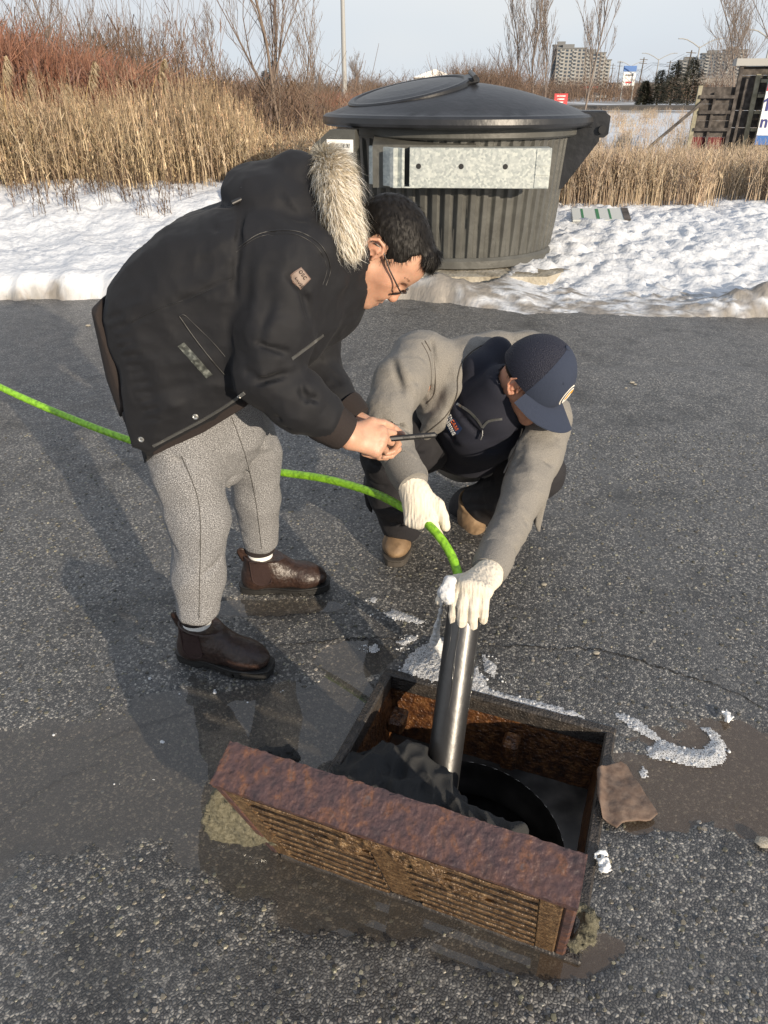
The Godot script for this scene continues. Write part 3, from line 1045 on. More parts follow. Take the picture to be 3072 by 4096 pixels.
func bank(x: float, d: float) -> Array:   # height of the snow, how dirty it is
	var e := 6.2 + 0.12 * snow_noise.get_noise_1d(x * 3.0)
	var right := smoothstep(0.2, 1.2, x)
	e = lerpf(e, 5.72 + 0.10 * snow_noise.get_noise_1d(x * 5.0) - 0.06 * (x - 1.5), right)
	var s := d - e
	var lump := snow_noise.get_noise_2d(x * 1.3, d * 1.3)
	var fine := snow_noise.get_noise_2d(x * 5.0, d * 5.0)
	var foot := absf(snow_noise.get_noise_2d(x * 2.6 + 40, d * 2.6))
	var left_h := 0.22 * (1 - exp(-maxf(s, 0) / 0.10)) + 0.34 * smoothstep(1.2, 3.4, s) + 0.06 * lump + 0.016 * fine + smoothstep(0.1, 0.4, s) * -0.06 * maxf(0.0, 0.3 - foot)
	var right_h := 0.012 * smoothstep(0.0, 0.3, s) + 0.05 * smoothstep(0.1, 0.5, s) * maxf(0.0, snow_noise.get_noise_2d(x * 4.0 + 11, d * 8.0)) + 0.02 * maxf(0.0, fine + 0.2) * smoothstep(0.0, 0.2, s) + 0.30 * smoothstep(0.4, 3.0, s) + smoothstep(0.3, 1.2, s) * (0.055 * lump + 0.013 * fine - 0.13 * maxf(0.0, 0.28 - foot))
	# a ploughed lump at the far right
	right_h += 0.20 * exp(-(((x - 3.3) / 0.8) ** 2 + ((d - 5.85) / 0.20) ** 2) * 1.3) * (1 + 0.5 * fine)
	var h := lerpf(left_h, right_h, right)
	var pad := Vector2((x - 0.45) / 1.2, (d - 7.7) / 1.38).length() + 0.10 * lump + 0.45 * smoothstep(0.75, 1.5, x)
	var ramp := 0.09 * smoothstep(0.02, 0.42, s) * smoothstep(1.5, 1.0, x)
	h = lerpf(-0.02, maxf(maxf(h, ramp), lerpf(0.10, h, smoothstep(1.0, 1.45, pad))) if s > 0.25 else h, smoothstep(0.9, 1.04, pad))
	h = lerpf(h, lerpf(0.35, 0.12, right), smoothstep(9.6, 13.0, d))
	h = lerpf(-0.05, h, smoothstep(-0.05, 0.03, s))
	var grit := snow_noise.get_noise_2d(x * 3.2 + 80, d * 7.0) + 0.5 * snow_noise.get_noise_2d(x * 12.0, d * 20.0)
	var dirt := right * smoothstep(-0.12, 0.28, grit + 0.9 * (0.50 - s)) * (1 - smoothstep(0.5, 1.2, s)) * 0.95 + (1 - right) * (1 - smoothstep(0.0, 0.09, s)) * 0.7 + 0.85 * (1 - smoothstep(0.98, 1.35 + 0.3 * lump, pad)) * smoothstep(1.9, 0.9, x) + 0.3 * smoothstep(0.25, 0.6, lump) * (1 - smoothstep(0.2, 0.8, s)) * (1 - right)
	return [h, clampf(dirt * (1.0 + 1.3 * fine + 0.8 * lump), 0.0, 1.0)]


var snow_noise := noise(SIMPLEX, 1.0, 101, 4)


func grid(called: String, xs: Array, ds: Array, f: Callable, m: Material) -> MeshInstance3D:
	var mb := MB.new()
	var nx := xs.size()
	var hs := PackedFloat32Array()
	for d in ds:
		for x in xs:
			var r: Array = f.call(x, d)
			hs.append(r[0])
			mb.v.append(Vector3(x, r[0], -d)); mb.u.append(Vector2(x, d))
			mb.c.append(r[1]); mb.n.append(Vector3.UP)
	for j in ds.size():
		for k in nx:
			var a: float = (hs[j * nx + mini(k + 1, nx - 1)] - hs[j * nx + maxi(k - 1, 0)]) / (xs[mini(k + 1, nx - 1)] - xs[maxi(k - 1, 0)])
			var b: float = (hs[mini(j + 1, ds.size() - 1) * nx + k] - hs[maxi(j - 1, 0) * nx + k]) / (ds[mini(j + 1, ds.size() - 1)] - ds[maxi(j - 1, 0)])
			mb.n[j * nx + k] = Vector3(-a, 1, b).normalized()
	for j in ds.size() - 1:
		for k in nx - 1:
			var a := j * nx + k
			mb.tri(a, a + 1, a + nx)
			mb.tri(a + 1, a + nx + 1, a + nx)
	return commit(called, mb, m)


func snow() -> void:
	var xs := []
	for k in 400: xs.append(-8.5 + 17.0 * k / 399)
	var ds := []
	for k in 190: ds.append(5.3 + 7.7 * pow(k / 189.0, 1.15))
	var f := func(x: float, d: float) -> Array:
		var r: Array = bank(x, d)
		var w: float = r[1]
		return [r[0], Color(0.62, 0.64, 0.67).lerp(Color(0.23, 0.21, 0.185), w)]
	tag(grid("snow_bank", xs, ds, f, M.snow), "trodden snow bank along the edge of the asphalt", "snow", "", "structure")
	var xs2 := []
	for k in range(-60, 61): xs2.append(signf(k) * pow(absf(k) / 60.0, 2.0) * 420.0)
	var ds2 := []
	for k in 80: ds2.append(12.9 + 900.0 * pow(k / 79.0, 3.0))
	var fg := func(x: float, d: float) -> Array:
		var s := smoothstep(-4.0, 4.0, x)
		var h := lerpf(0.35, 0.12, s) - 0.004 + 0.05 * snow_noise.get_noise_2d(x * 0.3, d * 0.3) * smoothstep(13, 16, d)
		h = lerpf(h, lerpf(0.3, -0.12, s), smoothstep(13.0, 20.0, d))
		var c := Color(0.62, 0.65, 0.69)
		if d > 76:
			c = c.lerp(Color(0.12, 0.10, 0.075), smoothstep(-0.25, 0.1, snow_noise.get_noise_2d(x * 0.08, d * 0.05)))
		return [h, c]
	tag(grid("snow_field", xs2, ds2, fg, M.snow), "flat snow covered marsh running out to the road", "field", "", "structure")
	for k in [[-8.5, -60.0], [8.5, 60.0]]:   # the bank goes on to both sides
		var xs3 := []
		for q in 30: xs3.append(lerpf(k[0], k[1], q / 29.0))
		var g := grid("snow_bank", xs3, ds.filter(func(d): return int(d * 100) % 4 < 4), f, M.snow)
		tag(g, "snow bank running on past the frame to the %s" % ("left" if k[0] < 0 else "right"), "snow", "", "structure")


func container() -> void:
	var C := Vector3(0.69, 0.095, -7.92)
	var o := thing("recycling_container", "big round dark grey recycling container with domed black lid and fork pockets", "dumpster", C)
	var pad := MB.new()
	var pp := []
	for q in [[-0.9, 1.25], [0.75, 1.25], [1.05, 0.9], [1.3, -1.6], [-1.3, -1.6], [-1.2, 0.8]]: pp.append(Vector2(q[0], q[1]))
	pad.prism(pp, 0.22, Transform3D(Basis(Vector3.RIGHT, Vector3(0, 0, 1), Vector3.UP), Vector3(C.x, -0.13, C.z)))
	tag(commit("concrete_pad", pad, M.concrete), "stained concrete pad under the round recycling container", "pad", "", "structure")
	# fluted body, wider at the top
	var b := MB.new()
	var flutes := 58
	var per := 10
	var rows := [[0.10, 0.985], [0.35, 1.015], [0.7, 1.04], [1.02, 1.062], [1.06, 1.065]]
	for k in rows.size():
		for s in flutes * per + 1:
			var a := TAU * s / (flutes * per)
			var ph := float(s % per) / per
			var cut := -0.042 * smoothstep(0.0, 0.18, ph) * (1.0 - smoothstep(0.42, 0.6, ph))
			var r: float = rows[k][1] + cut * (0.0 if k == 0 or k == rows.size() - 1 else 1.0)
			var sl := 0.042 / (0.18 / flutes * TAU) * (1.0 if ph < 0.18 else (-1.0 if ph > 0.42 and ph < 0.6 else 0.0)) / r
			var rad := Vector3(cos(a), 0, sin(a))
			var tg := Vector3(-sin(a), 0, cos(a))
			b.pt(rad * r + Vector3(0, rows[k][0], 0), (rad + tg * sl * 0.6 - Vector3(0, 0.14, 0)).normalized(), Vector2(a, rows[k][0]))
	var w := flutes * per + 1
	for k in rows.size() - 1:
		for s in flutes * per:
			var a := k * w + s
			b.tri(a, a + 1, a + w)
			b.tri(a + 1, a + w + 1, a + w)
	b.lathe([Vector2(0.99, 0.0), Vector2(1.015, 0.012), Vector2(1.015, 0.075), Vector2(0.995, 0.10), Vector2(0.95, 0.105)], 96)
	b.lathe([Vector2(1.05, 1.055), Vector2(1.11, 1.06), Vector2(1.135, 1.075), Vector2(1.135, 1.15), Vector2(1.05, 1.155)], 96)
	commit("fluted_body", b, M.bin, o)
	var l := MB.new()
	var prof := [Vector2(1.15, 1.135), Vector2(1.235, 1.14), Vector2(1.262, 1.155), Vector2(1.268, 1.175), Vector2(1.262, 1.215), Vector2(1.235, 1.235), Vector2(1.19, 1.243)]
	for k in 13:
		var t := k / 12.0
		prof.append(Vector2(1.19 * (1 - t), 1.243 + 0.25 * sin(t * PI / 2) ** 0.9 * (1 - 0.10 * (1 - t))))
	l.lathe(prof, 96)
	for k in l.n.size():   # rounder shading over the dome
		var p := l.v[k]
		if p.y > 1.243 and Vector2(p.x, p.z).length() < 1.19:
			l.n[k] = (Vector3(p.x * 0.45, 1.0 + 0.0, p.z * 0.45)).normalized()
	var lid := commit("lid", l, M.lid, o)
	# the small round hatch lying on the dome
	var ht := Transform3D(Basis(Vector3(0, 0, 1), deg_to_rad(10.5)) * Basis(Vector3.RIGHT, deg_to_rad(7)), Vector3(-0.46, 1.375, 0.2))
	var h := MB.new()
	h.lathe([Vector2(0.0, 0.085), Vector2(0.2, 0.082), Vector2(0.4, 0.065), Vector2(0.5, 0.045), Vector2(0.512, 0.058), Vector2(0.545, 0.058), Vector2(0.56, 0.045), Vector2(0.56, 0.012), Vector2(0.545, 0.0), Vector2(0.0, 0.0)], 64, ht)
	commit("hatch", h, M.lid, o)
	var hg := MB.new()
	hg.box(ht * Transform3D(Basis(), Vector3(0.575, 0.03, 0)), Vector3(0.11, 0.055, 0.3), 0.015)
	hg.tube([ht * Vector3(0.59, 0.06, -0.19), ht * Vector3(0.59, 0.06, 0.19)], 0.022, 10)
	commit("hatch_hinge", hg, M.lid, o)
	# lid hinge at the right
	var sd := Vector3(0.985, 0, 0.17).normalized()
	var br := MB.new()
	var bt := Transform3D(Basis(sd, Vector3.UP, sd.cross(Vector3.UP)), Vector3.ZERO)
	for z in [-0.26, 0.20]:
		br.prism([Vector2(1.0, 0.62), Vector2(1.03, 0.62), Vector2(1.31, 1.02), Vector2(1.31, 1.13), Vector2(1.0, 1.13)], 0.06, bt * Transform3D(Basis(), Vector3(0, 0, z)))
		br.prism([Vector2(0.95, 1.25), Vector2(1.34, 1.25), Vector2(1.385, 1.22), Vector2(1.385, 1.08), Vector2(1.35, 1.05), Vector2(1.27, 1.05), Vector2(1.24, 1.13), Vector2(0.95, 1.2)], 0.055, bt * Transform3D(Basis(), Vector3(0, 0, z + 0.003)))
	br.box(bt * Transform3D(Basis(), Vector3(1.2, 1.246, -0.005)), Vector3(0.3, 0.03, 0.46), 0.01)
	commit("hinge_bracket", br, M.lid, o)
	var pin := MB.new()
	pin.tube([bt * Vector3(1.325, 1.115, -0.3), bt * Vector3(1.325, 1.115, 0.3)], 0.034, 14)
	commit("hinge_pin", pin, M.black, o)
	# front fork pocket: dark housing with sloped roof, galvanised channel in front
	var fz := 1.0
	var turn := Basis(Vector3.UP, deg_to_rad(-3.5))
	var ft := Transform3D(turn, Vector3(0.14, 0.86, 0))
	var ho := MB.new()
	ho.prism([Vector2(0.45, -0.2), Vector2(1.1, -0.165), Vector2(1.1, 0.165), Vector2(0.72, 0.275), Vector2(0.45, 0.3)], 0.86, ft * Transform3D(Basis(Vector3(0, 0, 1), Vector3.UP, Vector3.LEFT), Vector3(0.0, 0, 0)))
	commit("pocket_housing", ho, M.bin, o)
	var ch := MB.new()
	var pw := 1.15
	var zf := 1.245
	ch.box(ft * Transform3D(Basis(), Vector3(0.03, 0, zf)), Vector3(pw, 0.30, 0.012), 0.003)
	ch.box(ft * Transform3D(Basis(), Vector3(0.03, 0.148, zf - 0.12)), Vector3(pw, 0.008, 0.23))
	ch.box(ft * Transform3D(Basis(), Vector3(0.03, -0.148, zf - 0.12)), Vector3(pw, 0.008, 0.23))
	var chm := commit("fork_channel", ch, M.galvanised, o)
	for x in [-0.47, -0.12, 0.24]:
		var q := MB.new()
		q.lathe([Vector2(0.021, 0.0), Vector2(0.0, 0.0)], 18, ft * Transform3D(Basis(Vector3.RIGHT, PI / 2), Vector3(x, 0.015, zf + 0.0085)))
		commit("bolt_hole", q, M.black, o)
	var edge := MB.new()
	edge.box(ft * Transform3D(Basis(), Vector3(0.545, 0.0, zf + 0.009)), Vector3(0.12, 0.288, 0.006), 0.002)
	edge.box(ft * Transform3D(Basis(), Vector3(0.545, 0.03, zf + 0.015)), Vector3(0.11, 0.012, 0.006))
	edge.box(ft * Transform3D(Basis(), Vector3(0.545, -0.04, zf + 0.015)), Vector3(0.11, 0.012, 0.006))
	commit("end_plate", edge, M.galvanised, o)
	var sidep := MB.new()
	var st := Transform3D(Basis(Vector3.UP, deg_to_rad(-48.0)), Vector3(-0.67, 0.86, 1.06))
	sidep.box(st, Vector3(0.42, 0.30, 0.03), 0.004)
	sidep.box(st * Transform3D(Basis(), Vector3(0.13, 0, 0.03)), Vector3(0.05, 0.30, 0.06), 0.004)
	sidep.box(Transform3D(turn, Vector3(-0.5, 0.715, 1.12)), Vector3(0.22, 0.01, 0.2))
	commit("pocket_side_plate", sidep, M.galvanised, o)
	var nut := MB.new()
	nut.tube([ft * Vector3(-0.63, -0.05, zf - 0.05), ft * Vector3(-0.63, -0.05, zf - 0.02)], 0.02, 6)
	commit("bolt_head", nut, M.chrome, o)
	# left panel with the notice and a second pocket
	var lp := MB.new()
	var lt := Transform3D(Basis(Vector3.UP, deg_to_rad(-14)), Vector3(-1.12, 0.83, 0.72))
	lp.prism([Vector2(-0.17, -0.25), Vector2(0.22, -0.25), Vector2(0.22, 0.30), Vector2(0.0, 0.30), Vector2(-0.17, 0.17)], 0.12, lt)
	commit("notice_panel", lp, M.bin, o)
	var g2 := MB.new()
	g2.box(lt * Transform3D(Basis(), Vector3(-0.09, -0.07, 0.128)), Vector3(0.17, 0.27, 0.012), 0.003)
	commit("left_fork_channel", g2, M.galvanised, o)
	var lab := MB.new()
	lab.box(lt * Transform3D(Basis(), Vector3(0.085, 0.175, 0.123)), Vector3(0.235, 0.098, 0.004))
	var sign_ := commit("notice", lab, M.white, o)
	var tx := put("lettering", words("RECYCLABLE ITEMS ONLY", 0.038, "Droid Sans", 400), M.black, sign_)
	tx.transform = lt * Transform3D(Basis().scaled(Vector3(0.42, 1.25, 1)), Vector3(0.085, 0.175, 0.126))



const EYE := Vector3(0, 1.5, 0)


func on(f: Sdf, pts: Array, off := 0.0) -> Array:   # points moved along their line of sight on to a garment
	var out := []
	for p in pts:
		var d: Vector3 = (p - EYE).normalized()
		var h := f.hit(p - d * 0.5, d, 1.4)
		if h != Vector3.INF: out.append(h - d * off)
	return out


func crease(f: Sdf, a: Vector3, b: Vector3, h: float, w: float, keep: Array) -> void:
	var q := on(f, [a, b])
	if q.size() == 2: keep.append([q[0], q[1], h, w])


func head_shape(f: Sdf, t: Transform3D, ear_near := true) -> void:   # local x to the face, y to the crown, z to the right ear
	var e := func(p: Vector3, r: Vector3, k := 0.02, o := 0, turn := Vector3.ZERO) -> void: f.ell(t * Transform3D(Basis.from_euler(turn), p), r, k, o)
	var c := func(a: Vector3, b: Vector3, ra: float, rb: float, k := 0.015, o := 0) -> void: f.cone(t * a, t * b, ra, rb, k, o)
	e.call(Vector3(-0.006, 0.052, 0), Vector3(0.099, 0.086, 0.076))
	e.call(Vector3(0.042, 0.052, 0), Vector3(0.0625, 0.055, 0.062), 0.03)
	e.call(Vector3(0.05, -0.015, 0), Vector3(0.052, 0.066, 0.055), 0.03)
	c.call(Vector3(0.02, -0.03, 0.047), Vector3(0.082, -0.073, 0.016), 0.021, 0.017, 0.03)
	c.call(Vector3(0.02, -0.03, -0.047), Vector3(0.082, -0.073, -0.016), 0.021, 0.017, 0.03)
	c.call(Vector3(0.086, -0.074, -0.008), Vector3(0.086, -0.074, 0.008), 0.0185, 0.0185, 0.02)
	for s in [-1.0, 1.0]:
		c.call(Vector3(0.066, -0.002, s * 0.041), Vector3(0.084, -0.022, s * 0.027), 0.021, 0.015, 0.03)      # cheek
		c.call(Vector3(0.084, -0.03, s * 0.022), Vector3(0.085, -0.052, s * 0.02), 0.015, 0.013, 0.02)
		c.call(Vector3(0.092, 0.034, s * 0.012), Vector3(0.078, 0.037, s * 0.044), 0.0095, 0.008, 0.012)   # brow
		e.call(Vector3(0.099, 0.017, s * 0.031), Vector3(0.011, 0.011, 0.017), 0.012, 1)
		e.call(Vector3(0.0805, 0.0165, s * 0.031), Vector3(0.0125, 0.0115, 0.0135), 0.004)                   # lid over the eye
		c.call(Vector3(0.0925, 0.0145, s * 0.020), Vector3(0.086, 0.0135, s * 0.043), 0.0022, 0.0022, 0.003)
	c.call(Vector3(0.097, 0.026, 0), Vector3(0.113, -0.012, 0), 0.0075, 0.0095, 0.012)                        # nose
	c.call(Vector3(0.111, -0.016, 0), Vector3(0.104, -0.019, 0), 0.0105, 0.009, 0.008)
	for s in [-1.0, 1.0]:
		e.call(Vector3(0.1, -0.0195, s * 0.0125), Vector3(0.0105, 0.0075, 0.0065), 0.006)
		e.call(Vector3(0.106, -0.0275, s * 0.007), Vector3(0.005, 0.003, 0.0035), 0.003, 1)
	e.call(Vector3(0.088, -0.046, 0), Vector3(0.0165, 0.02, 0.029), 0.012)                                    # mouth mound
	for s in [-1.0, 1.0]:
		c.call(Vector3(0.1045, -0.0445, s * 0.003), Vector3(0.092, -0.0495, s * 0.024), 0.0062, 0.0032, 0.005)
		c.call(Vector3(0.1025, -0.0575, 0), Vector3(0.091, -0.053, s * 0.022), 0.0068, 0.0033, 0.005)
		c.call(Vector3(0.112, -0.0505, 0), Vector3(0.094, -0.0512, s * 0.027), 0.0024, 0.0016, 0.003, 1)
		c.call(Vector3(0.103, -0.025, s * 0.019), Vector3(0.094, -0.046, s * 0.031), 0.0018, 0.0018, 0.008, 1)
	for s in [1.0, -1.0]:                                                                                         # ears
		var yaw: float = -0.42 * s
		e.call(Vector3(-0.012, 0.004, s * 0.0765), Vector3(0.0165, 0.0275, 0.0075), 0.006, 0, Vector3(0, yaw, -0.28))
		var rim := [Vector3(0.009, 0.004, 0.078), Vector3(0.009, 0.022, 0.080), Vector3(-0.004, 0.033, 0.0835), Vector3(-0.022, 0.030, 0.0885), Vector3(-0.032, 0.014, 0.0905), Vector3(-0.029, -0.004, 0.087), Vector3(-0.017, -0.019, 0.082), Vector3(-0.004, -0.026, 0.0785)]
		for k in rim.size() - 1:
			c.call(rim[k] * Vector3(1, 1, s), rim[k + 1] * Vector3(1, 1, s), 0.0037, 0.0037 if k < 6 else 0.0055, 0.002)
		c.call(Vector3(-0.004, -0.026, s * 0.0785), Vector3(0.003, -0.018, s * 0.0765), 0.006, 0.005, 0.004)
		e.call(Vector3(-0.004, -0.001, s * 0.0875), Vector3(0.0095, 0.0125, 0.008), 0.004, 1)
		e.call(Vector3(-0.010, 0.016, s * 0.0925), Vector3(0.011, 0.009, 0.006), 0.004, 1, Vector3(0, 0, 0.6))
		c.call(Vector3(0.0085, -0.006, s * 0.0775), Vector3(0.006, 0.004, s * 0.078), 0.0042, 0.004, 0.003)
	c.call(Vector3(-0.028, -0.02, 0), Vector3(-0.03, -0.16, 0), 0.054, 0.058, 0.03)                            # neck
	c.call(Vector3(0.0, -0.06, 0), Vector3(-0.005, -0.16, 0), 0.04, 0.045, 0.03)
	for s in [-1.0, 1.0]:
		for q in [[0.104, -0.0445, 0.004, 0.010], [0.098, -0.047, 0.014, 0.008], [0.103, -0.0575, 0.0, 0.0105], [0.098, -0.056, 0.012, 0.0095]]:
			f.paint.append([t * Vector3(q[0], q[1], s * q[2]), q[3], Color(0.40, 0.13, 0.105, 0.75)])
		f.paint.append([t * Vector3(-0.012, 0.004, s * 0.088), 0.035, Color(0.52, 0.235, 0.16, 0.4)])
		f.paint.append([t * Vector3(0.07, -0.012, s * 0.055), 0.05, Color(0.52, 0.24, 0.15, 0.3)])
	f.paint.append([t * Vector3(0.112, -0.014, 0), 0.022, Color(0.5, 0.22, 0.15, 0.5)])


func face_details(parent: Node, t: Transform3D, lid := true) -> void:
	for s in [-1.0, 1.0]:
		var eye := MB.new()
		eye.lathe(arc(0.0118), 20, t * Transform3D(Basis(), Vector3(0.0812, 0.0158, s * 0.031)))
		commit("eye", eye, M.white, parent)
		var iris := MB.new()
		iris.lathe([Vector2(0.0054, 0.0), Vector2(0.0, 0.0006)], 16, t * Transform3D(Basis(Vector3(0, 0, 1), -PI / 2 - 0.35), Vector3(0.0927, 0.0118, s * 0.031)))
		commit("iris", iris, M.hair, parent)
		var brow := MB.new()
		rnd.seed = 300 + int(s)
		for k in 130:
			var q := rnd.randf()
			var p := Vector3(lerpf(0.1015, 0.083, q * q), lerpf(0.0385, 0.0425, sin(q * 2.4)) + rnd.randf_range(-0.003, 0.003), s * lerpf(0.011, 0.05, q))
			var dir := Vector3(-0.35 * q, 0.25 - 0.35 * q, s).normalized()
			brow.ribbon(t * p, t * (p + dir * 0.005 + Vector3(0.0014, 0, 0)), t * (p + dir * 0.0095), t.basis * Vector3(0, 0.00035, 0))
		commit("eyebrow", brow, M.hair, parent)


func arc(r: float) -> Array:
	var o := []
	for k in 11: o.append(Vector2(r * sin(PI * k / 10), -r * cos(PI * k / 10)))
	return o


func hand_shape(f: Sdf, wrist: Vector3, d: Vector3, n: Vector3, side: float, curls: Array, spread: float, thumb: Array, grow := 0.0, size := 1.0) -> void:
	d = d.normalized()
	var s := d.cross(n).normalized() * side
	n = (s * side).cross(d).normalized()
	var bases := [[0.088, 0.028], [0.093, 0.0095], [0.089, -0.0095], [0.081, -0.027]]
	var lens := [[0.043, 0.026, 0.020], [0.047, 0.029, 0.021], [0.043, 0.027, 0.021], [0.034, 0.021, 0.019]]
	for k in 4:
		var kn: Vector3 = wrist + (d * bases[k][0] + s * bases[k][1] + n * [0.0, 0.004, 0.002, -0.003][k]) * size
		f.cone(wrist + s * bases[k][1] * 0.55 * size + d * 0.012, kn, 0.0165 * size + grow, 0.0125 * size + grow, 0.018)
		f.ball(kn + n * 0.002, 0.0118 * size + grow, 0.008)
		var a := 0.0
		var p := kn
		var r := 0.0098 * size
		for j in 3:
			a += deg_to_rad(curls[k][j])
			var sp: float = spread * (1.5 - k)
			var dir := (d * cos(a) - n * sin(a) + s * sp * cos(a)).normalized()
			var q: Vector3 = p + dir * lens[k][j] * size
			f.cone(p, q, r + grow, r * 0.92 + grow, 0.006 if j == 0 else 0.003)
			p = q
			r *= 0.91
	var tb: Vector3 = wrist + (d * 0.026 + s * 0.020 - n * 0.008) * size
	var p1: Vector3 = tb + (d * thumb[0].x + n * thumb[0].y + s * thumb[0].z).normalized() * 0.044 * size
	var p2: Vector3 = p1 + (d * thumb[1].x + n * thumb[1].y + s * thumb[1].z).normalized() * 0.034 * size
	var p3: Vector3 = p2 + (d * thumb[2].x + n * thumb[2].y + s * thumb[2].z).normalized() * 0.026 * size
	f.cone(tb, p1, 0.0165 * size + grow, 0.0125 * size + grow, 0.016)
	f.cone(p1, p2, 0.0122 * size + grow, 0.0108 * size + grow, 0.004)
	f.cone(p2, p3, 0.0108 * size + grow, 0.0082 * size + grow, 0.003)


func boot_shape(f: Sdf, t: Transform3D, l: float, high: float) -> void:
	var c := func(a: Vector3, b: Vector3, ra: float, rb: float, k := 0.03) -> void: f.cone(t * (a * Vector3(l / 0.3, 1, 1)), t * (b * Vector3(l / 0.3, 1, 1)), ra, rb, k)
	f.ell(t * Transform3D(Basis(), Vector3(0.232 * l / 0.3, 0.05, 0)), Vector3(0.066, 0.036, 0.047), 0.03)
	c.call(Vector3(0.215, 0.06, 0), Vector3(0.12, 0.088, 0), 0.040, 0.046, 0.04)
	c.call(Vector3(0.13, 0.06, 0), Vector3(0.05, 0.06, 0), 0.042, 0.041, 0.04)
	c.call(Vector3(0.055, 0.055, 0), Vector3(0.068, high + 0.02, 0), 0.044, 0.049, 0.03)
	c.call(Vector3(0.12, 0.08, 0), Vector3(0.088, high + 0.02, 0), 0.044, 0.046, 0.03)
	f.box(t * Transform3D(Basis(), Vector3(0.15, -0.03, 0)), Vector3(0.3, 0.055, 0.2), 0.0, 0.004, 1)
	f.box(t * Transform3D(Basis(Vector3(0, 0, 1), -0.12), Vector3(0.08, high + 0.1, 0)), Vector3(0.25, 0.1, 0.2), 0.0, 0.004, 1)
	var inner := Vector3(0.074, high + 0.03, 0)
	f.cone(t * Vector3(0.072 * l / 0.3, 0.09, 0), t * inner, 0.036, 0.041, 0.004, 1)


func sole_outline(l: float, g: float) -> Array:
	var o := []
	for k in 30:
		var a := TAU * k / 30
		var x := (0.5 - 0.5 * cos(a))
		var w := (0.040 + 0.012 * smoothstep(0.35, 0.7, x) - 0.006 * exp(-((x - 0.38) / 0.14) ** 2) + g) * (absf(sin(a)) ** 0.55)
		o.append(Vector2(lerpf(-0.004 - g, l + 0.004 + g, x), w * signf(sin(a))))
	return o


func boot(parent: Node, called: String, t: Transform3D, l: float, high: float, m: Material, sole_m: Material) -> Sdf:
	var f := Sdf.new()
	boot_shape(f, t, l, high)
	f.nz = noise(SIMPLEX, 24.0, 7, 2)
	f.namp = 0.0016
	for k in 4:
		var x := (0.150 + 0.014 * k) * l / 0.3
		f.folds.append([t * Vector3(x, 0.06, -0.06), t * Vector3(x - 0.005, 0.105 - 0.006 * k, 0.0), -0.0022, 0.004])
		f.folds.append([t * Vector3(x, 0.06, 0.06), t * Vector3(x - 0.005, 0.105 - 0.006 * k, 0.0), -0.0022, 0.004])
	var mb := MB.new()
	f.mesh(mb, 0.005)
	var b := commit(called, mb, m, parent)
	var s := Sdf.new()
	var flat := t * Transform3D(Basis(Vector3.RIGHT, Vector3.BACK, Vector3.DOWN), Vector3.ZERO)
	s.slab(sole_outline(l, 0.004), -0.0145, 0.0145, 0.007, 0.004, 0, flat)
	s.slab(sole_outline(l, 0.007), -0.0295, 0.0028, 0.0022, 0.001, 0, flat)
	s.box(t * Transform3D(Basis(), Vector3(l * 0.42, -0.008, 0)), Vector3(0.035, 0.014, 0.1), 0.01, 0.01, 1)
	for k in 11:
		for z in [-0.058, 0.058]:
			s.box(t * Transform3D(Basis(Vector3(0, 0, 1), 0.5), Vector3(l * (0.05 + 0.09 * k), 0.006, z)), Vector3(0.0028, 0.011, 0.012), 0.001, 0.002, 1)
	var sm := MB.new()
	s.mesh(sm, 0.0045)
	commit("sole", sm, sole_m, b)
	return f


func strands(base: MB, count: int, keep: Callable, flow: Callable, long_: float, wide: float, lift: float, seed_: int, col: Callable) -> MB:
	var out := MB.new()
	rnd.seed = seed_
	var ids := []
	for k in base.v.size():
		if keep.call(base.v[k]): ids.append(k)
	if ids.is_empty(): return out
	for k in count:
		var q: int = ids[rnd.randi() % ids.size()]
		var n := base.n[q]
		var first := out.v.size()
		var fl: Vector3 = flow.call(base.v[q], n)
		fl = (fl - n * fl.dot(n)).normalized()
		var jit := Vector3(rnd.randf_range(-1, 1), rnd.randf_range(-1, 1), rnd.randf_range(-1, 1))
		var p := base.v[q] + jit * 0.003 - n * 0.001
		var l := long_ * rnd.randf_range(0.55, 1.2)
		var d := (fl + jit * 0.33 + n * lift).normalized()
		var mid := p + d * l * 0.5
		var tip := mid + (d * 0.8 + fl * 0.3 - n * lift * 0.45 + jit * 0.14).normalized() * l * 0.5
		var w := d.cross(n + jit * 0.8).normalized() * wide
		out.col = col.call(rnd.randf())
		out.ribbon(p, mid, tip, w)
		for e in range(first, first + 5):
			if out.n[e].dot(n) < 0: out.n[e] = -out.n[e]
			out.n[e] = (out.n[e] * 0.45 + n * 0.7 + jit * 0.25).normalized()
	out.col = Color.WHITE
	return out


func seam(f: Sdf, pts: Array, parent: Node, r := 0.0016, m: Material = null, called := "seam") -> void:
	var q := on(f, smooth(pts, 8), 0.0)
	if q.size() < 3: return
	var mb := MB.new()
	mb.tube(q, r, 5)
	commit(called, mb, m if m else M.black, parent)


func zipper(f: Sdf, pts: Array, parent: Node) -> void:
	var q := on(f, smooth(pts, 40), 0.001)
	var mb := MB.new()
	for k in q.size() - 1:
		var d: Vector3 = (q[k + 1] - q[k]).normalized()
		var up := f.normal(q[k], f.all(), f.folds, 0.004)
		if d.length() < 0.5: continue
		mb.box(xf(q[k], d, up), Vector3((q[k + 1] - q[k]).length() * 0.55, 0.0028, 0.0075))
	commit("zip", mb, M.chrome, parent)


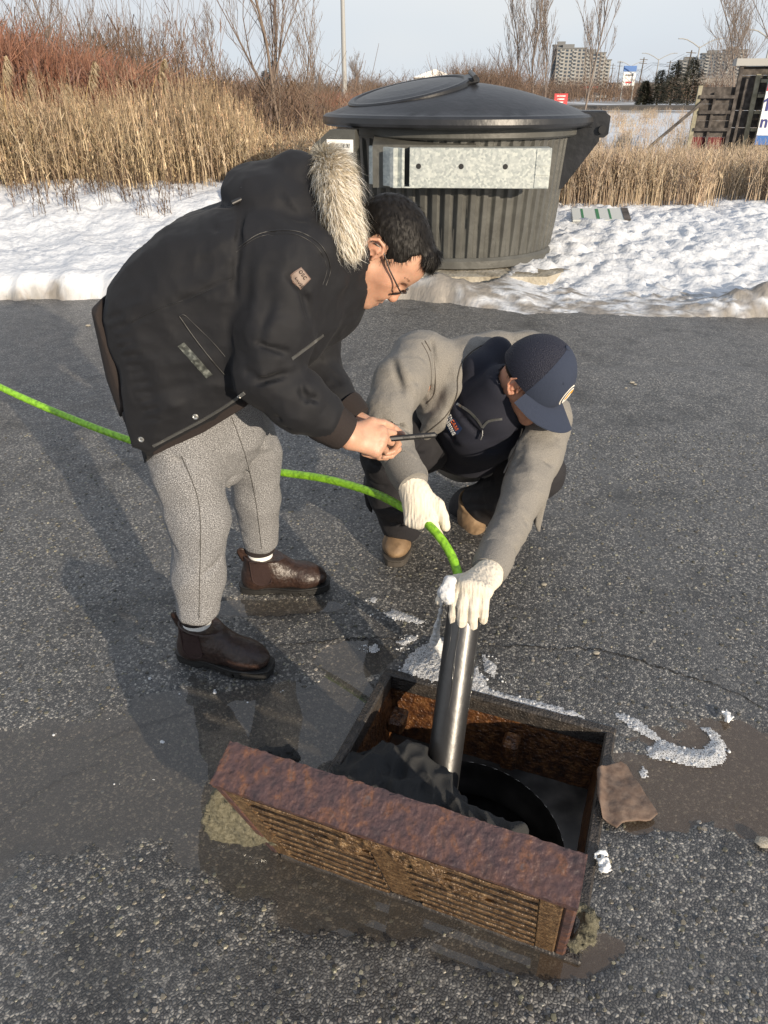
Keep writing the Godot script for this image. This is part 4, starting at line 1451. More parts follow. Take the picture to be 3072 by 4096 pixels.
func patch_on(f: Sdf, pts: Array, called: String, m: Material, parent: Node, off := 0.0015, cell := 0.008) -> MeshInstance3D:   # a piece of cloth whose outline is laid on the garment
	var mid := Vector3.ZERO
	for p in pts: mid += p / pts.size()
	var view := (mid - EYE).normalized()
	var ux := view.cross(Vector3.UP).normalized()
	var uy := ux.cross(view).normalized()
	var poly := []
	for p in pts:
		var d: Vector3 = (p - EYE).normalized()
		var w: Vector3 = EYE + d * ((mid - EYE).length() / d.dot(view)) - mid
		poly.append(Vector2(w.dot(ux), w.dot(uy)))
	var mb := MB.new()
	drape(mb, f, poly, mid - view * 0.4, ux, uy, off, cell)
	return commit(called, mb, m, parent)


func standing_man() -> void:
	var o := thing("person", "person in black padded jacket and grey joggers bending over the drain with a phone", "person", Vector3(-0.45, 0, -1.85))
	o.position = Vector3.ZERO
	# ---- body: head, neck, hands and the trunk and legs under the clothes, one mesh
	var ht := Transform3D(Basis(Vector3(0.48, -0.866, 0.14).normalized(), Vector3(0.868, 0.486, 0.03).normalized(), Vector3(0, 0, 1)).orthonormalized(), Vector3(-0.0196, 1.1642, -1.86))
	var skin := Color(0.47, 0.268, 0.182)
	var body := MB.new()
	var hf := Sdf.new()
	hf.base = skin
	hf.mottle = noise(SIMPLEX, 22.0, 131, 3)
	head_shape(hf, ht)
	hf.mesh(body, 0.003)
	var trunk := Sdf.new()
	trunk.base = skin
	trunk.mottle = noise(SIMPLEX, 22.0, 131, 3)
	trunk.chain([Vector3(-0.124, 1.1154, -1.86), Vector3(-0.2638, 1.0595, -1.86), Vector3(-0.429, 0.9183, -1.86), Vector3(-0.503, 0.805, -1.86)], [0.08, 0.13, 0.13, 0.12], 0.05)
	trunk.chain([Vector3(-0.1972, 1.1645, -1.72), Vector3(-0.2597, 0.9544, -1.64), Vector3(-0.1065, 0.7888, -1.665)], [0.055, 0.042, 0.027], 0.03)
	trunk.chain([Vector3(-0.1804, 1.1216, -2), Vector3(-0.1937, 0.8347, -2), Vector3(-0.0807, 0.7325, -1.86)], [0.055, 0.042, 0.027], 0.03)
	trunk.chain([Vector3(-0.4964, 0.81, -1.78), Vector3(-0.5079, 0.5058, -1.74), Vector3(-0.5335, 0.2168, -1.71)], [0.075, 0.055, 0.034], 0.03)
	trunk.chain([Vector3(-0.4577, 0.7363, -1.97), Vector3(-0.3889, 0.5138, -2.04), Vector3(-0.4049, 0.2534, -2.06)], [0.075, 0.055, 0.034], 0.03)
	trunk.mesh(body, 0.016)
	var hnd := Sdf.new()
	hnd.base = skin
	hnd.mottle = noise(SIMPLEX, 22.0, 131, 3)
	hand_shape(hnd, Vector3(-0.0918, 0.7748, -1.655), Vector3(0.93, -0.30, -0.22), Vector3(0.30, 0.55, 0.80), -1.0, [[24, 48, 26], [42, 60, 35], [52, 66, 38], [58, 70, 40]], 0.07, [Vector3(0.75, 0.1, 0.55), Vector3(0.95, -0.15, 0.1), Vector3(0.95, -0.3, 0.0)])
	hnd.cone(Vector3(-0.1282, 0.803, -1.66), Vector3(-0.0873, 0.7724, -1.655), 0.027, 0.026, 0.02)
	hnd.paint = [[Vector3(0.0061, 0.7539, -1.62), 0.05, Color(0.55, 0.24, 0.17, 0.4)]]
	hnd.mesh(body, 0.003)
	var hn2 := Sdf.new()
	hn2.base = skin
	hn2.mottle = noise(SIMPLEX, 22.0, 131, 3)
	hand_shape(hn2, Vector3(-0.0677, 0.7275, -1.84), Vector3(0.92, -0.36, 0.16), Vector3(0.25, 0.5, -0.83), 1.0, [[45, 55, 35], [50, 60, 35], [54, 60, 35], [56, 60, 35]], 0.02, [Vector3(0.7, 0.1, 0.6), Vector3(0.95, -0.1, 0.1), Vector3(0.95, -0.2, 0.0)])
	hn2.cone(Vector3(-0.0984, 0.7566, -1.85), Vector3(-0.064, 0.7248, -1.84), 0.027, 0.026, 0.02)
	hn2.mesh(body, 0.003)
	commit("body", body, M.skin, o)
	face_details(o, ht)
	# ---- hair
	var hs := Sdf.new()
	hs.ell(ht * Transform3D(Basis(), Vector3(-0.008, 0.055, 0)), Vector3(0.1025, 0.087, 0.080), 0.02)
	hs.ell(ht * Transform3D(Basis(), Vector3(0.045, 0.068, 0)), Vector3(0.065, 0.054, 0.063), 0.03)
	hs.cone(ht * Vector3(0.075, 0.112, -0.03), ht * Vector3(0.075, 0.112, 0.03), 0.018, 0.018, 0.02)
	hs.slab([Vector2(0.020, -0.004), Vector2(0.033, 0.0), Vector2(0.037, 0.031), Vector2(0.058, 0.055), Vector2(0.048, 0.076), Vector2(0.056, 0.098), Vector2(0.078, 0.094), Vector2(0.115, 0.10), Vector2(0.15, 0.2), Vector2(-0.2, 0.2), Vector2(-0.2, -0.07), Vector2(-0.055, -0.07), Vector2(-0.034, -0.02), Vector2(-0.034, 0.034), Vector2(0.004, 0.038), Vector2(0.016, 0.02)], 0.0, 0.2, 0.002, 0.006, 2, ht)
	hs.nz = noise(SIMPLEX, 60.0, 3, 2)
	hs.namp = 0.002
	var hm := MB.new()
	hs.mesh(hm, 0.004)
	var all_ := func(p: Vector3) -> bool: return true
	var inv := ht.affine_inverse()
	var flow := func(p: Vector3, n: Vector3) -> Vector3:
		var q := inv * p
		return ht.basis * Vector3(0.75 + 4.0 * maxf(0.0, q.x), -0.35 - 4.0 * maxf(0.0, 0.09 - q.y) - (4.0 * maxf(0.0, q.x - 0.05)), 0.0)
	var dark := func(r: float) -> Color: return Color.WHITE
	var hst := strands(hm, 9000, all_, flow, 0.017, 0.0006, 0.06, 21, dark)
	var front := func(p: Vector3) -> bool: return (inv * p).x > 0.062 and (inv * p).y > 0.08
	var fl2 := func(p: Vector3, n: Vector3) -> Vector3: return ht.basis * Vector3(0.55, -0.8, 0.05)
	hst.add(strands(hm, 1500, front, fl2, 0.024, 0.0007, 0.25, 22, dark))
	hm.add(hst)
	commit("hair", hm, M.hair, o)
	# ---- glasses
	var gl := MB.new()
	var lens := MB.new()
	for s in [-1.0, 1.0]:
		var ring := []
		for k in 25:
			var a := TAU * k / 24
			var q := Vector2(signf(cos(a)) * absf(cos(a)) ** 0.6 * 0.0245, signf(sin(a)) * absf(sin(a)) ** 0.6 * 0.0165)
			ring.append(ht * Vector3(0.1085 + q.y * 0.42 - 6.5 * q.x * q.x, 0.0075 + q.y, s * (0.0325 + q.x)))
		gl.tube(ring, 0.0021, 6, false)
		lens.face(ring.slice(0, 24))
		gl.tube([ht * Vector3(0.106, 0.016, s * 0.057), ht * Vector3(0.098, 0.017, s * 0.071), ht * Vector3(0.05, 0.019, s * 0.077), ht * Vector3(0.0, 0.027, s * 0.0815), ht * Vector3(-0.02, 0.018, s * 0.084)], 0.0021, 6)
	gl.tube([ht * Vector3(0.1105, 0.014, -0.009), ht * Vector3(0.1145, 0.017, 0), ht * Vector3(0.1105, 0.014, 0.009)], 0.0022, 6)
	var gm := mat(Color(0.02, 0.012, 0.01), 0.25)
	var glasses := commit("glasses", gl, gm, o)
	var lm := mat(Color(0.03, 0.03, 0.035), 0.03)
	lm.transparency = BaseMaterial3D.TRANSPARENCY_ALPHA
	lm.albedo_color.a = 0.45
	commit("lens", lens, lm, glasses)
	# ---- jacket
	var j := Sdf.new()
	j.slab([Vector2(-0.6655, 1.0504), Vector2(-0.6358, 1.1154), Vector2(-0.5723, 1.1802), Vector2(-0.4832, 1.2377), Vector2(-0.3791, 1.2692), Vector2(-0.2479, 1.2833), Vector2(-0.1516, 1.2632), Vector2(-0.1048, 1.1908), Vector2(-0.09, 1.1154), Vector2(-0.11, 1.0136), Vector2(-0.1535, 0.9449), Vector2(-0.2285, 0.8787), Vector2(-0.3291, 0.8282), Vector2(-0.3802, 0.805), Vector2(-0.4872, 0.7325), Vector2(-0.6237, 0.6573), Vector2(-0.6213, 0.7392), Vector2(-0.64, 0.8687), Vector2(-0.6583, 0.9725)], -1.86, 0.235, 0.135, 0.02)
	j.chain([Vector3(-0.2144, 1.1535, -1.7), Vector3(-0.2475, 1.0282, -1.645), Vector3(-0.2668, 0.9413, -1.63)], [0.094, 0.083, 0.078], 0.018)
	j.chain([Vector3(-0.2668, 0.9413, -1.63), Vector3(-0.2044, 0.8758, -1.625), Vector3(-0.1496, 0.8295, -1.645)], [0.077, 0.070, 0.056], 0.014)
	j.chain([Vector3(-0.1822, 1.1178, -2.02), Vector3(-0.203, 0.838, -1.99), Vector3(-0.1188, 0.7647, -1.89)], [0.095, 0.074, 0.052], 0.014)
	j.chain([Vector3(-0.1604, 1.0595, -1.86), Vector3(-0.0943, 1.1696, -1.86)], [0.115, 0.098], 0.03)                                     # collar
	j.chain([Vector3(-0.148, 1.2411, -1.8), Vector3(-0.0934, 1.1651, -1.77), Vector3(-0.0999, 1.0627, -1.8)], [0.05, 0.042, 0.03], 0.02)
	j.ell(Transform3D(Basis(Vector3(0, 0, 1), -0.35), Vector3(-0.2329, 1.2652, -1.86)), Vector3(0.145, 0.085, 0.15), 0.012)   # hood lying on the back
	j.chain([Vector3(-0.3069, 1.2883, -1.86), Vector3(-0.2033, 1.3082, -1.86), Vector3(-0.1503, 1.2933, -1.86)], [0.05, 0.07, 0.06], 0.02)
	j.chain([Vector3(-0.234, 1.2335, -1.72), Vector3(-0.1422, 1.198, -1.7), Vector3(-0.115, 1.1341, -1.72)], [0.03, 0.035, 0.03], 0.02)
	j.ell(Transform3D(ht.basis, ht * Vector3(0.02, 0.03, 0)), Vector3(0.115, 0.115, 0.088), 0.004, 1)
	j.cone(ht * Vector3(-0.01, -0.05, 0), ht * Vector3(0.035, -0.125, 0), 0.07, 0.055, 0.006, 1)
	j.slab([Vector2(-0.5832, 1.0239), Vector2(-0.6243, 0.8294), Vector2(-0.6216, 0.7405), Vector2(-0.5794, 0.7329), Vector2(-0.5623, 0.7405), Vector2(-0.4475, 0.803), Vector2(-0.327, 0.8705), Vector2(-0.2926, 0.9141), Vector2(-0.3339, 1.045), Vector2(-0.4612, 1.1069)], -1.672, 0.024, 0.02, 0.03)
	var cr := []
	for k in [[Vector3(-0.3737, 1.2508, -1.7), Vector3(-0.3367, 1.1803, -1.7), -0.009, 0.0102], [Vector3(-0.3024, 1.2733, -1.7), Vector3(-0.3186, 1.2087, -1.7), -0.015, 0.0085], [Vector3(-0.3186, 1.2087, -1.7), Vector3(-0.3378, 1.0974, -1.7), -0.012, 0.0102], [Vector3(-0.339, 1.1684, -1.7), Vector3(-0.3623, 1.2366, -1.7), 0.0075, 0.017], [Vector3(-0.3028, 0.9916, -1.7), Vector3(-0.2244, 0.9649, -1.7), -0.0135, 0.0085], [Vector3(-0.3115, 0.8918, -1.7), Vector3(-0.2329, 0.9173, -1.7), -0.018, 0.0076], [Vector3(-0.3342, 0.923, -1.7), Vector3(-0.2995, 0.9023, -1.7), -0.009, 0.0102], [Vector3(-0.3118, 0.9515, -1.7), Vector3(-0.2408, 0.9481, -1.7), 0.012, 0.0119], [Vector3(-0.2807, 0.9288, -1.7), Vector3(-0.2087, 0.9345, -1.7), 0.009, 0.0102], [Vector3(-0.2692, 0.7985, -1.7), Vector3(-0.1659, 0.8577, -1.7), -0.0105, 0.0085], [Vector3(-0.248, 0.7738, -1.7), Vector3(-0.1446, 0.8278, -1.7), -0.009, 0.0076], [Vector3(-0.2124, 0.8707, -1.7), Vector3(-0.1575, 0.8434, -1.7), -0.009, 0.0085], [Vector3(-0.2002, 0.8883, -1.7), Vector3(-0.1916, 0.841, -1.7), -0.0105, 0.0076], [Vector3(-0.2577, 0.8648, -1.7), Vector3(-0.1668, 0.8883, -1.7), 0.009, 0.0119], [Vector3(-0.2168, 1.1485, -1.7), Vector3(-0.1707, 1.0766, -1.7), -0.009, 0.0102], [Vector3(-0.2382, 1.1384, -1.7), Vector3(-0.1868, 1.0341, -1.7), 0.0075, 0.0119], [Vector3(-0.1802, 1.0974, -1.7), Vector3(-0.1723, 1.0448, -1.7), -0.0105, 0.0085], [Vector3(-0.2764, 1.1784, -1.7), Vector3(-0.3045, 1.0341, -1.7), 0.006, 0.0136], [Vector3(-0.2517, 1.0974, -1.7), Vector3(-0.2921, 0.9905, -1.7), -0.006, 0.0102], [Vector3(-0.5431, 1.1784, -1.7), Vector3(-0.4049, 1.2174, -1.7), 0.006, 0.0255], [Vector3(-0.6084, 1.0287, -1.7), Vector3(-0.3412, 1.1363, -1.7), -0.0053, 0.0059], [Vector3(-0.55, 0.9345, -1.7), Vector3(-0.3824, 0.9571, -1.7), 0.0075, 0.017], [Vector3(-0.5608, 0.8648, -1.7), Vector3(-0.3652, 0.9116, -1.7), -0.006, 0.0127], [Vector3(-0.5568, 0.8169, -1.7), Vector3(-0.3464, 0.8766, -1.7), 0.006, 0.0119], [Vector3(-0.477, 1.1384, -1.7), Vector3(-0.3687, 1.1784, -1.7), -0.0045, 0.017], [Vector3(-0.2273, 1.2928, -1.7), Vector3(-0.1698, 1.2555, -1.7), -0.009, 0.0102], [Vector3(-0.2684, 1.2743, -1.7), Vector3(-0.1819, 1.2174, -1.7), 0.009, 0.0136], [Vector3(-0.2253, 1.3202, -1.7), Vector3(-0.1893, 1.2649, -1.7), -0.006, 0.0085], [Vector3(-0.2615, 1.2366, -1.7), Vector3(-0.1328, 1.1784, -1.7), -0.009, 0.0068], [Vector3(-0.1866, 0.9345, -1.7), Vector3(-0.1277, 0.8883, -1.7), -0.009, 0.0085], [Vector3(-0.1791, 0.9092, -1.7), Vector3(-0.1229, 0.8648, -1.7), 0.0075, 0.0085], [Vector3(-0.1529, 0.9515, -1.7), Vector3(-0.1054, 0.8883, -1.7), -0.0075, 0.0076]]:
		crease(j, k[0], k[1], k[2], k[3], cr)
	for k in 12:   # gathers over the ribbed hem
		var q := k / 11.0
		var a := Vector3(-0.6376, 1.0448, -1.7).lerp(Vector3(-0.5848, 0.7985, -1.7), q)
		crease(j, a, a + Vector3(0.042, 0.013 - 0.0055 * (k % 3), 0), -0.006, 0.007, cr)
	j.folds = cr
	j.nz = ridged(5.5, 17)
	j.namp = 0.0065
	var jm := MB.new()
	j.mesh(jm, 0.0075)
	var jacket := commit("jacket", jm, M.shell, o)
	seam(j, [Vector3(-0.3191, 1.2038, -1.7), Vector3(-0.272, 1.2318, -1.7), Vector3(-0.217, 1.2394, -1.7), Vector3(-0.1731, 1.2318, -1.7), Vector3(-0.1349, 1.2038, -1.7), Vector3(-0.1191, 1.1605, -1.7), Vector3(-0.1309, 1.1211, -1.7)], jacket)
	seam(j, [Vector3(-0.3263, 1.1931, -1.7), Vector3(-0.2767, 1.2241, -1.7), Vector3(-0.2174, 1.2328, -1.7), Vector3(-0.1775, 1.2251, -1.7), Vector3(-0.1422, 1.198, -1.7), Vector3(-0.1274, 1.1585, -1.7), Vector3(-0.1382, 1.1231, -1.7)], jacket, 0.001)
	seam(j, [Vector3(-0.3412, 1.1363, -1.7), Vector3(-0.4303, 1.0974, -1.7), Vector3(-0.5188, 1.0681, -1.7), Vector3(-0.6086, 1.0276, -1.7)], jacket, 0.0012)
	seam(j, [Vector3(-0.4711, 1.0522, -1.7), Vector3(-0.4424, 1.0015, -1.7), Vector3(-0.4104, 0.9515, -1.7), Vector3(-0.3798, 0.9092, -1.7)], jacket, 0.0022)
	seam(j, [Vector3(-0.4552, 1.0522, -1.7), Vector3(-0.4233, 1.0168, -1.7), Vector3(-0.3986, 0.9883, -1.7), Vector3(-0.3758, 0.9571, -1.7)], jacket, 0.0012)
	seam(j, [Vector3(-0.4711, 1.0522, -1.7), Vector3(-0.4622, 1.0554, -1.7), Vector3(-0.4552, 1.0522, -1.7)], jacket, 0.002)
	patch_on(j, [Vector3(-0.482, 0.9805, -1.7), Vector3(-0.4667, 0.9894, -1.7), Vector3(-0.4113, 0.915, -1.7), Vector3(-0.4268, 0.9058, -1.7)], "reflective_tape", tri_tex(mat(Color(1, 1, 1), 0.6), ntex(noise(SIMPLEX, 0.03, 68, 4), 256, [0.3, Color(0.02, 0.022, 0.02), 0.55, Color(0.06, 0.066, 0.06), 0.8, Color(0.17, 0.18, 0.165)]), null, 8.0), jacket, 0.002)
	var badge := patch_on(j, [Vector3(-0.2087, 1.1454, -1.7), Vector3(-0.1852, 1.1595, -1.7), Vector3(-0.1667, 1.1363, -1.7), Vector3(-0.1898, 1.1139, -1.7), Vector3(-0.2068, 1.1262, -1.7)], "badge", mat(Color(0.13, 0.085, 0.07), 0.6), jacket, 0.003, 0.004)
	var bm := patch_on(j, [Vector3(-0.2057, 1.1444, -1.7), Vector3(-0.1854, 1.1555, -1.7), Vector3(-0.1698, 1.1363, -1.7), Vector3(-0.1896, 1.118, -1.7), Vector3(-0.2046, 1.1282, -1.7)], "badge_field", mat(Color(0.22, 0.165, 0.135), 0.6), badge, 0.0042, 0.004)
	for w in [["OSC", Vector3(-0.1839, 1.1444, -1.7), 0.0115], ["CROSS", Vector3(-0.1921, 1.1282, -1.7), 0.0085]]:
		letter_on(j, w[0], w[1], w[2], deg_to_rad(-52.0), badge, mat(Color(0.045, 0.028, 0.022), 0.7))
	zipper(j, [Vector3(-0.5813, 0.7247, -1.7), Vector3(-0.5196, 0.7576, -1.7), Vector3(-0.4541, 0.7924, -1.7), Vector3(-0.3941, 0.8278, -1.7), Vector3(-0.3384, 0.866, -1.7)], jacket)
	zipper(j, [Vector3(-0.2175, 0.9515, -1.7), Vector3(-0.1789, 0.9794, -1.7), Vector3(-0.1407, 1.008, -1.7)], jacket)
	for s in [Vector3(-0.4651, 0.8047, -1.7), Vector3(-0.6085, 0.7438, -1.7)]:
		var q := on(j, [s])
		if q.size():
			var nn := j.normal(q[0], j.all(), j.folds, 0.006)
			var sn := MB.new()
			sn.lathe([Vector2(0.0075, 0.0), Vector2(0.0075, 0.002), Vector2(0.005, 0.0028), Vector2(0.0035, 0.001), Vector2(0.0, 0.001)], 16, xf(q[0], nn.cross(Vector3.RIGHT), nn))
			commit("press_stud", sn, M.chrome, jacket)
	# loose facing along the front edge below the zip
	var fc := Sdf.new()
	fc.slab([Vector2(-0.582, 0.7454), Vector2(-0.5732, 0.7141), Vector2(-0.4393, 0.7775), Vector2(-0.3294, 0.8448), Vector2(-0.324, 0.8798), Vector2(-0.4452, 0.821)], -1.676, 0.016, 0.006, 0.01)
	var fm := MB.new()
	fc.mesh(fm, 0.006)
	commit("front_facing", fm, M.knit_brown, jacket)
	var lc := Sdf.new()
	lc.slab([Vector2(-0.6357, 0.8282), Vector2(-0.5604, 0.8542), Vector2(-0.5511, 0.7541), Vector2(-0.5821, 0.7304), Vector2(-0.6224, 0.7355)], -1.69, 0.03, 0.012, 0.01)
	var lcm := MB.new()
	lc.mesh(lcm, 0.008)
	commit("hem_corner", lcm, M.shell, jacket)
	# ribbed hem and cuffs
	var rb := Sdf.new()
	rb.slab([Vector2(-0.682, 1.0623), Vector2(-0.6512, 1.0879), Vector2(-0.6307, 1.0341), Vector2(-0.6016, 0.9328), Vector2(-0.5855, 0.8206), Vector2(-0.6613, 0.7908), Vector2(-0.6778, 0.8977)], -1.86, 0.19, 0.07, 0.01)
	for k in 26:
		var q := (k + 0.5) / 26.0
		var a := Vector3(-0.6619, 1.0681, -1.7).lerp(Vector3(-0.6387, 0.8169, -1.7), q)
		crease(rb, a + Vector3(-0.0067, -0.0067, 0), a + Vector3(0.069, 0.016, 0), -0.0026, 0.0035, rb.folds)
	var rbm := MB.new()
	rb.mesh(rbm, 0.006)
	commit("ribbed_hem", rbm, M.knit_brown, o)
	for c in [[Vector3(-0.1543, 0.8259, -1.648), Vector3(-0.0917, 0.7773, -1.655), "near"], [Vector3(-0.1092, 0.7611, -1.872), Vector3(-0.0716, 0.734, -1.85), "far"]]:
		var cf := MB.new()
		var ax: Vector3 = (c[1] - c[0]).normalized()
		var pts := []
		var rr := []
		for k in 8:
			pts.append((c[0] as Vector3).lerp(c[1], k / 7.0))
			rr.append([0.054, 0.055, 0.0545, 0.053, 0.0515, 0.050, 0.0485, 0.044][k])
		cf.tube(pts, rr, 96, true)
		for k in cf.v.size():
			var q: Vector3 = cf.v[k] - c[0]
			var side := q - ax * q.dot(ax)
			var ang := atan2(side.dot(ax.cross(Vector3.UP).normalized()), side.dot(Vector3.UP))
			cf.v[k] -= side.normalized() * 0.0016 * (0.5 + 0.5 * cos(ang * 38.0))
		commit("ribbed_cuff", cf, M.knit_brown, o)
	# fur round the edge of the hood
	var fur := Sdf.new()
	var fp := smooth([Vector3(-0.138, 1.3445, -1.93), Vector3(-0.1192, 1.346, -1.84), Vector3(-0.1038, 1.3217, -1.775), Vector3(-0.0953, 1.2778, -1.745), Vector3(-0.0845, 1.2358, -1.73), Vector3(-0.0839, 1.2113, -1.725)], 3)
	for k in fp.size() - 1:
		var q := float(k) / fp.size()
		fur.cone(fp[k], fp[k + 1], lerpf(0.032, 0.022, q), lerpf(0.032, 0.022, q), 0.02)
	fur.chain([Vector3(-0.138, 1.3445, -1.93), Vector3(-0.1311, 1.3236, -2.02), Vector3(-0.1131, 1.26, -2.06), Vector3(-0.1033, 1.1592, -2.05)], [0.032, 0.03, 0.028, 0.024], 0.02)
	var fb := MB.new()
	fur.base = Color(0.36, 0.31, 0.24)
	fur.mesh(fb, 0.007)
	var fcol := func(r: float) -> Color: return Color(0.30, 0.25, 0.18) if r < 0.10 else (Color(0.54, 0.465, 0.345) if r < 0.45 else (Color(0.66, 0.59, 0.47) if r < 0.82 else Color(0.80, 0.77, 0.70)))
	var ffl := func(p: Vector3, n: Vector3) -> Vector3: return Vector3(0.35, -0.75, 0.15) + n * 0.2
	var fs := strands(fb, 15000, all_, ffl, 0.034, 0.00075, 1.0, 31, fcol)
	var gold := func(r: float) -> Color: return Color(0.78, 0.75, 0.68)
	fs.add(strands(fb, 2600, all_, ffl, 0.052, 0.0006, 0.85, 32, gold))
	fb.add(fs)
	commit("fur_trim", fb, M.fur, o)
	# cord at the back of the hood
	var cd := MB.new()
	cd.tube(smooth([Vector3(-0.2916, 1.3211, -1.8), Vector3(-0.3037, 1.3213, -1.76), Vector3(-0.3113, 1.3093, -1.75), Vector3(-0.3009, 1.3018, -1.75), Vector3(-0.3128, 1.2973, -1.74), Vector3(-0.3288, 1.291, -1.73)], 5), 0.0028, 6)
	cd.tube([Vector3(-0.3108, 1.2973, -1.74), Vector3(-0.331, 1.2891, -1.73)], 0.0055, 8)
	cd.tube([Vector3(-0.3012, 1.3245, -1.765), Vector3(-0.31, 1.313, -1.75)], 0.008, 8)
	commit("hood_cord", cd, M.black, o)
	# ---- trousers
	var t := Sdf.new()
	t.ell(Transform3D(Basis(), Vector3(-0.5136, 0.7882, -1.87)), Vector3(0.16, 0.15, 0.17), 0.04)
	t.chain([Vector3(-0.5214, 0.774, -1.775), Vector3(-0.5228, 0.638, -1.755), Vector3(-0.5045, 0.4942, -1.735), Vector3(-0.521, 0.3257, -1.715), Vector3(-0.5307, 0.2112, -1.7)], [0.114, 0.089, 0.077, 0.066, 0.060], 0.035)
	t.chain([Vector3(-0.4366, 0.7043, -1.98), Vector3(-0.3993, 0.5473, -2.035), Vector3(-0.3996, 0.3875, -2.05), Vector3(-0.4063, 0.2179, -2.06)], [0.108, 0.080, 0.068, 0.056], 0.03)
	t.cone(Vector3(-0.4271, 0.685, -1.86), Vector3(-0.4426, 0.5865, -1.86), 0.10, 0.05, 0.05)
	for b in [Vector3(-0.5352, 0.1746, -1.7), Vector3(-0.4108, 0.1637, -2.06)]: t.box(Transform3D(Basis(), Vector3(b.x, 0.1, b.z)), Vector3(0.14, 0.1, 0.13), 0.0, 0.012, 1)
	var tc := []
	for k in [[Vector3(-0.5652, 0.6505, -1.8), Vector3(-0.4437, 0.5665, -1.8), -0.012, 0.0119], [Vector3(-0.5296, 0.6845, -1.8), Vector3(-0.4494, 0.6298, -1.8), 0.009, 0.0136], [Vector3(-0.5011, 0.6159, -1.8), Vector3(-0.421, 0.6019, -1.8), 0.009, 0.0119], [Vector3(-0.6273, 0.4413, -1.8), Vector3(-0.5691, 0.3876, -1.8), -0.0135, 0.0085], [Vector3(-0.6274, 0.3876, -1.8), Vector3(-0.5528, 0.4108, -1.8), 0.0105, 0.0102], [Vector3(-0.6336, 0.3083, -1.8), Vector3(-0.5578, 0.2675, -1.8), -0.0105, 0.0085], [Vector3(-0.6309, 0.251, -1.8), Vector3(-0.4937, 0.2311, -1.8), 0.009, 0.0102], [Vector3(-0.469, 0.3324, -1.8), Vector3(-0.5305, 0.2675, -1.8), -0.009, 0.0102], [Vector3(-0.6308, 0.1837, -1.8), Vector3(-0.5013, 0.1631, -1.8), -0.012, 0.0076], [Vector3(-0.6292, 0.1458, -1.8), Vector3(-0.5059, 0.1214, -1.8), 0.0105, 0.0068], [Vector3(-0.6348, 0.1055, -1.8), Vector3(-0.5114, 0.1354, -1.8), -0.009, 0.0051], [Vector3(-0.4013, 0.4108, -1.8), Vector3(-0.3034, 0.4337, -1.8), -0.0105, 0.0076], [Vector3(-0.4034, 0.3876, -1.8), Vector3(-0.3075, 0.3766, -1.8), 0.009, 0.0076], [Vector3(-0.3997, 0.3562, -1.8), Vector3(-0.3097, 0.3641, -1.8), -0.009, 0.0051], [Vector3(-0.4205, 0.545, -1.8), Vector3(-0.3427, 0.5594, -1.8), -0.009, 0.0119], [Vector3(-0.2953, 0.6845, -1.8), Vector3(-0.3606, 0.6436, -1.8), 0.0075, 0.0136], [Vector3(-0.6095, 0.3641, -1.8), Vector3(-0.4807, 0.3483, -1.8), -0.006, 0.0102]]:
		crease(t, k[0], k[1], k[2], k[3], tc)
	t.folds = tc
	t.nz = ridged(5.0, 19)
	t.namp = 0.006
	t.nsc = Vector3(1.2, 0.9, 1.2)
	var tm := MB.new()
	t.mesh(tm, 0.0075)
	var trousers := commit("trousers", tm, M.sweat, o)
	var seam_m := mat(Color(0.06, 0.058, 0.055), 0.9)
	seam(t, [Vector3(-0.5289, 0.6741, -1.75), Vector3(-0.5017, 0.5432, -1.75), Vector3(-0.5135, 0.3956, -1.75), Vector3(-0.5317, 0.2696, -1.75), Vector3(-0.5485, 0.1443, -1.75)], trousers, 0.0013, seam_m)
	seam(t, [Vector3(-0.4424, 0.682, -2), Vector3(-0.4138, 0.5561, -2), Vector3(-0.3963, 0.4065, -2), Vector3(-0.3922, 0.2291, -2)], trousers, 0.0013, seam_m)
	# ---- ankles and boots
	for b in [[Vector3(-0.6211, 0.0, -1.7126), Vector3(-0.3301, 0.0, -1.636), Vector3(-0.5355, 0.183, -1.7), "near"], [Vector3(-0.4905, 0.0, -2.0566), Vector3(-0.1858, 0.0, -2.0754), Vector3(-0.409, 0.1856, -2.06), "far"]]:
		var heel: Vector3 = b[0] + Vector3(0, 0, -0.035)
		var dir: Vector3 = (b[1] - b[0])
		dir.y = 0
		var bt := Transform3D(Basis(dir.normalized(), Vector3.UP, dir.normalized().cross(Vector3.UP)), Vector3(heel.x, 0.0, heel.z))
		var f := boot(o, "boot", bt, 0.295, 0.145, M.leather, M.sole)
		var bo := o.get_child(o.get_child_count() - 1)
		var gm2 := MB.new()
		var gore := []
		for k in 13:
			var a := PI * k / 12.0
			gore.append(Vector2(0.078 + 0.033 * cos(a), 0.082 - 0.028 * sin(a)))
		gore.append(Vector2(0.042, 0.145))
		gore.append(Vector2(0.102, 0.137))
		drape(gm2, f, gore, bt * Vector3(0, 0, 0.2), bt.basis.x, bt.basis.y, 0.0012, 0.006)
		commit("elastic_side", gm2, M.elastic, bo)
		var st := MB.new()
		st.tube(lay(f, gore.map(func(q): return bt * Vector3(q.x, q.y, 0.08)), -bt.basis.z, 0.001), 0.0028, 6)
		commit("edge_binding", st, M.elastic, bo)
		var lp := MB.new()
		lp.tube(smooth([bt * Vector3(0.022, 0.13, 0.012), bt * Vector3(0.008, 0.165, 0.012), bt * Vector3(0.018, 0.168, 0.012), bt * Vector3(0.03, 0.138, 0.012)], 4), 0.011, 6, true, 0.2, bt.basis.z)
		commit("pull_tab", lp, M.leather, bo)
		var sk := MB.new()
		sk.tube([bt * Vector3(0.072, 0.09, 0), bt * Vector3(0.074, 0.165, 0)], [0.038, 0.043], 24)
		commit("sock", sk, M.white, o)
		var cm := MB.new()
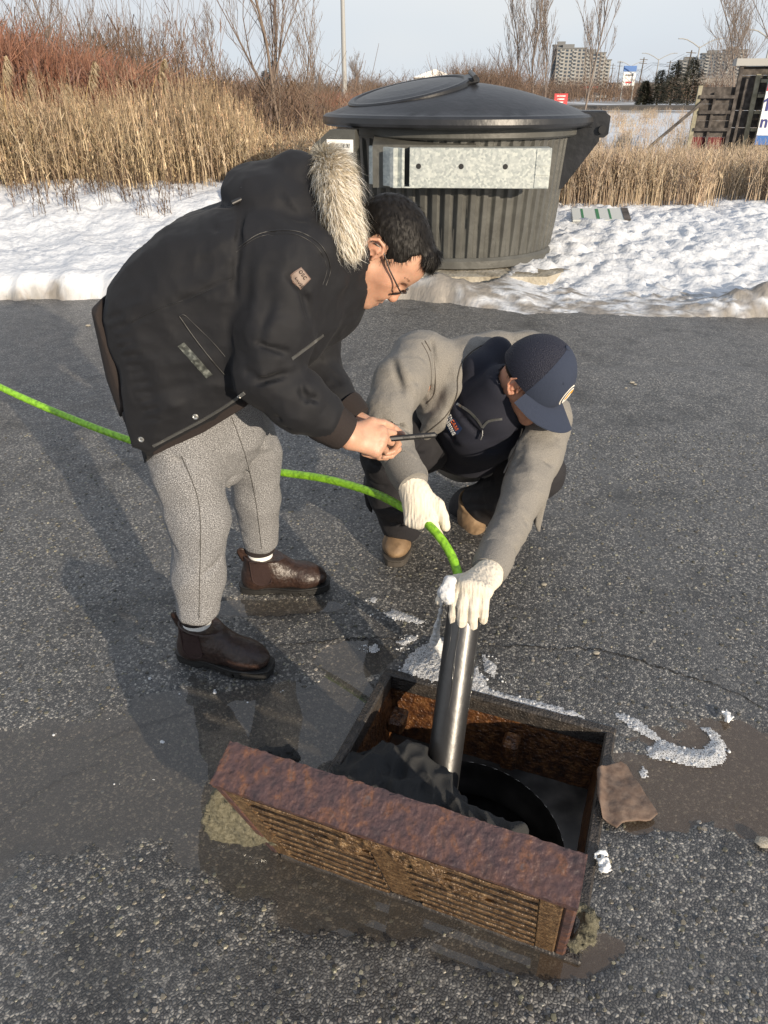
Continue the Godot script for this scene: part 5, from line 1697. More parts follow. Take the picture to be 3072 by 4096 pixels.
		cm.tube([bt * Vector3(0.075, 0.160, 0), bt * Vector3(0.075, 0.168, 0), bt * Vector3(0.074, 0.190, 0), bt * Vector3(0.074, 0.225, 0)], [0.047, 0.0505, 0.052, 0.05], 32, true)
		commit("ankle_cuff", cm, M.knit_brown, o)
	# ---- the phone in his hands
	var ph := thing("phone", "black mobile phone held level in both hands of the bending man", "phone")
	ph.transform = xf(Vector3(0.0503, 0.7321, -1.735), Vector3(0.985, 0.02, -0.17), Vector3(-0.05, 0.905, -0.42))
	var pb := MB.new()
	pb.box(Transform3D(), Vector3(0.158, 0.0135, 0.078), 0.004)
	commit("case", pb, M.black, ph)
	var ps := MB.new()
	ps.box(Transform3D(Basis(), Vector3(0, 0.0070, 0)), Vector3(0.148, 0.0012, 0.070), 0.0005)
	commit("screen", ps, mat(Color(0.006, 0.006, 0.008), 0.08), ph)
	for x in [-0.02, 0.012, 0.035]:
		var bu := MB.new()
		bu.box(Transform3D(Basis(), Vector3(x + 0.02, 0.0, 0.0392)), Vector3(0.018, 0.004, 0.0022), 0.001)
		commit("button", bu, M.black, ph)


func letter_on(f: Sdf, text: String, at: Vector3, size: float, turn: float, parent: Node, m: Material, squeeze := 1.0, off := 0.005) -> void:
	var view := (at - EYE).normalized()
	var h := f.hit(at - view * 0.4, view, 1.2)
	if h == Vector3.INF: return
	var nn := f.normal(h, f.all(), [], 0.01)
	var ux := view.cross(Vector3.UP).normalized()
	ux = ux.rotated(view, -turn)
	ux = (ux - nn * ux.dot(nn)).normalized()
	var o := put("lettering", words(text, size, "Droid Sans", 700, 0.0012), m, parent)
	o.transform = Transform3D(Basis(ux * squeeze, nn.cross(ux), nn), h + nn * off)



func crouching_worker() -> void:
	var o := thing("person", "person in grey hooded work jacket, navy cap and white knit gloves crouching behind the pipe", "person")
	var U := Vector3(0.56, 0.743, 0.378).normalized()
	var F := Vector3(0.6, -0.663, 0.44)
	F = (F - U * F.dot(U)).normalized()
	var hb := Basis(F, U, F.cross(U))
	var ht := Transform3D(hb, Vector3(0.472, 0.766, -2.15) - hb * Vector3(0.0, 0.055, 0.0))
	var skin := Color(0.46, 0.235, 0.155)
	var body := MB.new()
	var hf := Sdf.new()
	hf.base = skin
	hf.mottle = noise(SIMPLEX, 22.0, 131, 3)
	head_shape(hf, ht)
	hf.mesh(body, 0.0036)
	var trunk := Sdf.new()
	trunk.base = skin
	trunk.mottle = noise(SIMPLEX, 22.0, 131, 3)
	trunk.chain([ht * Vector3(-0.03, -0.15, 0), Vector3(0.344, 0.5329, -2.45), Vector3(0.3352, 0.288, -2.72)], [0.06, 0.14, 0.13], 0.05)
	trunk.chain([Vector3(0.1382, 0.7024, -2.35), Vector3(0.0121, 0.6481, -2.12), Vector3(0.0849, 0.5222, -1.9)], [0.055, 0.042, 0.028], 0.03)
	trunk.chain([Vector3(0.5119, 0.5307, -2.25), Vector3(0.4375, 0.4282, -2.02), Vector3(0.2828, 0.3608, -1.675)], [0.055, 0.042, 0.029], 0.03)
	trunk.chain([Vector3(0.2362, 0.3344, -2.66), Vector3(0.0345, 0.4523, -2.22), Vector3(0.066, 0.112, -2.36)], [0.085, 0.06, 0.045], 0.03)
	trunk.chain([Vector3(0.4659, 0.3257, -2.68), Vector3(0.5127, 0.3446, -2.28), Vector3(0.3885, 0.0029, -2.62)], [0.085, 0.06, 0.045], 0.03)
	trunk.mesh(body, 0.016)
	commit("body", body, M.skin, o)
	face_details(o, ht)
	var hair := Sdf.new()
	hair.ell(ht * Transform3D(Basis(), Vector3(-0.012, 0.05, 0)), Vector3(0.103, 0.09, 0.081), 0.02)
	hair.slab([Vector2(0.034, -0.012), Vector2(0.044, 0.05), Vector2(-0.15, 0.06), Vector2(-0.15, -0.055), Vector2(-0.055, -0.06), Vector2(-0.034, -0.02), Vector2(-0.034, 0.034), Vector2(0.004, 0.038), Vector2(0.018, 0.02), Vector2(0.02, -0.01)], 0.0, 0.2, 0.002, 0.006, 2, ht)
	var hm := MB.new()
	hair.mesh(hm, 0.005)
	var all_ := func(p: Vector3) -> bool: return true
	var fl := func(p: Vector3, n: Vector3) -> Vector3: return hb * Vector3(0.2, -1, 0)
	hm.add(strands(hm, 2500, all_, fl, 0.014, 0.0006, 0.15, 41, func(r: float) -> Color: return Color.WHITE))
	commit("hair", hm, M.hair, o)
	cap(o, ht)
	# ---- sweater with a standing collar
	var s := Sdf.new()
	s.chain([Vector3(0.3684, 0.5958, -2.42), Vector3(0.3403, 0.5516, -2.36), Vector3(0.3246, 0.3953, -2.5)], [0.15, 0.165, 0.15], 0.05)
	s.ell(Transform3D(Basis(), Vector3(0.3503, 0.5469, -2.31)), Vector3(0.14, 0.12, 0.12), 0.04)
	s.chain([Vector3(0.2751, 0.6246, -2.3), Vector3(0.3071, 0.7194, -2.3), Vector3(0.3717, 0.7619, -2.36)], [0.05, 0.05, 0.05], 0.03)
	s.chain([ht * Vector3(-0.032, -0.20, 0), ht * Vector3(-0.03, -0.085, 0)], [0.088, 0.082], 0.02)
	s.chain([Vector3(0.3797, 0.5881, -2.21), Vector3(0.414, 0.6394, -2.22)], [0.045, 0.045], 0.03)
	s.ball(ht * Vector3(0.005, -0.15, 0), 0.082, 0.03)
	s.cone(ht * Vector3(-0.02, -0.02, 0), ht * Vector3(-0.01, -0.12, 0.0), 0.068, 0.05, 0.01, 1)
	var sc := []
	for k in [[Vector3(0.1947, 0.5522, -2.2), Vector3(0.3794, 0.4784, -2.2), -0.0162, 0.0136], [Vector3(0.2415, 0.5115, -2.2), Vector3(0.4049, 0.536, -2.2), 0.0162, 0.0136], [Vector3(0.2518, 0.6002, -2.2), Vector3(0.3151, 0.536, -2.2), -0.0121, 0.0102], [Vector3(0.2259, 0.678, -2.2), Vector3(0.2518, 0.6002, -2.2), -0.0121, 0.0119]]:
		crease(s, k[0], k[1], k[2], k[3], sc)
	s.folds = sc
	var sm := MB.new()
	s.mesh(sm, 0.009)
	var sweater := commit("sweater", sm, M.navy, o)
	zipper(s, [Vector3(0.2305, 0.6441, -2.2), Vector3(0.2685, 0.6191, -2.2), Vector3(0.2967, 0.5906, -2.2), Vector3(0.3164, 0.5619, -2.2)], sweater)
	zipper(s, [Vector3(0.3164, 0.5619, -2.2), Vector3(0.3357, 0.5843, -2.2), Vector3(0.378, 0.5922, -2.2)], sweater)
	var pull := on(s, [Vector3(0.3161, 0.5441, -2.2)])
	if pull.size():
		var pm := MB.new()
		pm.tube([pull[0] + Vector3(0, 0.012, 0.008), pull[0] + Vector3(0, -0.004, 0.012), pull[0] + Vector3(-0.004, -0.018, 0.012)], 0.0045, 8, true, 0.5)
		commit("zip_pull", pm, M.chrome, sweater)
	patch_on(s, [Vector3(0.1876, 0.5811, -2.2), Vector3(0.2103, 0.6033, -2.2), Vector3(0.2301, 0.5922, -2.2), Vector3(0.2539, 0.5603, -2.2), Vector3(0.2401, 0.5393, -2.2), Vector3(0.2129, 0.5441, -2.2)], "chest_print", mat(Color(0.012, 0.03, 0.085), 0.7), sweater, 0.003, 0.006)
	letter_on(s, "IN", Vector3(0.2159, 0.5954, -2.2), 0.021, deg_to_rad(-58.0), sweater, M.white, 0.9, 0.006)
	letter_on(s, "CAM", Vector3(0.2295, 0.5731, -2.2), 0.021, deg_to_rad(-52.0), sweater, mat(Color(0.72, 0.16, 0.05), 0.7), 0.85, 0.006)
	letter_on(s, "MBING", Vector3(0.2165, 0.5651, -2.2), 0.021, deg_to_rad(-52.0), sweater, M.white, 0.8, 0.006)
	# ---- jacket, open at the front
	var j := Sdf.new()
	j.chain([Vector3(0.165, 0.6725, -2.4), Vector3(0.3135, 0.6192, -2.52), Vector3(0.5085, 0.6091, -2.5)], [0.115, 0.125, 0.11], 0.05)
	j.chain([Vector3(0.3384, 0.5524, -2.56), Vector3(0.3414, 0.2819, -2.78)], [0.17, 0.19], 0.05)
	j.chain([Vector3(0.1613, 0.7149, -2.36), Vector3(0.2037, 0.5763, -2.34), Vector3(0.1769, 0.413, -2.46)], [0.085, 0.075, 0.07], 0.04)
	j.chain([Vector3(0.5139, 0.5789, -2.42), Vector3(0.5047, 0.4038, -2.46)], [0.10, 0.09], 0.04)
	j.chain([Vector3(0.2395, 0.6957, -2.37), Vector3(0.2711, 0.7335, -2.4), Vector3(0.3715, 0.7338, -2.46), Vector3(0.4917, 0.7307, -2.47), Vector3(0.5612, 0.7303, -2.42)], [0.05, 0.06, 0.06, 0.06, 0.05], 0.03)    # hood
	j.chain([Vector3(0.2828, 0.7463, -2.37), Vector3(0.2413, 0.7082, -2.31), Vector3(0.2256, 0.6519, -2.27), Vector3(0.1831, 0.5675, -2.26), Vector3(0.1432, 0.511, -2.28)], [0.03, 0.026, 0.026, 0.026, 0.024], 0.025)                         # front edge
	j.chain([Vector3(0.1149, 0.7385, -2.36), Vector3(0.0469, 0.7084, -2.2), Vector3(0.012, 0.6516, -2.1)], [0.092, 0.076, 0.069], 0.03)
	j.chain([Vector3(0.012, 0.6516, -2.1), Vector3(0.0284, 0.5848, -2.02), Vector3(0.0746, 0.5296, -1.915)], [0.068, 0.057, 0.050], 0.012)
	j.chain([Vector3(0.532, 0.5634, -2.27), Vector3(0.4857, 0.4901, -2.14), Vector3(0.4297, 0.4308, -2)], [0.090, 0.076, 0.067], 0.03)
	j.chain([Vector3(0.4297, 0.4308, -2), Vector3(0.3596, 0.3805, -1.85), Vector3(0.2945, 0.3638, -1.7)], [0.066, 0.056, 0.049], 0.012)
	j.chain([Vector3(0.3683, 0.8047, -2.2), Vector3(0.3318, 0.7153, -2.14), Vector3(0.3043, 0.6335, -2.1)], [0.085, 0.085, 0.10], 0.02)
	for k in 3: j.op[j.op.size() - 1 - k] = 1 if k < 2 else j.op[j.op.size() - 1 - k]
	j.ell(Transform3D(Basis(), Vector3(0.3314, 0.5517, -2.22)), Vector3(0.125, 0.16, 0.10), 0.02, 1)
	j.ell(Transform3D(hb, ht * Vector3(0.0, 0.02, 0)), Vector3(0.125, 0.14, 0.10), 0.01, 1)
	j.cone(ht * Vector3(-0.02, -0.05, 0), ht * Vector3(0.0, -0.17, 0), 0.09, 0.085, 0.01, 1)
	var cr := []
	for k in [[Vector3(0.0264, 0.8168, -2.1), Vector3(0.0561, 0.7198, -2.1), -0.0182, 0.0119], [Vector3(0.0805, 0.7516, -2.1), Vector3(0.1221, 0.6889, -2.1), -0.0243, 0.011], [Vector3(0.0621, 0.7873, -2.1), Vector3(0.0912, 0.6978, -2.1), 0.0162, 0.0136], [Vector3(-0.0583, 0.6561, -2.1), Vector3(0.0632, 0.6076, -2.1), -0.0203, 0.0093], [Vector3(-0.0412, 0.6889, -2.1), Vector3(0.0712, 0.6411, -2.1), 0.0142, 0.011], [Vector3(-0.0106, 0.6335, -2.1), Vector3(0.0792, 0.5876, -2.1), -0.0182, 0.0093], [Vector3(-0.0488, 0.6229, -2.1), Vector3(0.0437, 0.5721, -2.1), 0.0121, 0.0102], [Vector3(-0.0546, 0.6137, -2.1), Vector3(0.0379, 0.5798, -2.1), -0.0142, 0.0076], [Vector3(-0.0209, 0.5486, -2.1), Vector3(0.0734, 0.5009, -2.1), -0.0121, 0.0102], [Vector3(0.0007, 0.5089, -2.1), Vector3(0.095, 0.5089, -2.1), 0.0101, 0.0102], [Vector3(-0.0022, 0.4848, -2.1), Vector3(0.0884, 0.4767, -2.1), -0.0101, 0.0076], [Vector3(0.102, 0.8293, -2.1), Vector3(0.1398, 0.7007, -2.1), -0.0121, 0.0136], [Vector3(0.1343, 0.8774, -2.1), Vector3(0.1508, 0.7873, -2.1), -0.0121, 0.0102]]:
		crease(j, k[0], k[1], k[2], k[3], cr)
	for k in [[Vector3(0.3619, 0.6092, -1.95), Vector3(0.4924, 0.6383, -1.95), -0.0182, 0.0102], [Vector3(0.3914, 0.5797, -1.95), Vector3(0.5029, 0.6048, -1.95), 0.0162, 0.0119], [Vector3(0.3805, 0.5498, -1.95), Vector3(0.4949, 0.5573, -1.95), -0.0121, 0.0119], [Vector3(0.3458, 0.5072, -1.95), Vector3(0.4683, 0.4623, -1.95), -0.0203, 0.0093], [Vector3(0.3388, 0.4732, -1.95), Vector3(0.461, 0.4259, -1.95), 0.0142, 0.0119], [Vector3(0.3398, 0.4418, -1.95), Vector3(0.4494, 0.4019, -1.95), -0.0162, 0.0085], [Vector3(0.3384, 0.3858, -1.95), Vector3(0.4401, 0.3531, -1.95), -0.0101, 0.0119], [Vector3(0.329, 0.32, -1.95), Vector3(0.4305, 0.3033, -1.95), 0.0101, 0.0119], [Vector3(0.3176, 0.2779, -1.95), Vector3(0.4179, 0.2523, -1.95), -0.0101, 0.0102], [Vector3(0.4148, 0.6165, -1.95), Vector3(0.44, 0.4965, -1.95), 0.0101, 0.017]]:
		crease(j, k[0], k[1], k[2], k[3], cr)
	j.folds = cr
	j.nz = ridged(6.0, 27)
	j.namp = 0.0065
	var jm := MB.new()
	j.mesh(jm, 0.008)
	var jacket := commit("jacket", jm, M.canvas, o)
	var sm2 := mat(Color(0.07, 0.06, 0.05), 0.9)
	seam(j, [Vector3(0.124, 0.8463, -2.2), Vector3(0.1494, 0.7974, -2.2), Vector3(0.1585, 0.7385, -2.2), Vector3(0.1576, 0.678, -2.2), Vector3(0.1354, 0.6441, -2.2)], jacket, 0.0018, sm2)
	seam(j, [Vector3(0.1143, 0.8406, -2.2), Vector3(0.1381, 0.7945, -2.2), Vector3(0.1471, 0.7355, -2.2), Vector3(0.1445, 0.6811, -2.2)], jacket, 0.0012, sm2)
	seam(j, [Vector3(0.3579, 0.8196, -2.3), Vector3(0.2951, 0.7927, -2.3), Vector3(0.2532, 0.7502, -2.3), Vector3(0.2395, 0.6961, -2.3), Vector3(0.2381, 0.6326, -2.3), Vector3(0.2046, 0.5593, -2.3), Vector3(0.1384, 0.4956, -2.3)], jacket, 0.002, sm2)
	# fleece lining seen inside the hood and the front
	var ln := Sdf.new()
	ln.chain([Vector3(0.3829, 0.6685, -2.45), Vector3(0.3378, 0.5921, -2.43), Vector3(0.2861, 0.4927, -2.42)], [0.085, 0.115, 0.115], 0.05)
	ln.cone(ht * Vector3(-0.02, -0.02, 0), ht * Vector3(0.0, -0.15, 0), 0.075, 0.07, 0.01, 1)
	var lm := MB.new()
	ln.mesh(lm, 0.012)
	commit("fleece_lining", lm, M.fleece, jacket)
	for c in [[Vector3(0.0523, 0.5519, -1.955), Vector3(0.0845, 0.5209, -1.885)], [Vector3(0.3181, 0.3678, -1.755), Vector3(0.2833, 0.3627, -1.67)]]:
		var cf := MB.new()
		var pts := []
		var rr := []
		for k in 6:
			pts.append((c[0] as Vector3).lerp(c[1], k / 5.0))
			rr.append([0.0535, 0.0545, 0.0545, 0.0535, 0.0525, 0.046][k])
		cf.tube(pts, rr, 40, true)
		commit("cuff", cf, M.canvas, jacket)
	var bt := MB.new()
	for q in on(j, [Vector3(0.2356, 0.6887, -2.2), Vector3(0.381, 0.5164, -2.2)]): bt.lathe([Vector2(0.008, 0), Vector2(0.007, 0.003), Vector2(0, 0.003)], 14, xf(q, Vector3.RIGHT, Vector3(0, 0.3, 1)))
	var st := MB.new()
	st.tube(smooth([Vector3(0.4365, 0.5774, -2.16), Vector3(0.419, 0.5395, -2.12), Vector3(0.3841, 0.5041, -2.06), Vector3(0.3672, 0.484, -2.03)], 5), 0.003, 6)
	commit("drawstring", st, M.black, jacket)
	# hanging tails of the open jacket
	for q in [[Vector2(0.6108, 0.3152), Vector2(0.6053, 0.2737), Vector2(0.5845, 0.0459), Vector2(0.5617, 0.097), Vector2(0.5617, 0.2354), Vector2(0.5638, 0.3301)], [Vector2(-0.0785, 0.2391), Vector2(-0.0508, 0.2488), Vector2(-0.0412, 0.1505), Vector2(-0.0467, 0.1163), Vector2(-0.069, 0.1645)]]:
		var tl := Sdf.new()
		var z := -2.42 if (q[0] as Vector2).x > 0.2 else -2.45
		tl.slab(q, z, 0.05, 0.008, 0.01)
		var tm := MB.new()
		tl.mesh(tm, 0.009)
		commit("jacket_tail", tm, M.canvas if z > -2.43 else M.dark_trouser, jacket)
	# ---- trousers
	var t := Sdf.new()
	t.ell(Transform3D(Basis(), Vector3(0.3346, 0.2981, -2.72)), Vector3(0.19, 0.15, 0.18), 0.05)
	t.chain([Vector3(0.234, 0.3529, -2.64), Vector3(0.1157, 0.4216, -2.4), Vector3(0.0207, 0.4523, -2.22)], [0.125, 0.11, 0.095], 0.04)
	t.chain([Vector3(0.0207, 0.4523, -2.22), Vector3(0.0296, 0.3009, -2.26), Vector3(0.0662, 0.102, -2.36)], [0.09, 0.085, 0.075], 0.03)
	t.chain([Vector3(0.4616, 0.3443, -2.66), Vector3(0.5065, 0.3485, -2.44), Vector3(0.5347, 0.3525, -2.3)], [0.125, 0.11, 0.092], 0.04)
	t.chain([Vector3(0.5347, 0.3525, -2.3), Vector3(0.4734, 0.175, -2.46), Vector3(0.3565, 0.0065, -2.66)], [0.088, 0.088, 0.09], 0.03)
	var tc := []
	for k in [[Vector3(0.0464, 0.4533, -2.2), Vector3(0.1515, 0.5033, -2.2), -0.0162, 0.0119], [Vector3(0.0315, 0.4024, -2.2), Vector3(0.1081, 0.4195, -2.2), 0.0142, 0.0119], [Vector3(0.0166, 0.2611, -2.2), Vector3(0.1111, 0.2792, -2.2), -0.0162, 0.0102], [Vector3(0.0248, 0.2061, -2.2), Vector3(0.1205, 0.2153, -2.2), -0.0142, 0.0085], [Vector3(0.2815, 0.3327, -2.2), Vector3(0.3583, 0.3503, -2.2), -0.0142, 0.0102], [Vector3(0.2767, 0.2792, -2.2), Vector3(0.3634, 0.2792, -2.2), -0.0121, 0.0102], [Vector3(-0.0678, 0.4533, -2.2), Vector3(0.0008, 0.4195, -2.2), -0.0121, 0.0085], [Vector3(-0.061, 0.3851, -2.2), Vector3(0.0085, 0.3503, -2.2), -0.0121, 0.0085]]:
		crease(t, k[0], k[1], k[2], k[3], tc)
	t.folds = tc
	t.nz = noise(SIMPLEX, 9.0, 29, 3)
	t.namp = 0.007
	var trm := MB.new()
	t.mesh(trm, 0.0105)
	commit("trousers", trm, M.dark_trouser, o)
	# ---- boots
	var toe: Vector3 = Vector3(0.0312, 0.0, -2.2443)
	for b in [[Vector3(toe.x + 0.04, 0.0, toe.z - 0.29), Vector3(-0.11, 0, 0.99), 0.0], [Vector3(0.3313, -0.0249, -2.7), Vector3(0.14, -0.33, 0.93), 1.0]]:
		var d: Vector3 = (b[1] as Vector3).normalized()
		var side := d.cross(Vector3.UP).normalized()
		var f := boot(o, "boot", Transform3D(Basis(d, side.cross(d), side), b[0]), 0.30, 0.15, M.tan_leather, mat(Color(0.05, 0.043, 0.036), 0.8))
	# ---- gloves: one lets the hose run through the fist, the other lies over the end of the pipe
	var g1 := Sdf.new()
	hand_shape(g1, Vector3(0.0846, 0.5119, -1.885), Vector3(0.20, -0.78, 0.52), Vector3(-0.30, 0.45, 0.84), -1.0, [[24, 20, 14], [64, 78, 45], [72, 80, 45], [76, 80, 45]], 0.05, [Vector3(0.70, 0.05, 0.70), Vector3(0.97, -0.1, 0.18), Vector3(1.0, -0.25, -0.05)], 0.0035, 1.14)
	g1.cone(Vector3(0.0756, 0.5222, -1.9), Vector3(0.0937, 0.4879, -1.865), 0.039, 0.037, 0.02)
	var gm := MB.new()
	var knit := noise(SIMPLEX, 130.0, 141, 1)
	g1.nz = knit
	g1.namp = 0.0013
	g1.nsc = Vector3(1.0, 0.10, 0.5)
	g1.mesh(gm, 0.0028)
	var glove := commit("glove", gm, M.glove, o)
	var g2 := Sdf.new()
	hand_shape(g2, Vector3(0.2828, 0.3703, -1.65), Vector3(-0.50, 0.16, 0.84), Vector3(0.05, 0.97, -0.2), 1.0, [[62, 26, 10], [66, 26, 10], [68, 28, 12], [72, 30, 14]], 0.12, [Vector3(0.45, -0.15, 0.88), Vector3(0.75, -0.55, 0.45), Vector3(0.7, -0.75, 0.1)], 0.0028, 1.2)
	g2.cone(Vector3(0.2949, 0.3677, -1.685), Vector3(0.2736, 0.3685, -1.635), 0.038, 0.036, 0.02)
	var gm2 := MB.new()
	g2.nz = knit
	g2.namp = 0.0013
	g2.nsc = Vector3(1.0, 0.10, 0.5)
	g2.mesh(gm2, 0.0028)
	commit("glove", gm2, M.glove, o)
	# ribbing, dark blue edge
	for c in [[g1, Vector3(0.0703, 0.5286, -1.905), Vector3(0.0964, 0.4801, -1.86), glove]]:
		var ax: Vector3 = (c[2] - c[1]).normalized()
		var e := MB.new()
		var ring := []
		var u := ax.cross(Vector3.UP).normalized()
		for k in 33:
			var a := TAU * k / 32
			ring.append(c[1] + ax * 0.004 + (u * cos(a) + ax.cross(u) * sin(a)) * 0.0405)
		e.tube(ring, 0.003, 6, false)
		commit("glove_edge", e, mat(Color(0.03, 0.16, 0.28), 0.9), c[3])


func cap(o: Node, ht: Transform3D) -> void:
	var dome := func(az: float, el: float, r := 1.0) -> Vector3:   # az 0 at the front
		var c := cos(el)
		return ht * Vector3((cos(az) * c * 0.116 * r) - 0.002, 0.042 + sin(el) * 0.128 * r, sin(az) * c * 0.094 * r)
	for part in 2:   # solid front panels, net at the back
		var mb := MB.new()
		var a0 := -1.32 if part == 0 else 1.32
		var a1 := 1.32 if part == 0 else TAU - 1.32
		var n := 30
		for i in n + 1:
			for k in 15:
				var az := lerpf(a0, a1, float(i) / n)
				var el := lerpf(-0.16 + 0.05 * cos(az), PI / 2, k / 14.0)
				var seam_ := 0.0
				for sx in [0.0, 0.0 + TAU / 6, -TAU / 6, TAU / 3, -TAU / 3, PI]: seam_ = maxf(seam_, exp(-((wrapf(az - sx, -PI, PI)) * cos(el) / 0.03) ** 2))
				var p: Vector3 = dome.call(az, el, 1.0 - 0.006 * seam_ + (0.0 if part == 0 else -0.006))
				var q: Vector3 = ht.affine_inverse() * p
				mb.pt(p, (ht.basis * Vector3(q.x / 0.0128, (q.y - 0.042) / 0.013, q.z / 0.0083)).normalized(), Vector2(az * 0.1, el * 0.11))
		for i in n:
			for k in 14:
				var a := i * 15 + k
				mb.tri(a, a + 1, a + 15)
				mb.tri(a + 1, a + 16, a + 15)
		if part == 0:
			var c := commit("cap", mb, M.cap_cloth, o)
			var br := MB.new()
			var m := 24
			for k in m + 1:
				var az := lerpf(-1.3, 1.3, float(k) / m)
				for w in 9:
					var q := w / 8.0
					var inner := Vector3(cos(az) * 0.113 - 0.002, 0.026, sin(az) * 0.092)
					var reach := 0.086 * pow(maxf(cos(az / 1.3 * PI / 2), 0.0), 0.33)
					var outp := Vector3(inner.x + reach, 0.024 - 0.030 * (sin(az) ** 2) - 0.008 * q, inner.z * 1.03)
					var p := inner.lerp(outp, q)
					p.y -= 0.012 * q * q * absf(sin(az))
					br.pt(ht * p, (ht.basis * Vector3(0.08, 1, sin(az) * 0.5)).normalized(), Vector2(p.x, p.z))
			for k in m:
				for w in 8:
					var a := k * 9 + w
					br.tri(a, a + 1, a + 9)
					br.tri(a + 1, a + 10, a + 9)
			var under := br.v.size()
			for k in under: br.pt(br.v[k] - ht.basis.y * 0.003, -br.n[k], br.u[k])
			for k in m:
				for w in 8:
					var a := under + k * 9 + w
					br.tri(a, a + 1, a + 9)
					br.tri(a + 1, a + 10, a + 9)
			commit("brim", br, M.cap_cloth, c)
			var bu := MB.new()
			bu.lathe([Vector2(0.009, -0.002), Vector2(0.0085, 0.002), Vector2(0.005, 0.0045), Vector2(0, 0.005)], 16, ht * Transform3D(Basis(), Vector3(-0.002, 0.1695, 0)))
			commit("top_button", bu, M.cap_cloth, c)
			for az in [0.62, -0.62]:
				var ey := MB.new()
				var p: Vector3 = dome.call(az, 0.62, 1.0)
				var n2: Vector3 = (p - ht * Vector3(0, 0.042, 0)).normalized()
				var ring := []
				for k in 13: ring.append(p + xf(Vector3.ZERO, n2.cross(Vector3.UP), n2).basis * Vector3(cos(TAU * k / 12), 0, sin(TAU * k / 12)) * 0.0035)
				ey.tube(ring, 0.001, 5, false)
				commit("eyelet", ey, M.cap_cloth, c)
			# round woven emblem on the front
			for e in [[0.034, 1.006, Color(0.75, 0.72, 0.66), "emblem"], [0.029, 1.014, Color(0.02, 0.022, 0.035), "emblem_ring"], [0.026, 1.02, Color(0.72, 0.70, 0.66), "emblem_field"]]:
				var em := MB.new()
				disc(em, dome, e[0], e[1], 0.0, TAU, 0.0)
				commit(e[3], em, mat(e[2], 0.8), c)
			var sw := MB.new()
			disc(sw, dome, 0.021, 1.027, -0.5, 3.4, 0.011)
			commit("emblem_mark", sw, mat(Color(0.62, 0.30, 0.03), 0.8), c)
		else:
			commit("cap_net", mb, M.cap_mesh, o)


func disc(mb: MB, dome: Callable, r: float, out: float, a0: float, a1: float, hole: float) -> void:
	var n := 24
	for k in n + 1:
		var a := lerpf(a0, a1, float(k) / n)
		for q in [hole, (hole + r) / 2, r]:
			var p: Vector3 = dome.call(q * cos(a) / 0.1, 0.30 + q * sin(a) / 0.114, out)
			var c: Vector3 = dome.call(0.0, 0.3, 0.0)
			mb.pt(p, (p - c).normalized())
	for k in n:
		for w in 2:
			var s := k * 3 + w
			mb.tri(s, s + 1, s + 3)
			mb.tri(s + 1, s + 4, s + 3)



func bubbles(poly: Array, count: int, size: float, where: Array, tints: Array, y := 0.0) -> void:   # poly: ground points
	var g := PackedVector2Array()
	var lo := Vector2.INF
	var hi := -Vector2.INF
	for p in poly:
		var q := Vector2(p.x, p.z)
		g.append(q)
		lo = lo.min(q)
		hi = hi.max(q)
	var n := 0
	var tries := 0
	while n < count and tries < count * 30:
		tries += 1
		var q := Vector2(rnd.randf_range(lo.x, hi.x), rnd.randf_range(lo.y, hi.y))
		var edge := 0.012 * ground_fine.get_noise_2d(q.x * 3, q.y * 3)
		if not Geometry2D.is_point_in_polygon(q + Vector2(edge, edge), g): continue
		if ground_fine.get_noise_2d(q.x * 1.4 + 7, q.y * 1.4) > 0.22 or ground_fine.get_noise_2d(q.x * 5.0, q.y * 5.0 + 3) > 0.08: continue
		n += 1
		var r := size * (0.45 + 2.2 * pow(rnd.randf(), 6.0))
		var p := Vector3(q.x, maxf(ground_y(Vector3(q.x, 0, q.y)), -0.004) + r * 0.25 + y * rnd.randf(), q.y)
		where.append(Transform3D(Basis(Vector3.UP, rnd.randf() * 6).scaled(Vector3(r, r * 0.8, r)), p))
		var w := rnd.randf_range(0.8, 1.05)
		tints.append(Color(w, w, w))


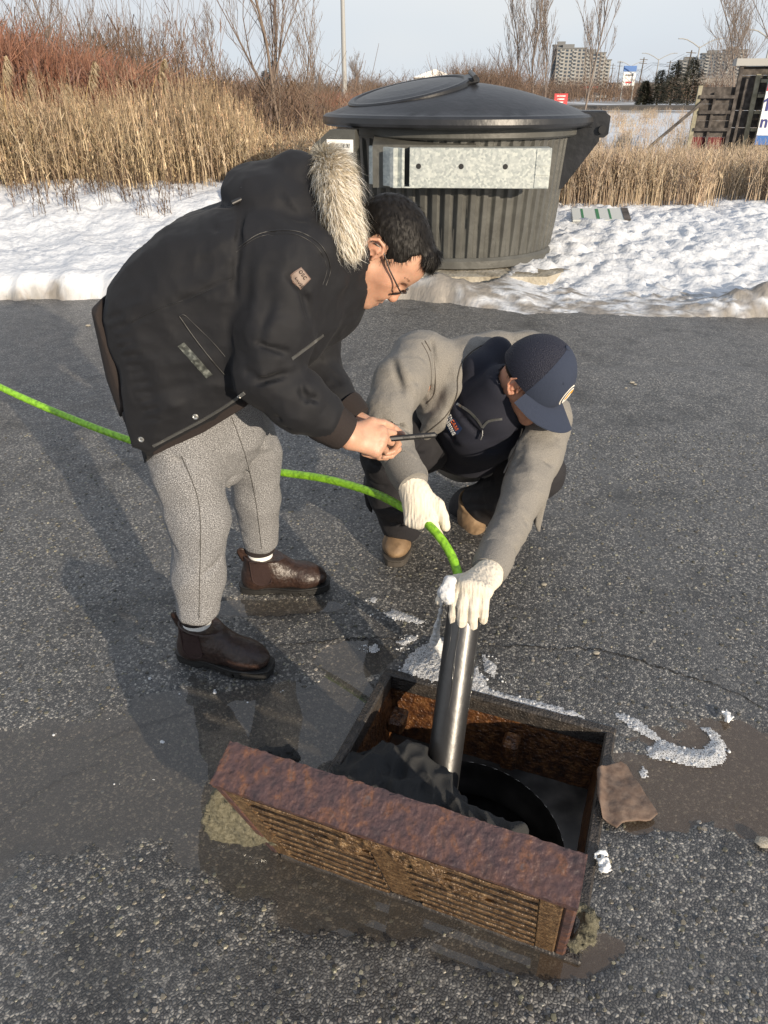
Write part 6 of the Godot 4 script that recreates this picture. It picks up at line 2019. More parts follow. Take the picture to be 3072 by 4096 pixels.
func foam_sheet(mb: MB, poly: Array, high: float) -> void:   # a thin lacy sheet of foam over the ground points of poly
	var g := PackedVector2Array()
	var lo := Vector2.INF
	var hi := -Vector2.INF
	for p in poly:
		var q := Vector2(p.x, p.z)
		g.append(q)
		lo = lo.min(q)
		hi = hi.max(q)
	lo -= Vector2(0.02, 0.02)
	hi += Vector2(0.02, 0.02)
	var c := 0.0055
	var nx := int((hi.x - lo.x) / c) + 1
	var ny := int((hi.y - lo.y) / c) + 1
	var ins := PackedFloat32Array()
	for j in ny:
		for k in nx:
			var q := lo + Vector2(k, j) * c
			var d := 1e9
			for e in g.size(): d = minf(d, q.distance_to(Geometry2D.get_closest_point_to_segment(q, g[e], g[(e + 1) % g.size()])))
			if not Geometry2D.is_point_in_polygon(q, g): d = -d
			ins.append(d + 0.010 * ground_fine.get_noise_2d(q.x * 2.5, q.y * 2.5) + 0.006 * ground_fine.get_noise_2d(q.x * 9.0, q.y * 9.0) - 0.002)
	var s0 := mb.v.size()
	for j in ny:
		for k in nx:
			var q := lo + Vector2(k, j) * c
			var gx := (ins[j * nx + mini(k + 1, nx - 1)] - ins[j * nx + maxi(k - 1, 0)]) / (2 * c)
			var gy := (ins[mini(j + 1, ny - 1) * nx + k] - ins[maxi(j - 1, 0) * nx + k]) / (2 * c)
			var up := high * smoothstep(0.0, 0.03, ins[j * nx + k]) * (1.0 + 0.6 * ground_fine.get_noise_2d(q.x * 4.0, q.y * 4.0))
			mb.pt(Vector3(q.x, maxf(ground_y(Vector3(q.x, 0, q.y)), -0.0042) + 0.0018 + up, q.y), Vector3(-gx * 0.3, 1, -gy * 0.3).normalized(), q)
	for j in ny - 1:
		for k in nx - 1:
			if ins[j * nx + k] + ins[j * nx + k + 1] + ins[(j + 1) * nx + k] + ins[(j + 1) * nx + k + 1] < 0: continue
			var a := s0 + j * nx + k
			mb.tri(a, a + 1, a + nx)
			mb.tri(a + 1, a + nx + 1, a + nx)


func crack(label: String, pts: Array, wide: float) -> void:
	var mb := MB.new()
	var q := smooth(pts, 14)
	var prev := []
	for k in q.size():
		var d: Vector3 = (q[mini(k + 1, q.size() - 1)] - q[maxi(k - 1, 0)]).normalized()
		var n := d.cross(Vector3.UP)
		var p: Vector3 = q[k] + n * 0.010 * ground_fine.get_noise_2d(q[k].x * 4.0, q[k].z * 4.0) + n * rnd.randf_range(-0.003, 0.003)
		p.y = ground_y(p) + 0.0024
		var w := wide * rnd.randf_range(0.3, 1.2) * sin(PI * clampf((k + 1.0) / (q.size() + 1), 0.03, 0.97)) ** 0.4
		var now := [p - n * w, p + n * w]
		if prev.size(): mb.face([prev[0], prev[1], now[1], now[0]])
		prev = now
	tag(commit("crack", mb, M.crack), label, "crack", "", "structure")


func small_things() -> void:
	# the hose
	var ho := thing("hose", "bright green jetting hose running behind the man and down into the black pipe", "hose")
	var hm := MB.new()
	hm.tube(smooth([Vector3(-2.15, 0.7895, -3), Vector3(-1.7417, 0.5898, -2.85), Vector3(-1.4724, 0.5174, -2.7), Vector3(-1.1797, 0.4607, -2.55), Vector3(-0.9112, 0.4217, -2.42), Vector3(-0.6418, 0.3927, -2.32), Vector3(-0.3715, 0.3959, -2.22), Vector3(-0.1929, 0.419, -2.12), Vector3(-0.0419, 0.4356, -2), Vector3(0.0553, 0.4363, -1.9), Vector3(0.1132, 0.4343, -1.825), Vector3(0.1536, 0.4198, -1.765), Vector3(0.1855, 0.3908, -1.71), Vector3(0.2044, 0.3556, -1.645), Vector3(0.2142, 0.3184, -1.595), Vector3(0.2135, 0.2295, -1.55)], 9), 0.0127, 16)
	commit("hose_line", hm, M.hose, ho)
	var top: Vector3 = Vector3(0.2196, 0.3421, -1.6)
	var foot: Vector3 = Vector3(0.1519, -0.0835, -1.34)
	var ax := (foot - top).normalized()
	foot += ax * 0.12
	var po := thing("pipe", "black plastic drain pipe held leaning out of the open basin", "pipe")
	var pm := MB.new()
	var R := 0.0445
	pm.tube([top, foot], R, 40, false)
	pm.tube([foot, top], R - 0.005, 40, false)
	var inner := pm.v.size() - 82
	for k in range(inner, pm.v.size()): pm.n[k] = -pm.n[k]
	var u := ax.cross(Vector3.UP).normalized()
	var w := ax.cross(u)
	for k in 40:
		var q := []
		for a in [TAU * k / 40, TAU * (k + 1) / 40]:
			var d: Vector3 = u * cos(a) + w * sin(a)
			q.append(top + d * R)
			q.append(top + d * (R - 0.005))
		pm.face([q[0], q[2], q[3], q[1]])
	commit("pipe_wall", pm, M.pipe, po)
	var sc := MB.new()   # streaks of water on the pipe
	rnd.seed = 12
	for k in 7:
		var a := rnd.randf_range(2.6, 5.6)
		var pts := []
		var l := rnd.randf_range(0.06, 0.28)
		var s0 := rnd.randf_range(0.03, 0.18)
		for e in 7:
			var aa := a + 0.05 * sin(e * 1.3 + k)
			pts.append(top + ax * (s0 + l * e / 6.0) + (u * cos(aa) + w * sin(aa)) * R)
		sc.tube(pts, [0.0007, 0.0014, 0.0012, 0.0016, 0.0013, 0.0018, 0.0007], 6, true, 0.5)
	var wt := mat(Color(0.03, 0.03, 0.03), 0.03)
	tag(commit("water_streak", sc, wt, po), "", "", "", "stuff")
	# grey cloth stuffed round the pipe
	var cl := Sdf.new()
	cl.chain([Vector3(-0.0999, -0.0328, -1.3), Vector3(-0.0233, -0.0248, -1.33), Vector3(0.0605, -0.0299, -1.33), Vector3(0.1236, -0.0485, -1.27), Vector3(0.1488, -0.0379, -1.22)], [0.035, 0.05, 0.055, 0.05, 0.03], 0.03)
	cl.chain([Vector3(0.0614, -0.033, -1.36), Vector3(0.0826, -0.0485, -1.27), Vector3(0.1616, -0.0816, -1.29), Vector3(0.1648, -0.0464, -1.2)], [0.015, 0.04, 0.028, 0.03], 0.02)
	cl.chain([Vector3(-0.034, -0.0024, -1.26), Vector3(0.0687, -0.0209, -1.22)], [0.045, 0.04], 0.03)
	cl.chain([Vector3(0.1753, -0.0295, -1.2), Vector3(0.2525, -0.015, -1.15), Vector3(0.3007, 0.0082, -1.12)], [0.02, 0.025, 0.018], 0.02)
	cl.nz = ridged(6.5, 111)
	cl.nz.fractal_octaves = 2
	cl.namp = 0.022
	cl.nsc = Vector3(1.4, 0.7, 1.0)
	for k in [[Vector3(-0.0465, -0.0157, -1.3), Vector3(0.049, -0.1206, -1.3), -0.012, 0.01], [Vector3(0.0006, 0.0263, -1.3), Vector3(0.0853, -0.1206, -1.3), -0.014, 0.009], [Vector3(0.0587, 0.0347, -1.3), Vector3(0.1155, -0.1206, -1.3), 0.01, 0.01], [Vector3(-0.0944, -0.0501, -1.3), Vector3(0.0006, -0.085, -1.3), -0.01, 0.01], [Vector3(0.1016, -0.0501, -1.3), Vector3(0.1756, -0.1117, -1.3), -0.012, 0.008]]: cl.folds.append(k)
	var cm := MB.new()
	cl.mesh(cm, 0.006)
	tag(commit("filter_cloth", cm, M.dark_felt), "crumpled dark grey filter cloth stuffed around the foot of the pipe", "cloth")
	# torn olive felt under the left end of the grate
	var fe := Sdf.new()
	fe.slab([Vector2(-0.3884, 0.1588), Vector2(-0.3707, 0.2083), Vector2(-0.3449, 0.248), Vector2(-0.2997, 0.2198), Vector2(-0.2516, 0.1543), Vector2(-0.2246, 0.1015), Vector2(-0.2371, 0.0673), Vector2(-0.2889, 0.0673), Vector2(-0.3336, 0.0767), Vector2(-0.3774, 0.0922), Vector2(-0.3916, 0.1167)], -1.05, 0.009, 0.006, 0.01)
	fe.nz = noise(SIMPLEX, 30.0, 113, 4)
	fe.namp = 0.012
	var fm := MB.new()
	fe.mesh(fm, 0.004)
	fm.add(strands(fm, 900, func(p: Vector3) -> bool: return true, func(p: Vector3, n: Vector3) -> Vector3: return Vector3(0.2, -1, 0.3), 0.012, 0.0003, 0.5, 51, func(r: float) -> Color: return Color.WHITE))
	tag(commit("torn_felt", fm, M.felt), "torn olive felt rag hanging under the left end of the grate", "rag")
	# dark scraps behind the grate
	var sp := Sdf.new()
	sp.chain([Vector3(-0.2855, 0.1897, -1.2), Vector3(-0.2421, 0.1857, -1.19), Vector3(-0.1998, 0.1793, -1.185)], [0.012, 0.016, 0.01], 0.01)
	sp.chain([Vector3(-0.2191, 0.2001, -1.2), Vector3(-0.2112, 0.1737, -1.19)], [0.008, 0.012], 0.01)
	sp.nz = noise(SIMPLEX, 40.0, 114, 3)
	sp.namp = 0.012
	var spm := MB.new()
	sp.mesh(spm, 0.004)
	tag(commit("felt_scrap", spm, M.dark_felt), "small black scrap of felt on the wet asphalt behind the grate", "rag")
	var cr := Sdf.new()
	cr.chain([Vector3(0.373, 0.134, -0.86), Vector3(0.3951, 0.1323, -0.84), Vector3(0.3841, 0.1135, -0.82), Vector3(0.3554, 0.1006, -0.81)], [0.014, 0.012, 0.014, 0.012], 0.01)
	cr.nz = noise(SIMPLEX, 45.0, 119, 3)
	cr.namp = 0.010
	var crm := MB.new()
	cr.mesh(crm, 0.0035)
	crm.add(strands(crm, 500, func(p: Vector3) -> bool: return true, func(p: Vector3, n: Vector3) -> Vector3: return Vector3(0.6, -0.3, 0.4), 0.012, 0.0003, 0.6, 52, func(r: float) -> Color: return Color.WHITE))
	tag(commit("felt_scrap", crm, M.felt), "frayed ring of felt at the near right corner of the drain", "rag")
	# piece of brown cardboard on the right rim
	var cs := Sdf.new()
	var co: Array = []
	for p in [Vector3(0.5357, 0.012, -1.2994), Vector3(0.6039, 0.012, -1.3261), Vector3(0.6179, 0.012, -1.3171), Vector3(0.6335, 0.012, -1.2479), Vector3(0.6505, 0.012, -1.1701), Vector3(0.6277, 0.012, -1.1534), Vector3(0.5588, 0.012, -1.1445), Vector3(0.5403, 0.012, -1.1283), Vector3(0.512, 0.012, -1.1521), Vector3(0.5133, 0.012, -1.2096)]: co.append(Vector2(p.x, -p.z))
	cs.slab(co, 0.014, 0.0035, 0.003, 0.002, 0, Transform3D(Basis(Vector3.RIGHT, Vector3.FORWARD, Vector3.UP), Vector3.ZERO))
	cs.nz = noise(SIMPLEX, 7.0, 117, 3)
	cs.namp = 0.0
	var cb := MB.new()
	cs.mesh(cb, 0.0035)
	var bend := noise(SIMPLEX, 6.0, 118, 3)
	for k in cb.v.size():   # wet board, sagging and buckled
		var p := cb.v[k]
		var f := func(x: float, z: float) -> float: return 0.012 * bend.get_noise_2d(x, z) + 0.055 * clampf(0.49 - x, 0.0, 0.08) / 0.08 * 0.3 + 0.012 * exp(-((x - 0.50 + 0.3 * (z + 1.15)) / 0.012) ** 2)
		cb.v[k].y += f.call(p.x, p.z)
		cb.n[k] = (cb.n[k] - Vector3((f.call(p.x + 0.003, p.z) - f.call(p.x - 0.003, p.z)) / 0.006, 0, (f.call(p.x, p.z + 0.003) - f.call(p.x, p.z - 0.003)) / 0.006) * signf(cb.n[k].y)).normalized()
	tag(commit("cardboard_scrap", cb, M.cardboard), "wet torn brown cardboard lying over the right rim of the drain", "scrap")
	# two crumpled white wrappers
	for k in [[Vector3(0.4874, 0.012, -1.044), 0.045, "white crumpled wrapper beside the right rim of the drain"], [Vector3(0.9436, 0.01, -1.4893), 0.035, "white crumpled wrapper at the far edge of the right puddle"]]:
		var wf := Sdf.new()
		var c: Vector3 = k[0]
		var l: float = k[1]
		wf.box(Transform3D(Basis(Vector3.UP, 0.3), c), Vector3(l * 0.28, 0.004, l * 0.42), 0.003, 0.004)
		wf.box(Transform3D(Basis(Vector3.UP, 0.3), c + Vector3(0, 0, l * 0.42)), Vector3(l * 0.34, 0.0025, l * 0.12), 0.002, 0.002)
		wf.box(Transform3D(Basis(Vector3.UP, 0.3), c - Vector3(0, 0, l * 0.42)), Vector3(l * 0.34, 0.0025, l * 0.12), 0.002, 0.002)
		wf.nz = noise(SIMPLEX, 60.0, 115, 2)
		wf.namp = 0.007
		var wm := MB.new()
		wf.mesh(wm, 0.003)
		tag(commit("wrapper", wm, M.white), k[2], "wrapper")
	# foam of the jetting water
	var bub := MB.new()
	bub.lathe([Vector2(0.0, -0.6), Vector2(0.8, -0.4), Vector2(1.0, 0.05), Vector2(0.85, 0.5), Vector2(0.5, 0.85), Vector2(0.0, 1.0)], 7)
	var bm_ := bub.mesh()
	rnd.seed = 99
	var wh := []
	var ti := []
	bubbles([Vector3(0.0448, 0.0, -1.6758), Vector3(0.06, 0.0, -1.7378), Vector3(0.1015, 0.0, -1.7897), Vector3(0.1617, 0.0, -1.8345), Vector3(0.2141, 0.0, -1.8482), Vector3(0.2162, 0.0, -1.7002), Vector3(0.1811, 0.0, -1.6013), Vector3(0.1352, 0.0, -1.6167), Vector3(0.0688, 0.0, -1.6478)], 160, 0.0019, wh, ti, 0.008)
	bubbles([Vector3(0.1975, 0.0, -1.64), Vector3(0.2788, 0.0, -1.7002), Vector3(0.2994, 0.0, -1.64), Vector3(0.3081, 0.0, -1.6013), Vector3(0.4087, 0.0, -1.5639), Vector3(0.5411, 0.0, -1.5098), Vector3(0.5601, 0.0, -1.482), Vector3(0.475, 0.0, -1.5011), Vector3(0.3544, 0.0, -1.5529), Vector3(0.2538, 0.0, -1.5938)], 110, 0.0019, wh, ti, 0.002)
	var fs := MB.new()
	foam_sheet(fs, [Vector3(0.0503, 0.0, -1.6758), Vector3(0.0627, 0.0, -1.7336), Vector3(0.1013, 0.0, -1.7853), Vector3(0.1615, 0.0, -1.8299), Vector3(0.2137, 0.0, -1.8436), Vector3(0.2162, 0.0, -1.7002), Vector3(0.1814, 0.0, -1.6052), Vector3(0.1354, 0.0, -1.6205), Vector3(0.0715, 0.0, -1.6478)], 0.012)
	foam_sheet(fs, [Vector3(0.1975, 0.0, -1.64), Vector3(0.2788, 0.0, -1.7002), Vector3(0.2994, 0.0, -1.64), Vector3(0.3081, 0.0, -1.6013), Vector3(0.4087, 0.0, -1.5639), Vector3(0.5411, 0.0, -1.5098), Vector3(0.5601, 0.0, -1.482), Vector3(0.475, 0.0, -1.5011), Vector3(0.3544, 0.0, -1.5529), Vector3(0.2538, 0.0, -1.5938)], 0.005)
	tag(commit("foam_sheet", fs, M.film), "lacy sheet of soap foam along the far rim of the drain", "foam", "", "stuff")
	tag(many("drain_foam", bm_, M.foam, wh, ti), "white foam spread along the far rim of the drain behind the pipe", "foam", "", "stuff")
	wh = []
	ti = []
	bubbles([Vector3(0.6277, 0.0, -1.5063), Vector3(0.6698, 0.0, -1.5098), Vector3(0.7176, 0.0, -1.4649), Vector3(0.7519, 0.0, -1.4087), Vector3(0.7944, 0.0, -1.3895), Vector3(0.8409, 0.0, -1.3831), Vector3(0.8714, 0.0, -1.4151), Vector3(0.8615, 0.0, -1.4548), Vector3(0.883, 0.0, -1.4615), Vector3(0.9062, 0.0, -1.4249), Vector3(0.908, 0.0, -1.3926), Vector3(0.8782, 0.0, -1.3307), Vector3(0.8155, 0.0, -1.3158), Vector3(0.7917, 0.0, -1.3218), Vector3(0.73, 0.0, -1.3428), Vector3(0.6865, 0.0, -1.349), Vector3(0.6879, 0.0, -1.3847), Vector3(0.7224, 0.0, -1.4087), Vector3(0.6754, 0.0, -1.4414)], 160, 0.0019, wh, ti, 0.002)
	bubbles([Vector3(0.6469, 0.0, -1.3128), Vector3(0.6638, 0.0, -1.3218), Vector3(0.6743, 0.0, -1.3099), Vector3(0.6633, 0.0, -1.2894), Vector3(0.6469, 0.0, -1.2894)], 10, 0.0016, wh, ti)
	var fs2 := MB.new()
	foam_sheet(fs2, [Vector3(0.6277, 0.0, -1.5063), Vector3(0.6698, 0.0, -1.5098), Vector3(0.7176, 0.0, -1.4649), Vector3(0.7519, 0.0, -1.4087), Vector3(0.7944, 0.0, -1.3895), Vector3(0.8409, 0.0, -1.3831), Vector3(0.8714, 0.0, -1.4151), Vector3(0.8615, 0.0, -1.4548), Vector3(0.883, 0.0, -1.4615), Vector3(0.9062, 0.0, -1.4249), Vector3(0.908, 0.0, -1.3926), Vector3(0.8782, 0.0, -1.3307), Vector3(0.8155, 0.0, -1.3158), Vector3(0.7917, 0.0, -1.3218), Vector3(0.73, 0.0, -1.3428), Vector3(0.6865, 0.0, -1.349), Vector3(0.6879, 0.0, -1.3847), Vector3(0.7224, 0.0, -1.4087), Vector3(0.6754, 0.0, -1.4414)], 0.004)
	foam_sheet(fs2, [Vector3(0.6469, 0.0, -1.3128), Vector3(0.6638, 0.0, -1.3218), Vector3(0.6743, 0.0, -1.3099), Vector3(0.6633, 0.0, -1.2894), Vector3(0.6469, 0.0, -1.2894)], 0.002)
	tag(commit("foam_sheet", fs2, M.film), "curled sheet of soap foam afloat on the right puddle", "foam", "", "stuff")
	tag(many("puddle_foam", bm_, M.foam, wh, ti), "curl of white foam floating on the right puddle", "foam", "", "stuff")
	wh = []
	ti = []
	for k in [[[Vector3(-0.0603, 0.0, -1.9485), Vector3(0.0008, 0.0, -1.9837), Vector3(0.0618, 0.0, -1.9485), Vector3(0.0008, 0.0, -1.9143)], 300], [[Vector3(0.016, 0.0, -1.9362), Vector3(0.0621, 0.0, -1.961), Vector3(0.1071, 0.0, -1.9362), Vector3(0.061, 0.0, -1.9119)], 260], [[Vector3(0.0685, 0.0, -1.9119), Vector3(0.1145, 0.0, -1.9313), Vector3(0.1589, 0.0, -1.9119), Vector3(0.1129, 0.0, -1.8927)], 160], [[Vector3(0.03, 0.0, -1.8345), Vector3(0.0745, 0.0, -1.8575), Vector3(0.1178, 0.0, -1.8345), Vector3(0.0733, 0.0, -1.8119)], 160], [[Vector3(-0.0884, 0.0, -1.7853), Vector3(-0.0572, 0.0, -1.8074), Vector3(-0.0251, 0.0, -1.7853), Vector3(-0.0563, 0.0, -1.7635)], 200], [[Vector3(0.0351, 0.0, -1.7809), Vector3(0.0585, 0.0, -1.7985), Vector3(0.081, 0.0, -1.7809), Vector3(0.0577, 0.0, -1.7635)], 120], [[Vector3(-0.0684, 0.0, -2.0354), Vector3(-0.0467, 0.0, -2.0566), Vector3(-0.0244, 0.0, -2.0354), Vector3(-0.0461, 0.0, -2.0145)], 60], [[Vector3(0.2073, 0.0, -1.7635), Vector3(0.2261, 0.0, -1.8164), Vector3(0.2358, 0.0, -1.7635), Vector3(0.2173, 0.0, -1.7126)], 200], [[Vector3(0.2867, 0.0, -1.721), Vector3(0.3268, 0.0, -1.7506), Vector3(0.3596, 0.0, -1.721), Vector3(0.3195, 0.0, -1.692)], 200], [[Vector3(0.3129, 0.0, -1.64), Vector3(0.357, 0.0, -1.6637), Vector3(0.3944, 0.0, -1.64), Vector3(0.3504, 0.0, -1.6167)], 150]]:
		bubbles(k[0], k[1] / 4, 0.0016, wh, ti, 0.001)
	for k in [[Vector3(-0.7067, 0.0, -1.6498), Vector3(-0.6877, 0.0, -1.6498), Vector3(-0.6839, 0.0, -1.636), Vector3(-0.7028, 0.0, -1.636)], [Vector3(-0.4903, 0.0, -1.6033), Vector3(-0.4715, 0.0, -1.6033), Vector3(-0.469, 0.0, -1.59), Vector3(-0.4876, 0.0, -1.59)], [Vector3(-0.5928, 0.0, -1.5957), Vector3(-0.5741, 0.0, -1.5957), Vector3(-0.571, 0.0, -1.5825), Vector3(-0.5896, 0.0, -1.5825)], [Vector3(-0.3972, 0.0, -1.5658), Vector3(-0.3787, 0.0, -1.5658), Vector3(-0.3767, 0.0, -1.5529), Vector3(-0.395, 0.0, -1.5529)], [Vector3(-0.7801, 0.0, -1.5011), Vector3(-0.7622, 0.0, -1.5011), Vector3(-0.7582, 0.0, -1.4889), Vector3(-0.7761, 0.0, -1.4889)], [Vector3(-0.6067, 0.0, -1.4135), Vector3(-0.5894, 0.0, -1.4135), Vector3(-0.5864, 0.0, -1.4022), Vector3(-0.6036, 0.0, -1.4022)], [Vector3(-0.5905, 0.0, -1.288), Vector3(-0.5742, 0.0, -1.288), Vector3(-0.5715, 0.0, -1.2779), Vector3(-0.5878, 0.0, -1.2779)], [Vector3(-0.6801, 0.0, -1.2765), Vector3(-0.6639, 0.0, -1.2765), Vector3(-0.6608, 0.0, -1.2665), Vector3(-0.6769, 0.0, -1.2665)], [Vector3(-0.3547, 0.0, -1.3816), Vector3(-0.3377, 0.0, -1.3816), Vector3(-0.336, 0.0, -1.3706), Vector3(-0.353, 0.0, -1.3706)], [Vector3(-0.3355, 0.0, -1.6459), Vector3(-0.3164, 0.0, -1.6459), Vector3(-0.3147, 0.0, -1.6321), Vector3(-0.3336, 0.0, -1.6321)], [Vector3(-0.303, 0.0, -1.6033), Vector3(-0.2843, 0.0, -1.6033), Vector3(-0.2827, 0.0, -1.59), Vector3(-0.3013, 0.0, -1.59)], [Vector3(-0.8959, 0.0, -1.4431), Vector3(-0.8784, 0.0, -1.4431), Vector3(-0.874, 0.0, -1.4315), Vector3(-0.8914, 0.0, -1.4315)]]:
		bubbles(k, 2, 0.0026, wh, ti)
	var fs3 := MB.new()
	for k in [[Vector3(-0.0054, 0.0, -1.9585), Vector3(0.0317, 0.0, -1.9837), Vector3(0.0773, 0.0, -1.9585), Vector3(0.1366, 0.0, -1.9191), Vector3(0.1057, 0.0, -1.8999), Vector3(0.0613, 0.0, -1.924), Vector3(0.031, 0.0, -1.924)], [Vector3(-0.054, 0.0, -1.7897), Vector3(-0.021, 0.0, -1.8119), Vector3(-0.0107, 0.0, -1.7765), Vector3(-0.042, 0.0, -1.7592)], [Vector3(-0.0467, 0.0, -2.0513), Vector3(-0.023, 0.0, -2.0566), Vector3(-0.0273, 0.0, -2.0145), Vector3(-0.0462, 0.0, -2.0197)], [Vector3(0.2995, 0.0, -1.7592), Vector3(0.3414, 0.0, -1.7002), Vector3(0.3265, 0.0, -1.64), Vector3(0.2973, 0.0, -1.6798)], [Vector3(0.0298, 0.0, -1.8119), Vector3(0.089, 0.0, -1.8482), Vector3(0.1103, 0.0, -1.8299), Vector3(0.0584, 0.0, -1.7941)]]: foam_sheet(fs3, k, 0.002)
	tag(commit("foam_patches", fs3, M.film), "thin torn patches of foam between the far boot and the pipe", "foam", "", "stuff")
	tag(many("foam_flecks", bm_, M.foam, wh, ti), "small flecks of foam scattered over the wet asphalt", "foam", "", "stuff")
	var jet := Sdf.new()
	jet.chain([Vector3(0.1541, 0.371, -1.56), Vector3(0.1529, 0.2839, -1.6), Vector3(0.1474, 0.2098, -1.63), Vector3(0.1468, 0.1308, -1.66), Vector3(0.1743, 0.0745, -1.68)], [0.007, 0.0045, 0.007, 0.014, 0.02], 0.01)
	jet.chain([Vector3(0.1692, 0.4104, -1.56), Vector3(0.1601, 0.3812, -1.55), Vector3(0.1696, 0.3651, -1.54)], [0.016, 0.017, 0.012], 0.02)
	jet.nz = noise(SIMPLEX, 70.0, 116, 2)
	jet.namp = 0.003
	var jmb := MB.new()
	jet.mesh(jmb, 0.003)
	tag(commit("foam_spill", jmb, M.foam), "white foamy water spilling from under the glove at the pipe's mouth", "foam", "", "stuff")
	rnd.seed = 444
	crack("long thin crack in the asphalt running right from the pipe", [Vector3(0.2958, 0.0, -1.7897), Vector3(0.4188, 0.0, -1.7941), Vector3(0.5315, 0.0, -1.7809), Vector3(0.6186, 0.0, -1.7853), Vector3(0.712, 0.0, -1.7592), Vector3(0.8211, 0.0, -1.7002), Vector3(0.8888, 0.0, -1.6558), Vector3(0.9795, 0.0, -1.609), Vector3(1.0815, 0.0, -1.5098)], 0.0035)
	crack("thin crack in the asphalt left of the pipe towards the far boot", [Vector3(-0.3309, 0.0, -1.7941), Vector3(-0.217, 0.0, -1.8119), Vector3(-0.1016, 0.0, -1.8299), Vector3(0.0007, 0.0, -1.8345), Vector3(0.0735, 0.0, -1.8209)], 0.003)
	crack("crack under the left puddle behind the grate", [Vector3(-0.7753, 0.0, -1.4087), Vector3(-0.6916, 0.0, -1.4581), Vector3(-0.6243, 0.0, -1.4889), Vector3(-0.5317, 0.0, -1.5312)], 0.005)
	crack("faint crack under the puddle at the left frame edge", [Vector3(-0.9213, 0.0, -1.1386), Vector3(-0.873, 0.0, -1.2303), Vector3(-0.8088, 0.0, -1.3011), Vector3(-0.7299, 0.0, -1.3459)], 0.004)
	crack("short crack just left of the drain's far corner", [Vector3(-0.2553, 0.0, -1.6205), Vector3(-0.1461, 0.0, -1.5976), Vector3(-0.0391, 0.0, -1.5825)], 0.003)
	# small stones and crumbs lying about
	var st := MB.new()
	st.lathe([Vector2(0.0, -0.4), Vector2(0.8, -0.25), Vector2(1.0, 0.1), Vector2(0.6, 0.5), Vector2(0.0, 0.6)], 6)
	var sm := st.mesh()
	var told := ["larger one of three pale crumbs right of the cap on the asphalt", "middle one of three pale crumbs right of the cap", "smallest of three pale crumbs right of the cap", "pale crumb on the asphalt right of the worker's grey cuff", "pale crumb near the left frame edge above the hose", "pale pebble right of the drain's far corner near the crack", "pale stone at the right frame edge below the puddle", "white crumb on the asphalt just below the left snow edge"]
	for k in [[Vector3(1.4703, 0.004, -4.1898), 0.018], [Vector3(1.48, 0.004, -4.1579), 0.012], [Vector3(1.4086, 0.003, -4.0979), 0.010], [Vector3(0.5598, 0.003, -2.1235), 0.012], [Vector3(-1.3554, 0.004, -4.3389), 0.016], [Vector3(0.652, 0.003, -1.7599), 0.012], [Vector3(0.8705, 0.005, -1.0981), 0.022], [Vector3(-2.1846, 0.004, -5.4206), 0.022]]:
		var c := put("pebble", sm, M.concrete)
		c.transform = Transform3D(Basis().scaled(Vector3(k[1], k[1] * 0.6, k[1] * 0.8)), k[0])
		tag(c, told.pop_front(), "pebble", "loose pebbles on the asphalt")



func land(x: float, d: float) -> float:   # height of the snow at x, d metres ahead
	if d < 12.9:
		var r: Array = bank(x, d)
		return r[0]
	var s := smoothstep(-4.0, 4.0, x)
	var h := lerpf(0.35, 0.12, s) + 0.05 * snow_noise.get_noise_2d(x * 0.3, d * 0.3) * smoothstep(13, 16, d)
	return lerpf(h, lerpf(0.3, -0.12, s), smoothstep(13.0, 20.0, d))


func stalks(n: int, spread: float, high: float, bend: float, thick: float, leaves: int, plume: float, seed_: int, cols: Array) -> ArrayMesh:   # a tuft of dry stems
	var mb := MB.new()
	rnd.seed = seed_
	for k in n:
		var base := Vector3(rnd.randfn(0, spread), 0, rnd.randfn(0, spread))
		var h := high * rnd.randf_range(0.6, 1.08)
		var lean := Vector3(rnd.randfn(0, bend), 0, rnd.randfn(0, bend)) * h
		var col: Color = cols[rnd.randi() % cols.size()]
		var v := rnd.randf_range(0.7, 1.2)
		mb.col = Color(col.r * v, col.g * v, col.b * v)
		var pts := []
		for e in 4:
			var t := e / 3.0
			pts.append(base + Vector3(0, h * t, 0) + lean * t * t)
		mb.tube(pts, [thick, thick * 0.9, thick * 0.7, thick * 0.35], 3, false)
		for l in leaves:
			var t := rnd.randf_range(0.25, 0.85)
			var p := base + Vector3(0, h * t, 0) + lean * t * t
			var a := rnd.randf() * TAU
			var o := Vector3(cos(a), 0, sin(a))
			var ll := h * rnd.randf_range(0.12, 0.24)
			mb.ribbon(p, p + o * ll * 0.5 + Vector3(0, ll * 0.55, 0), p + o * ll + Vector3(0, ll * rnd.randf_range(-0.3, 0.7), 0), o.cross(Vector3.UP) * thick * 1.3)
		if plume > 0.0 and rnd.randf() < 0.55:
			var tip: Vector3 = pts[3]
			mb.col = Color(col.r * 1.1, col.g * 0.98, col.b * 0.95)
			for l in 16:
				var q := rnd.randf()
				var p := tip - Vector3(0, plume * 0.6 * q, 0)
				var a := rnd.randf() * TAU
				mb.ribbon(p, p + Vector3(cos(a), 0.5, sin(a)) * plume * 0.16 * (0.4 + q), p + Vector3(cos(a), 0.1, sin(a)) * plume * 0.3 * (0.3 + q), Vector3(-sin(a), 0, cos(a)) * 0.006)
	return mb.mesh()


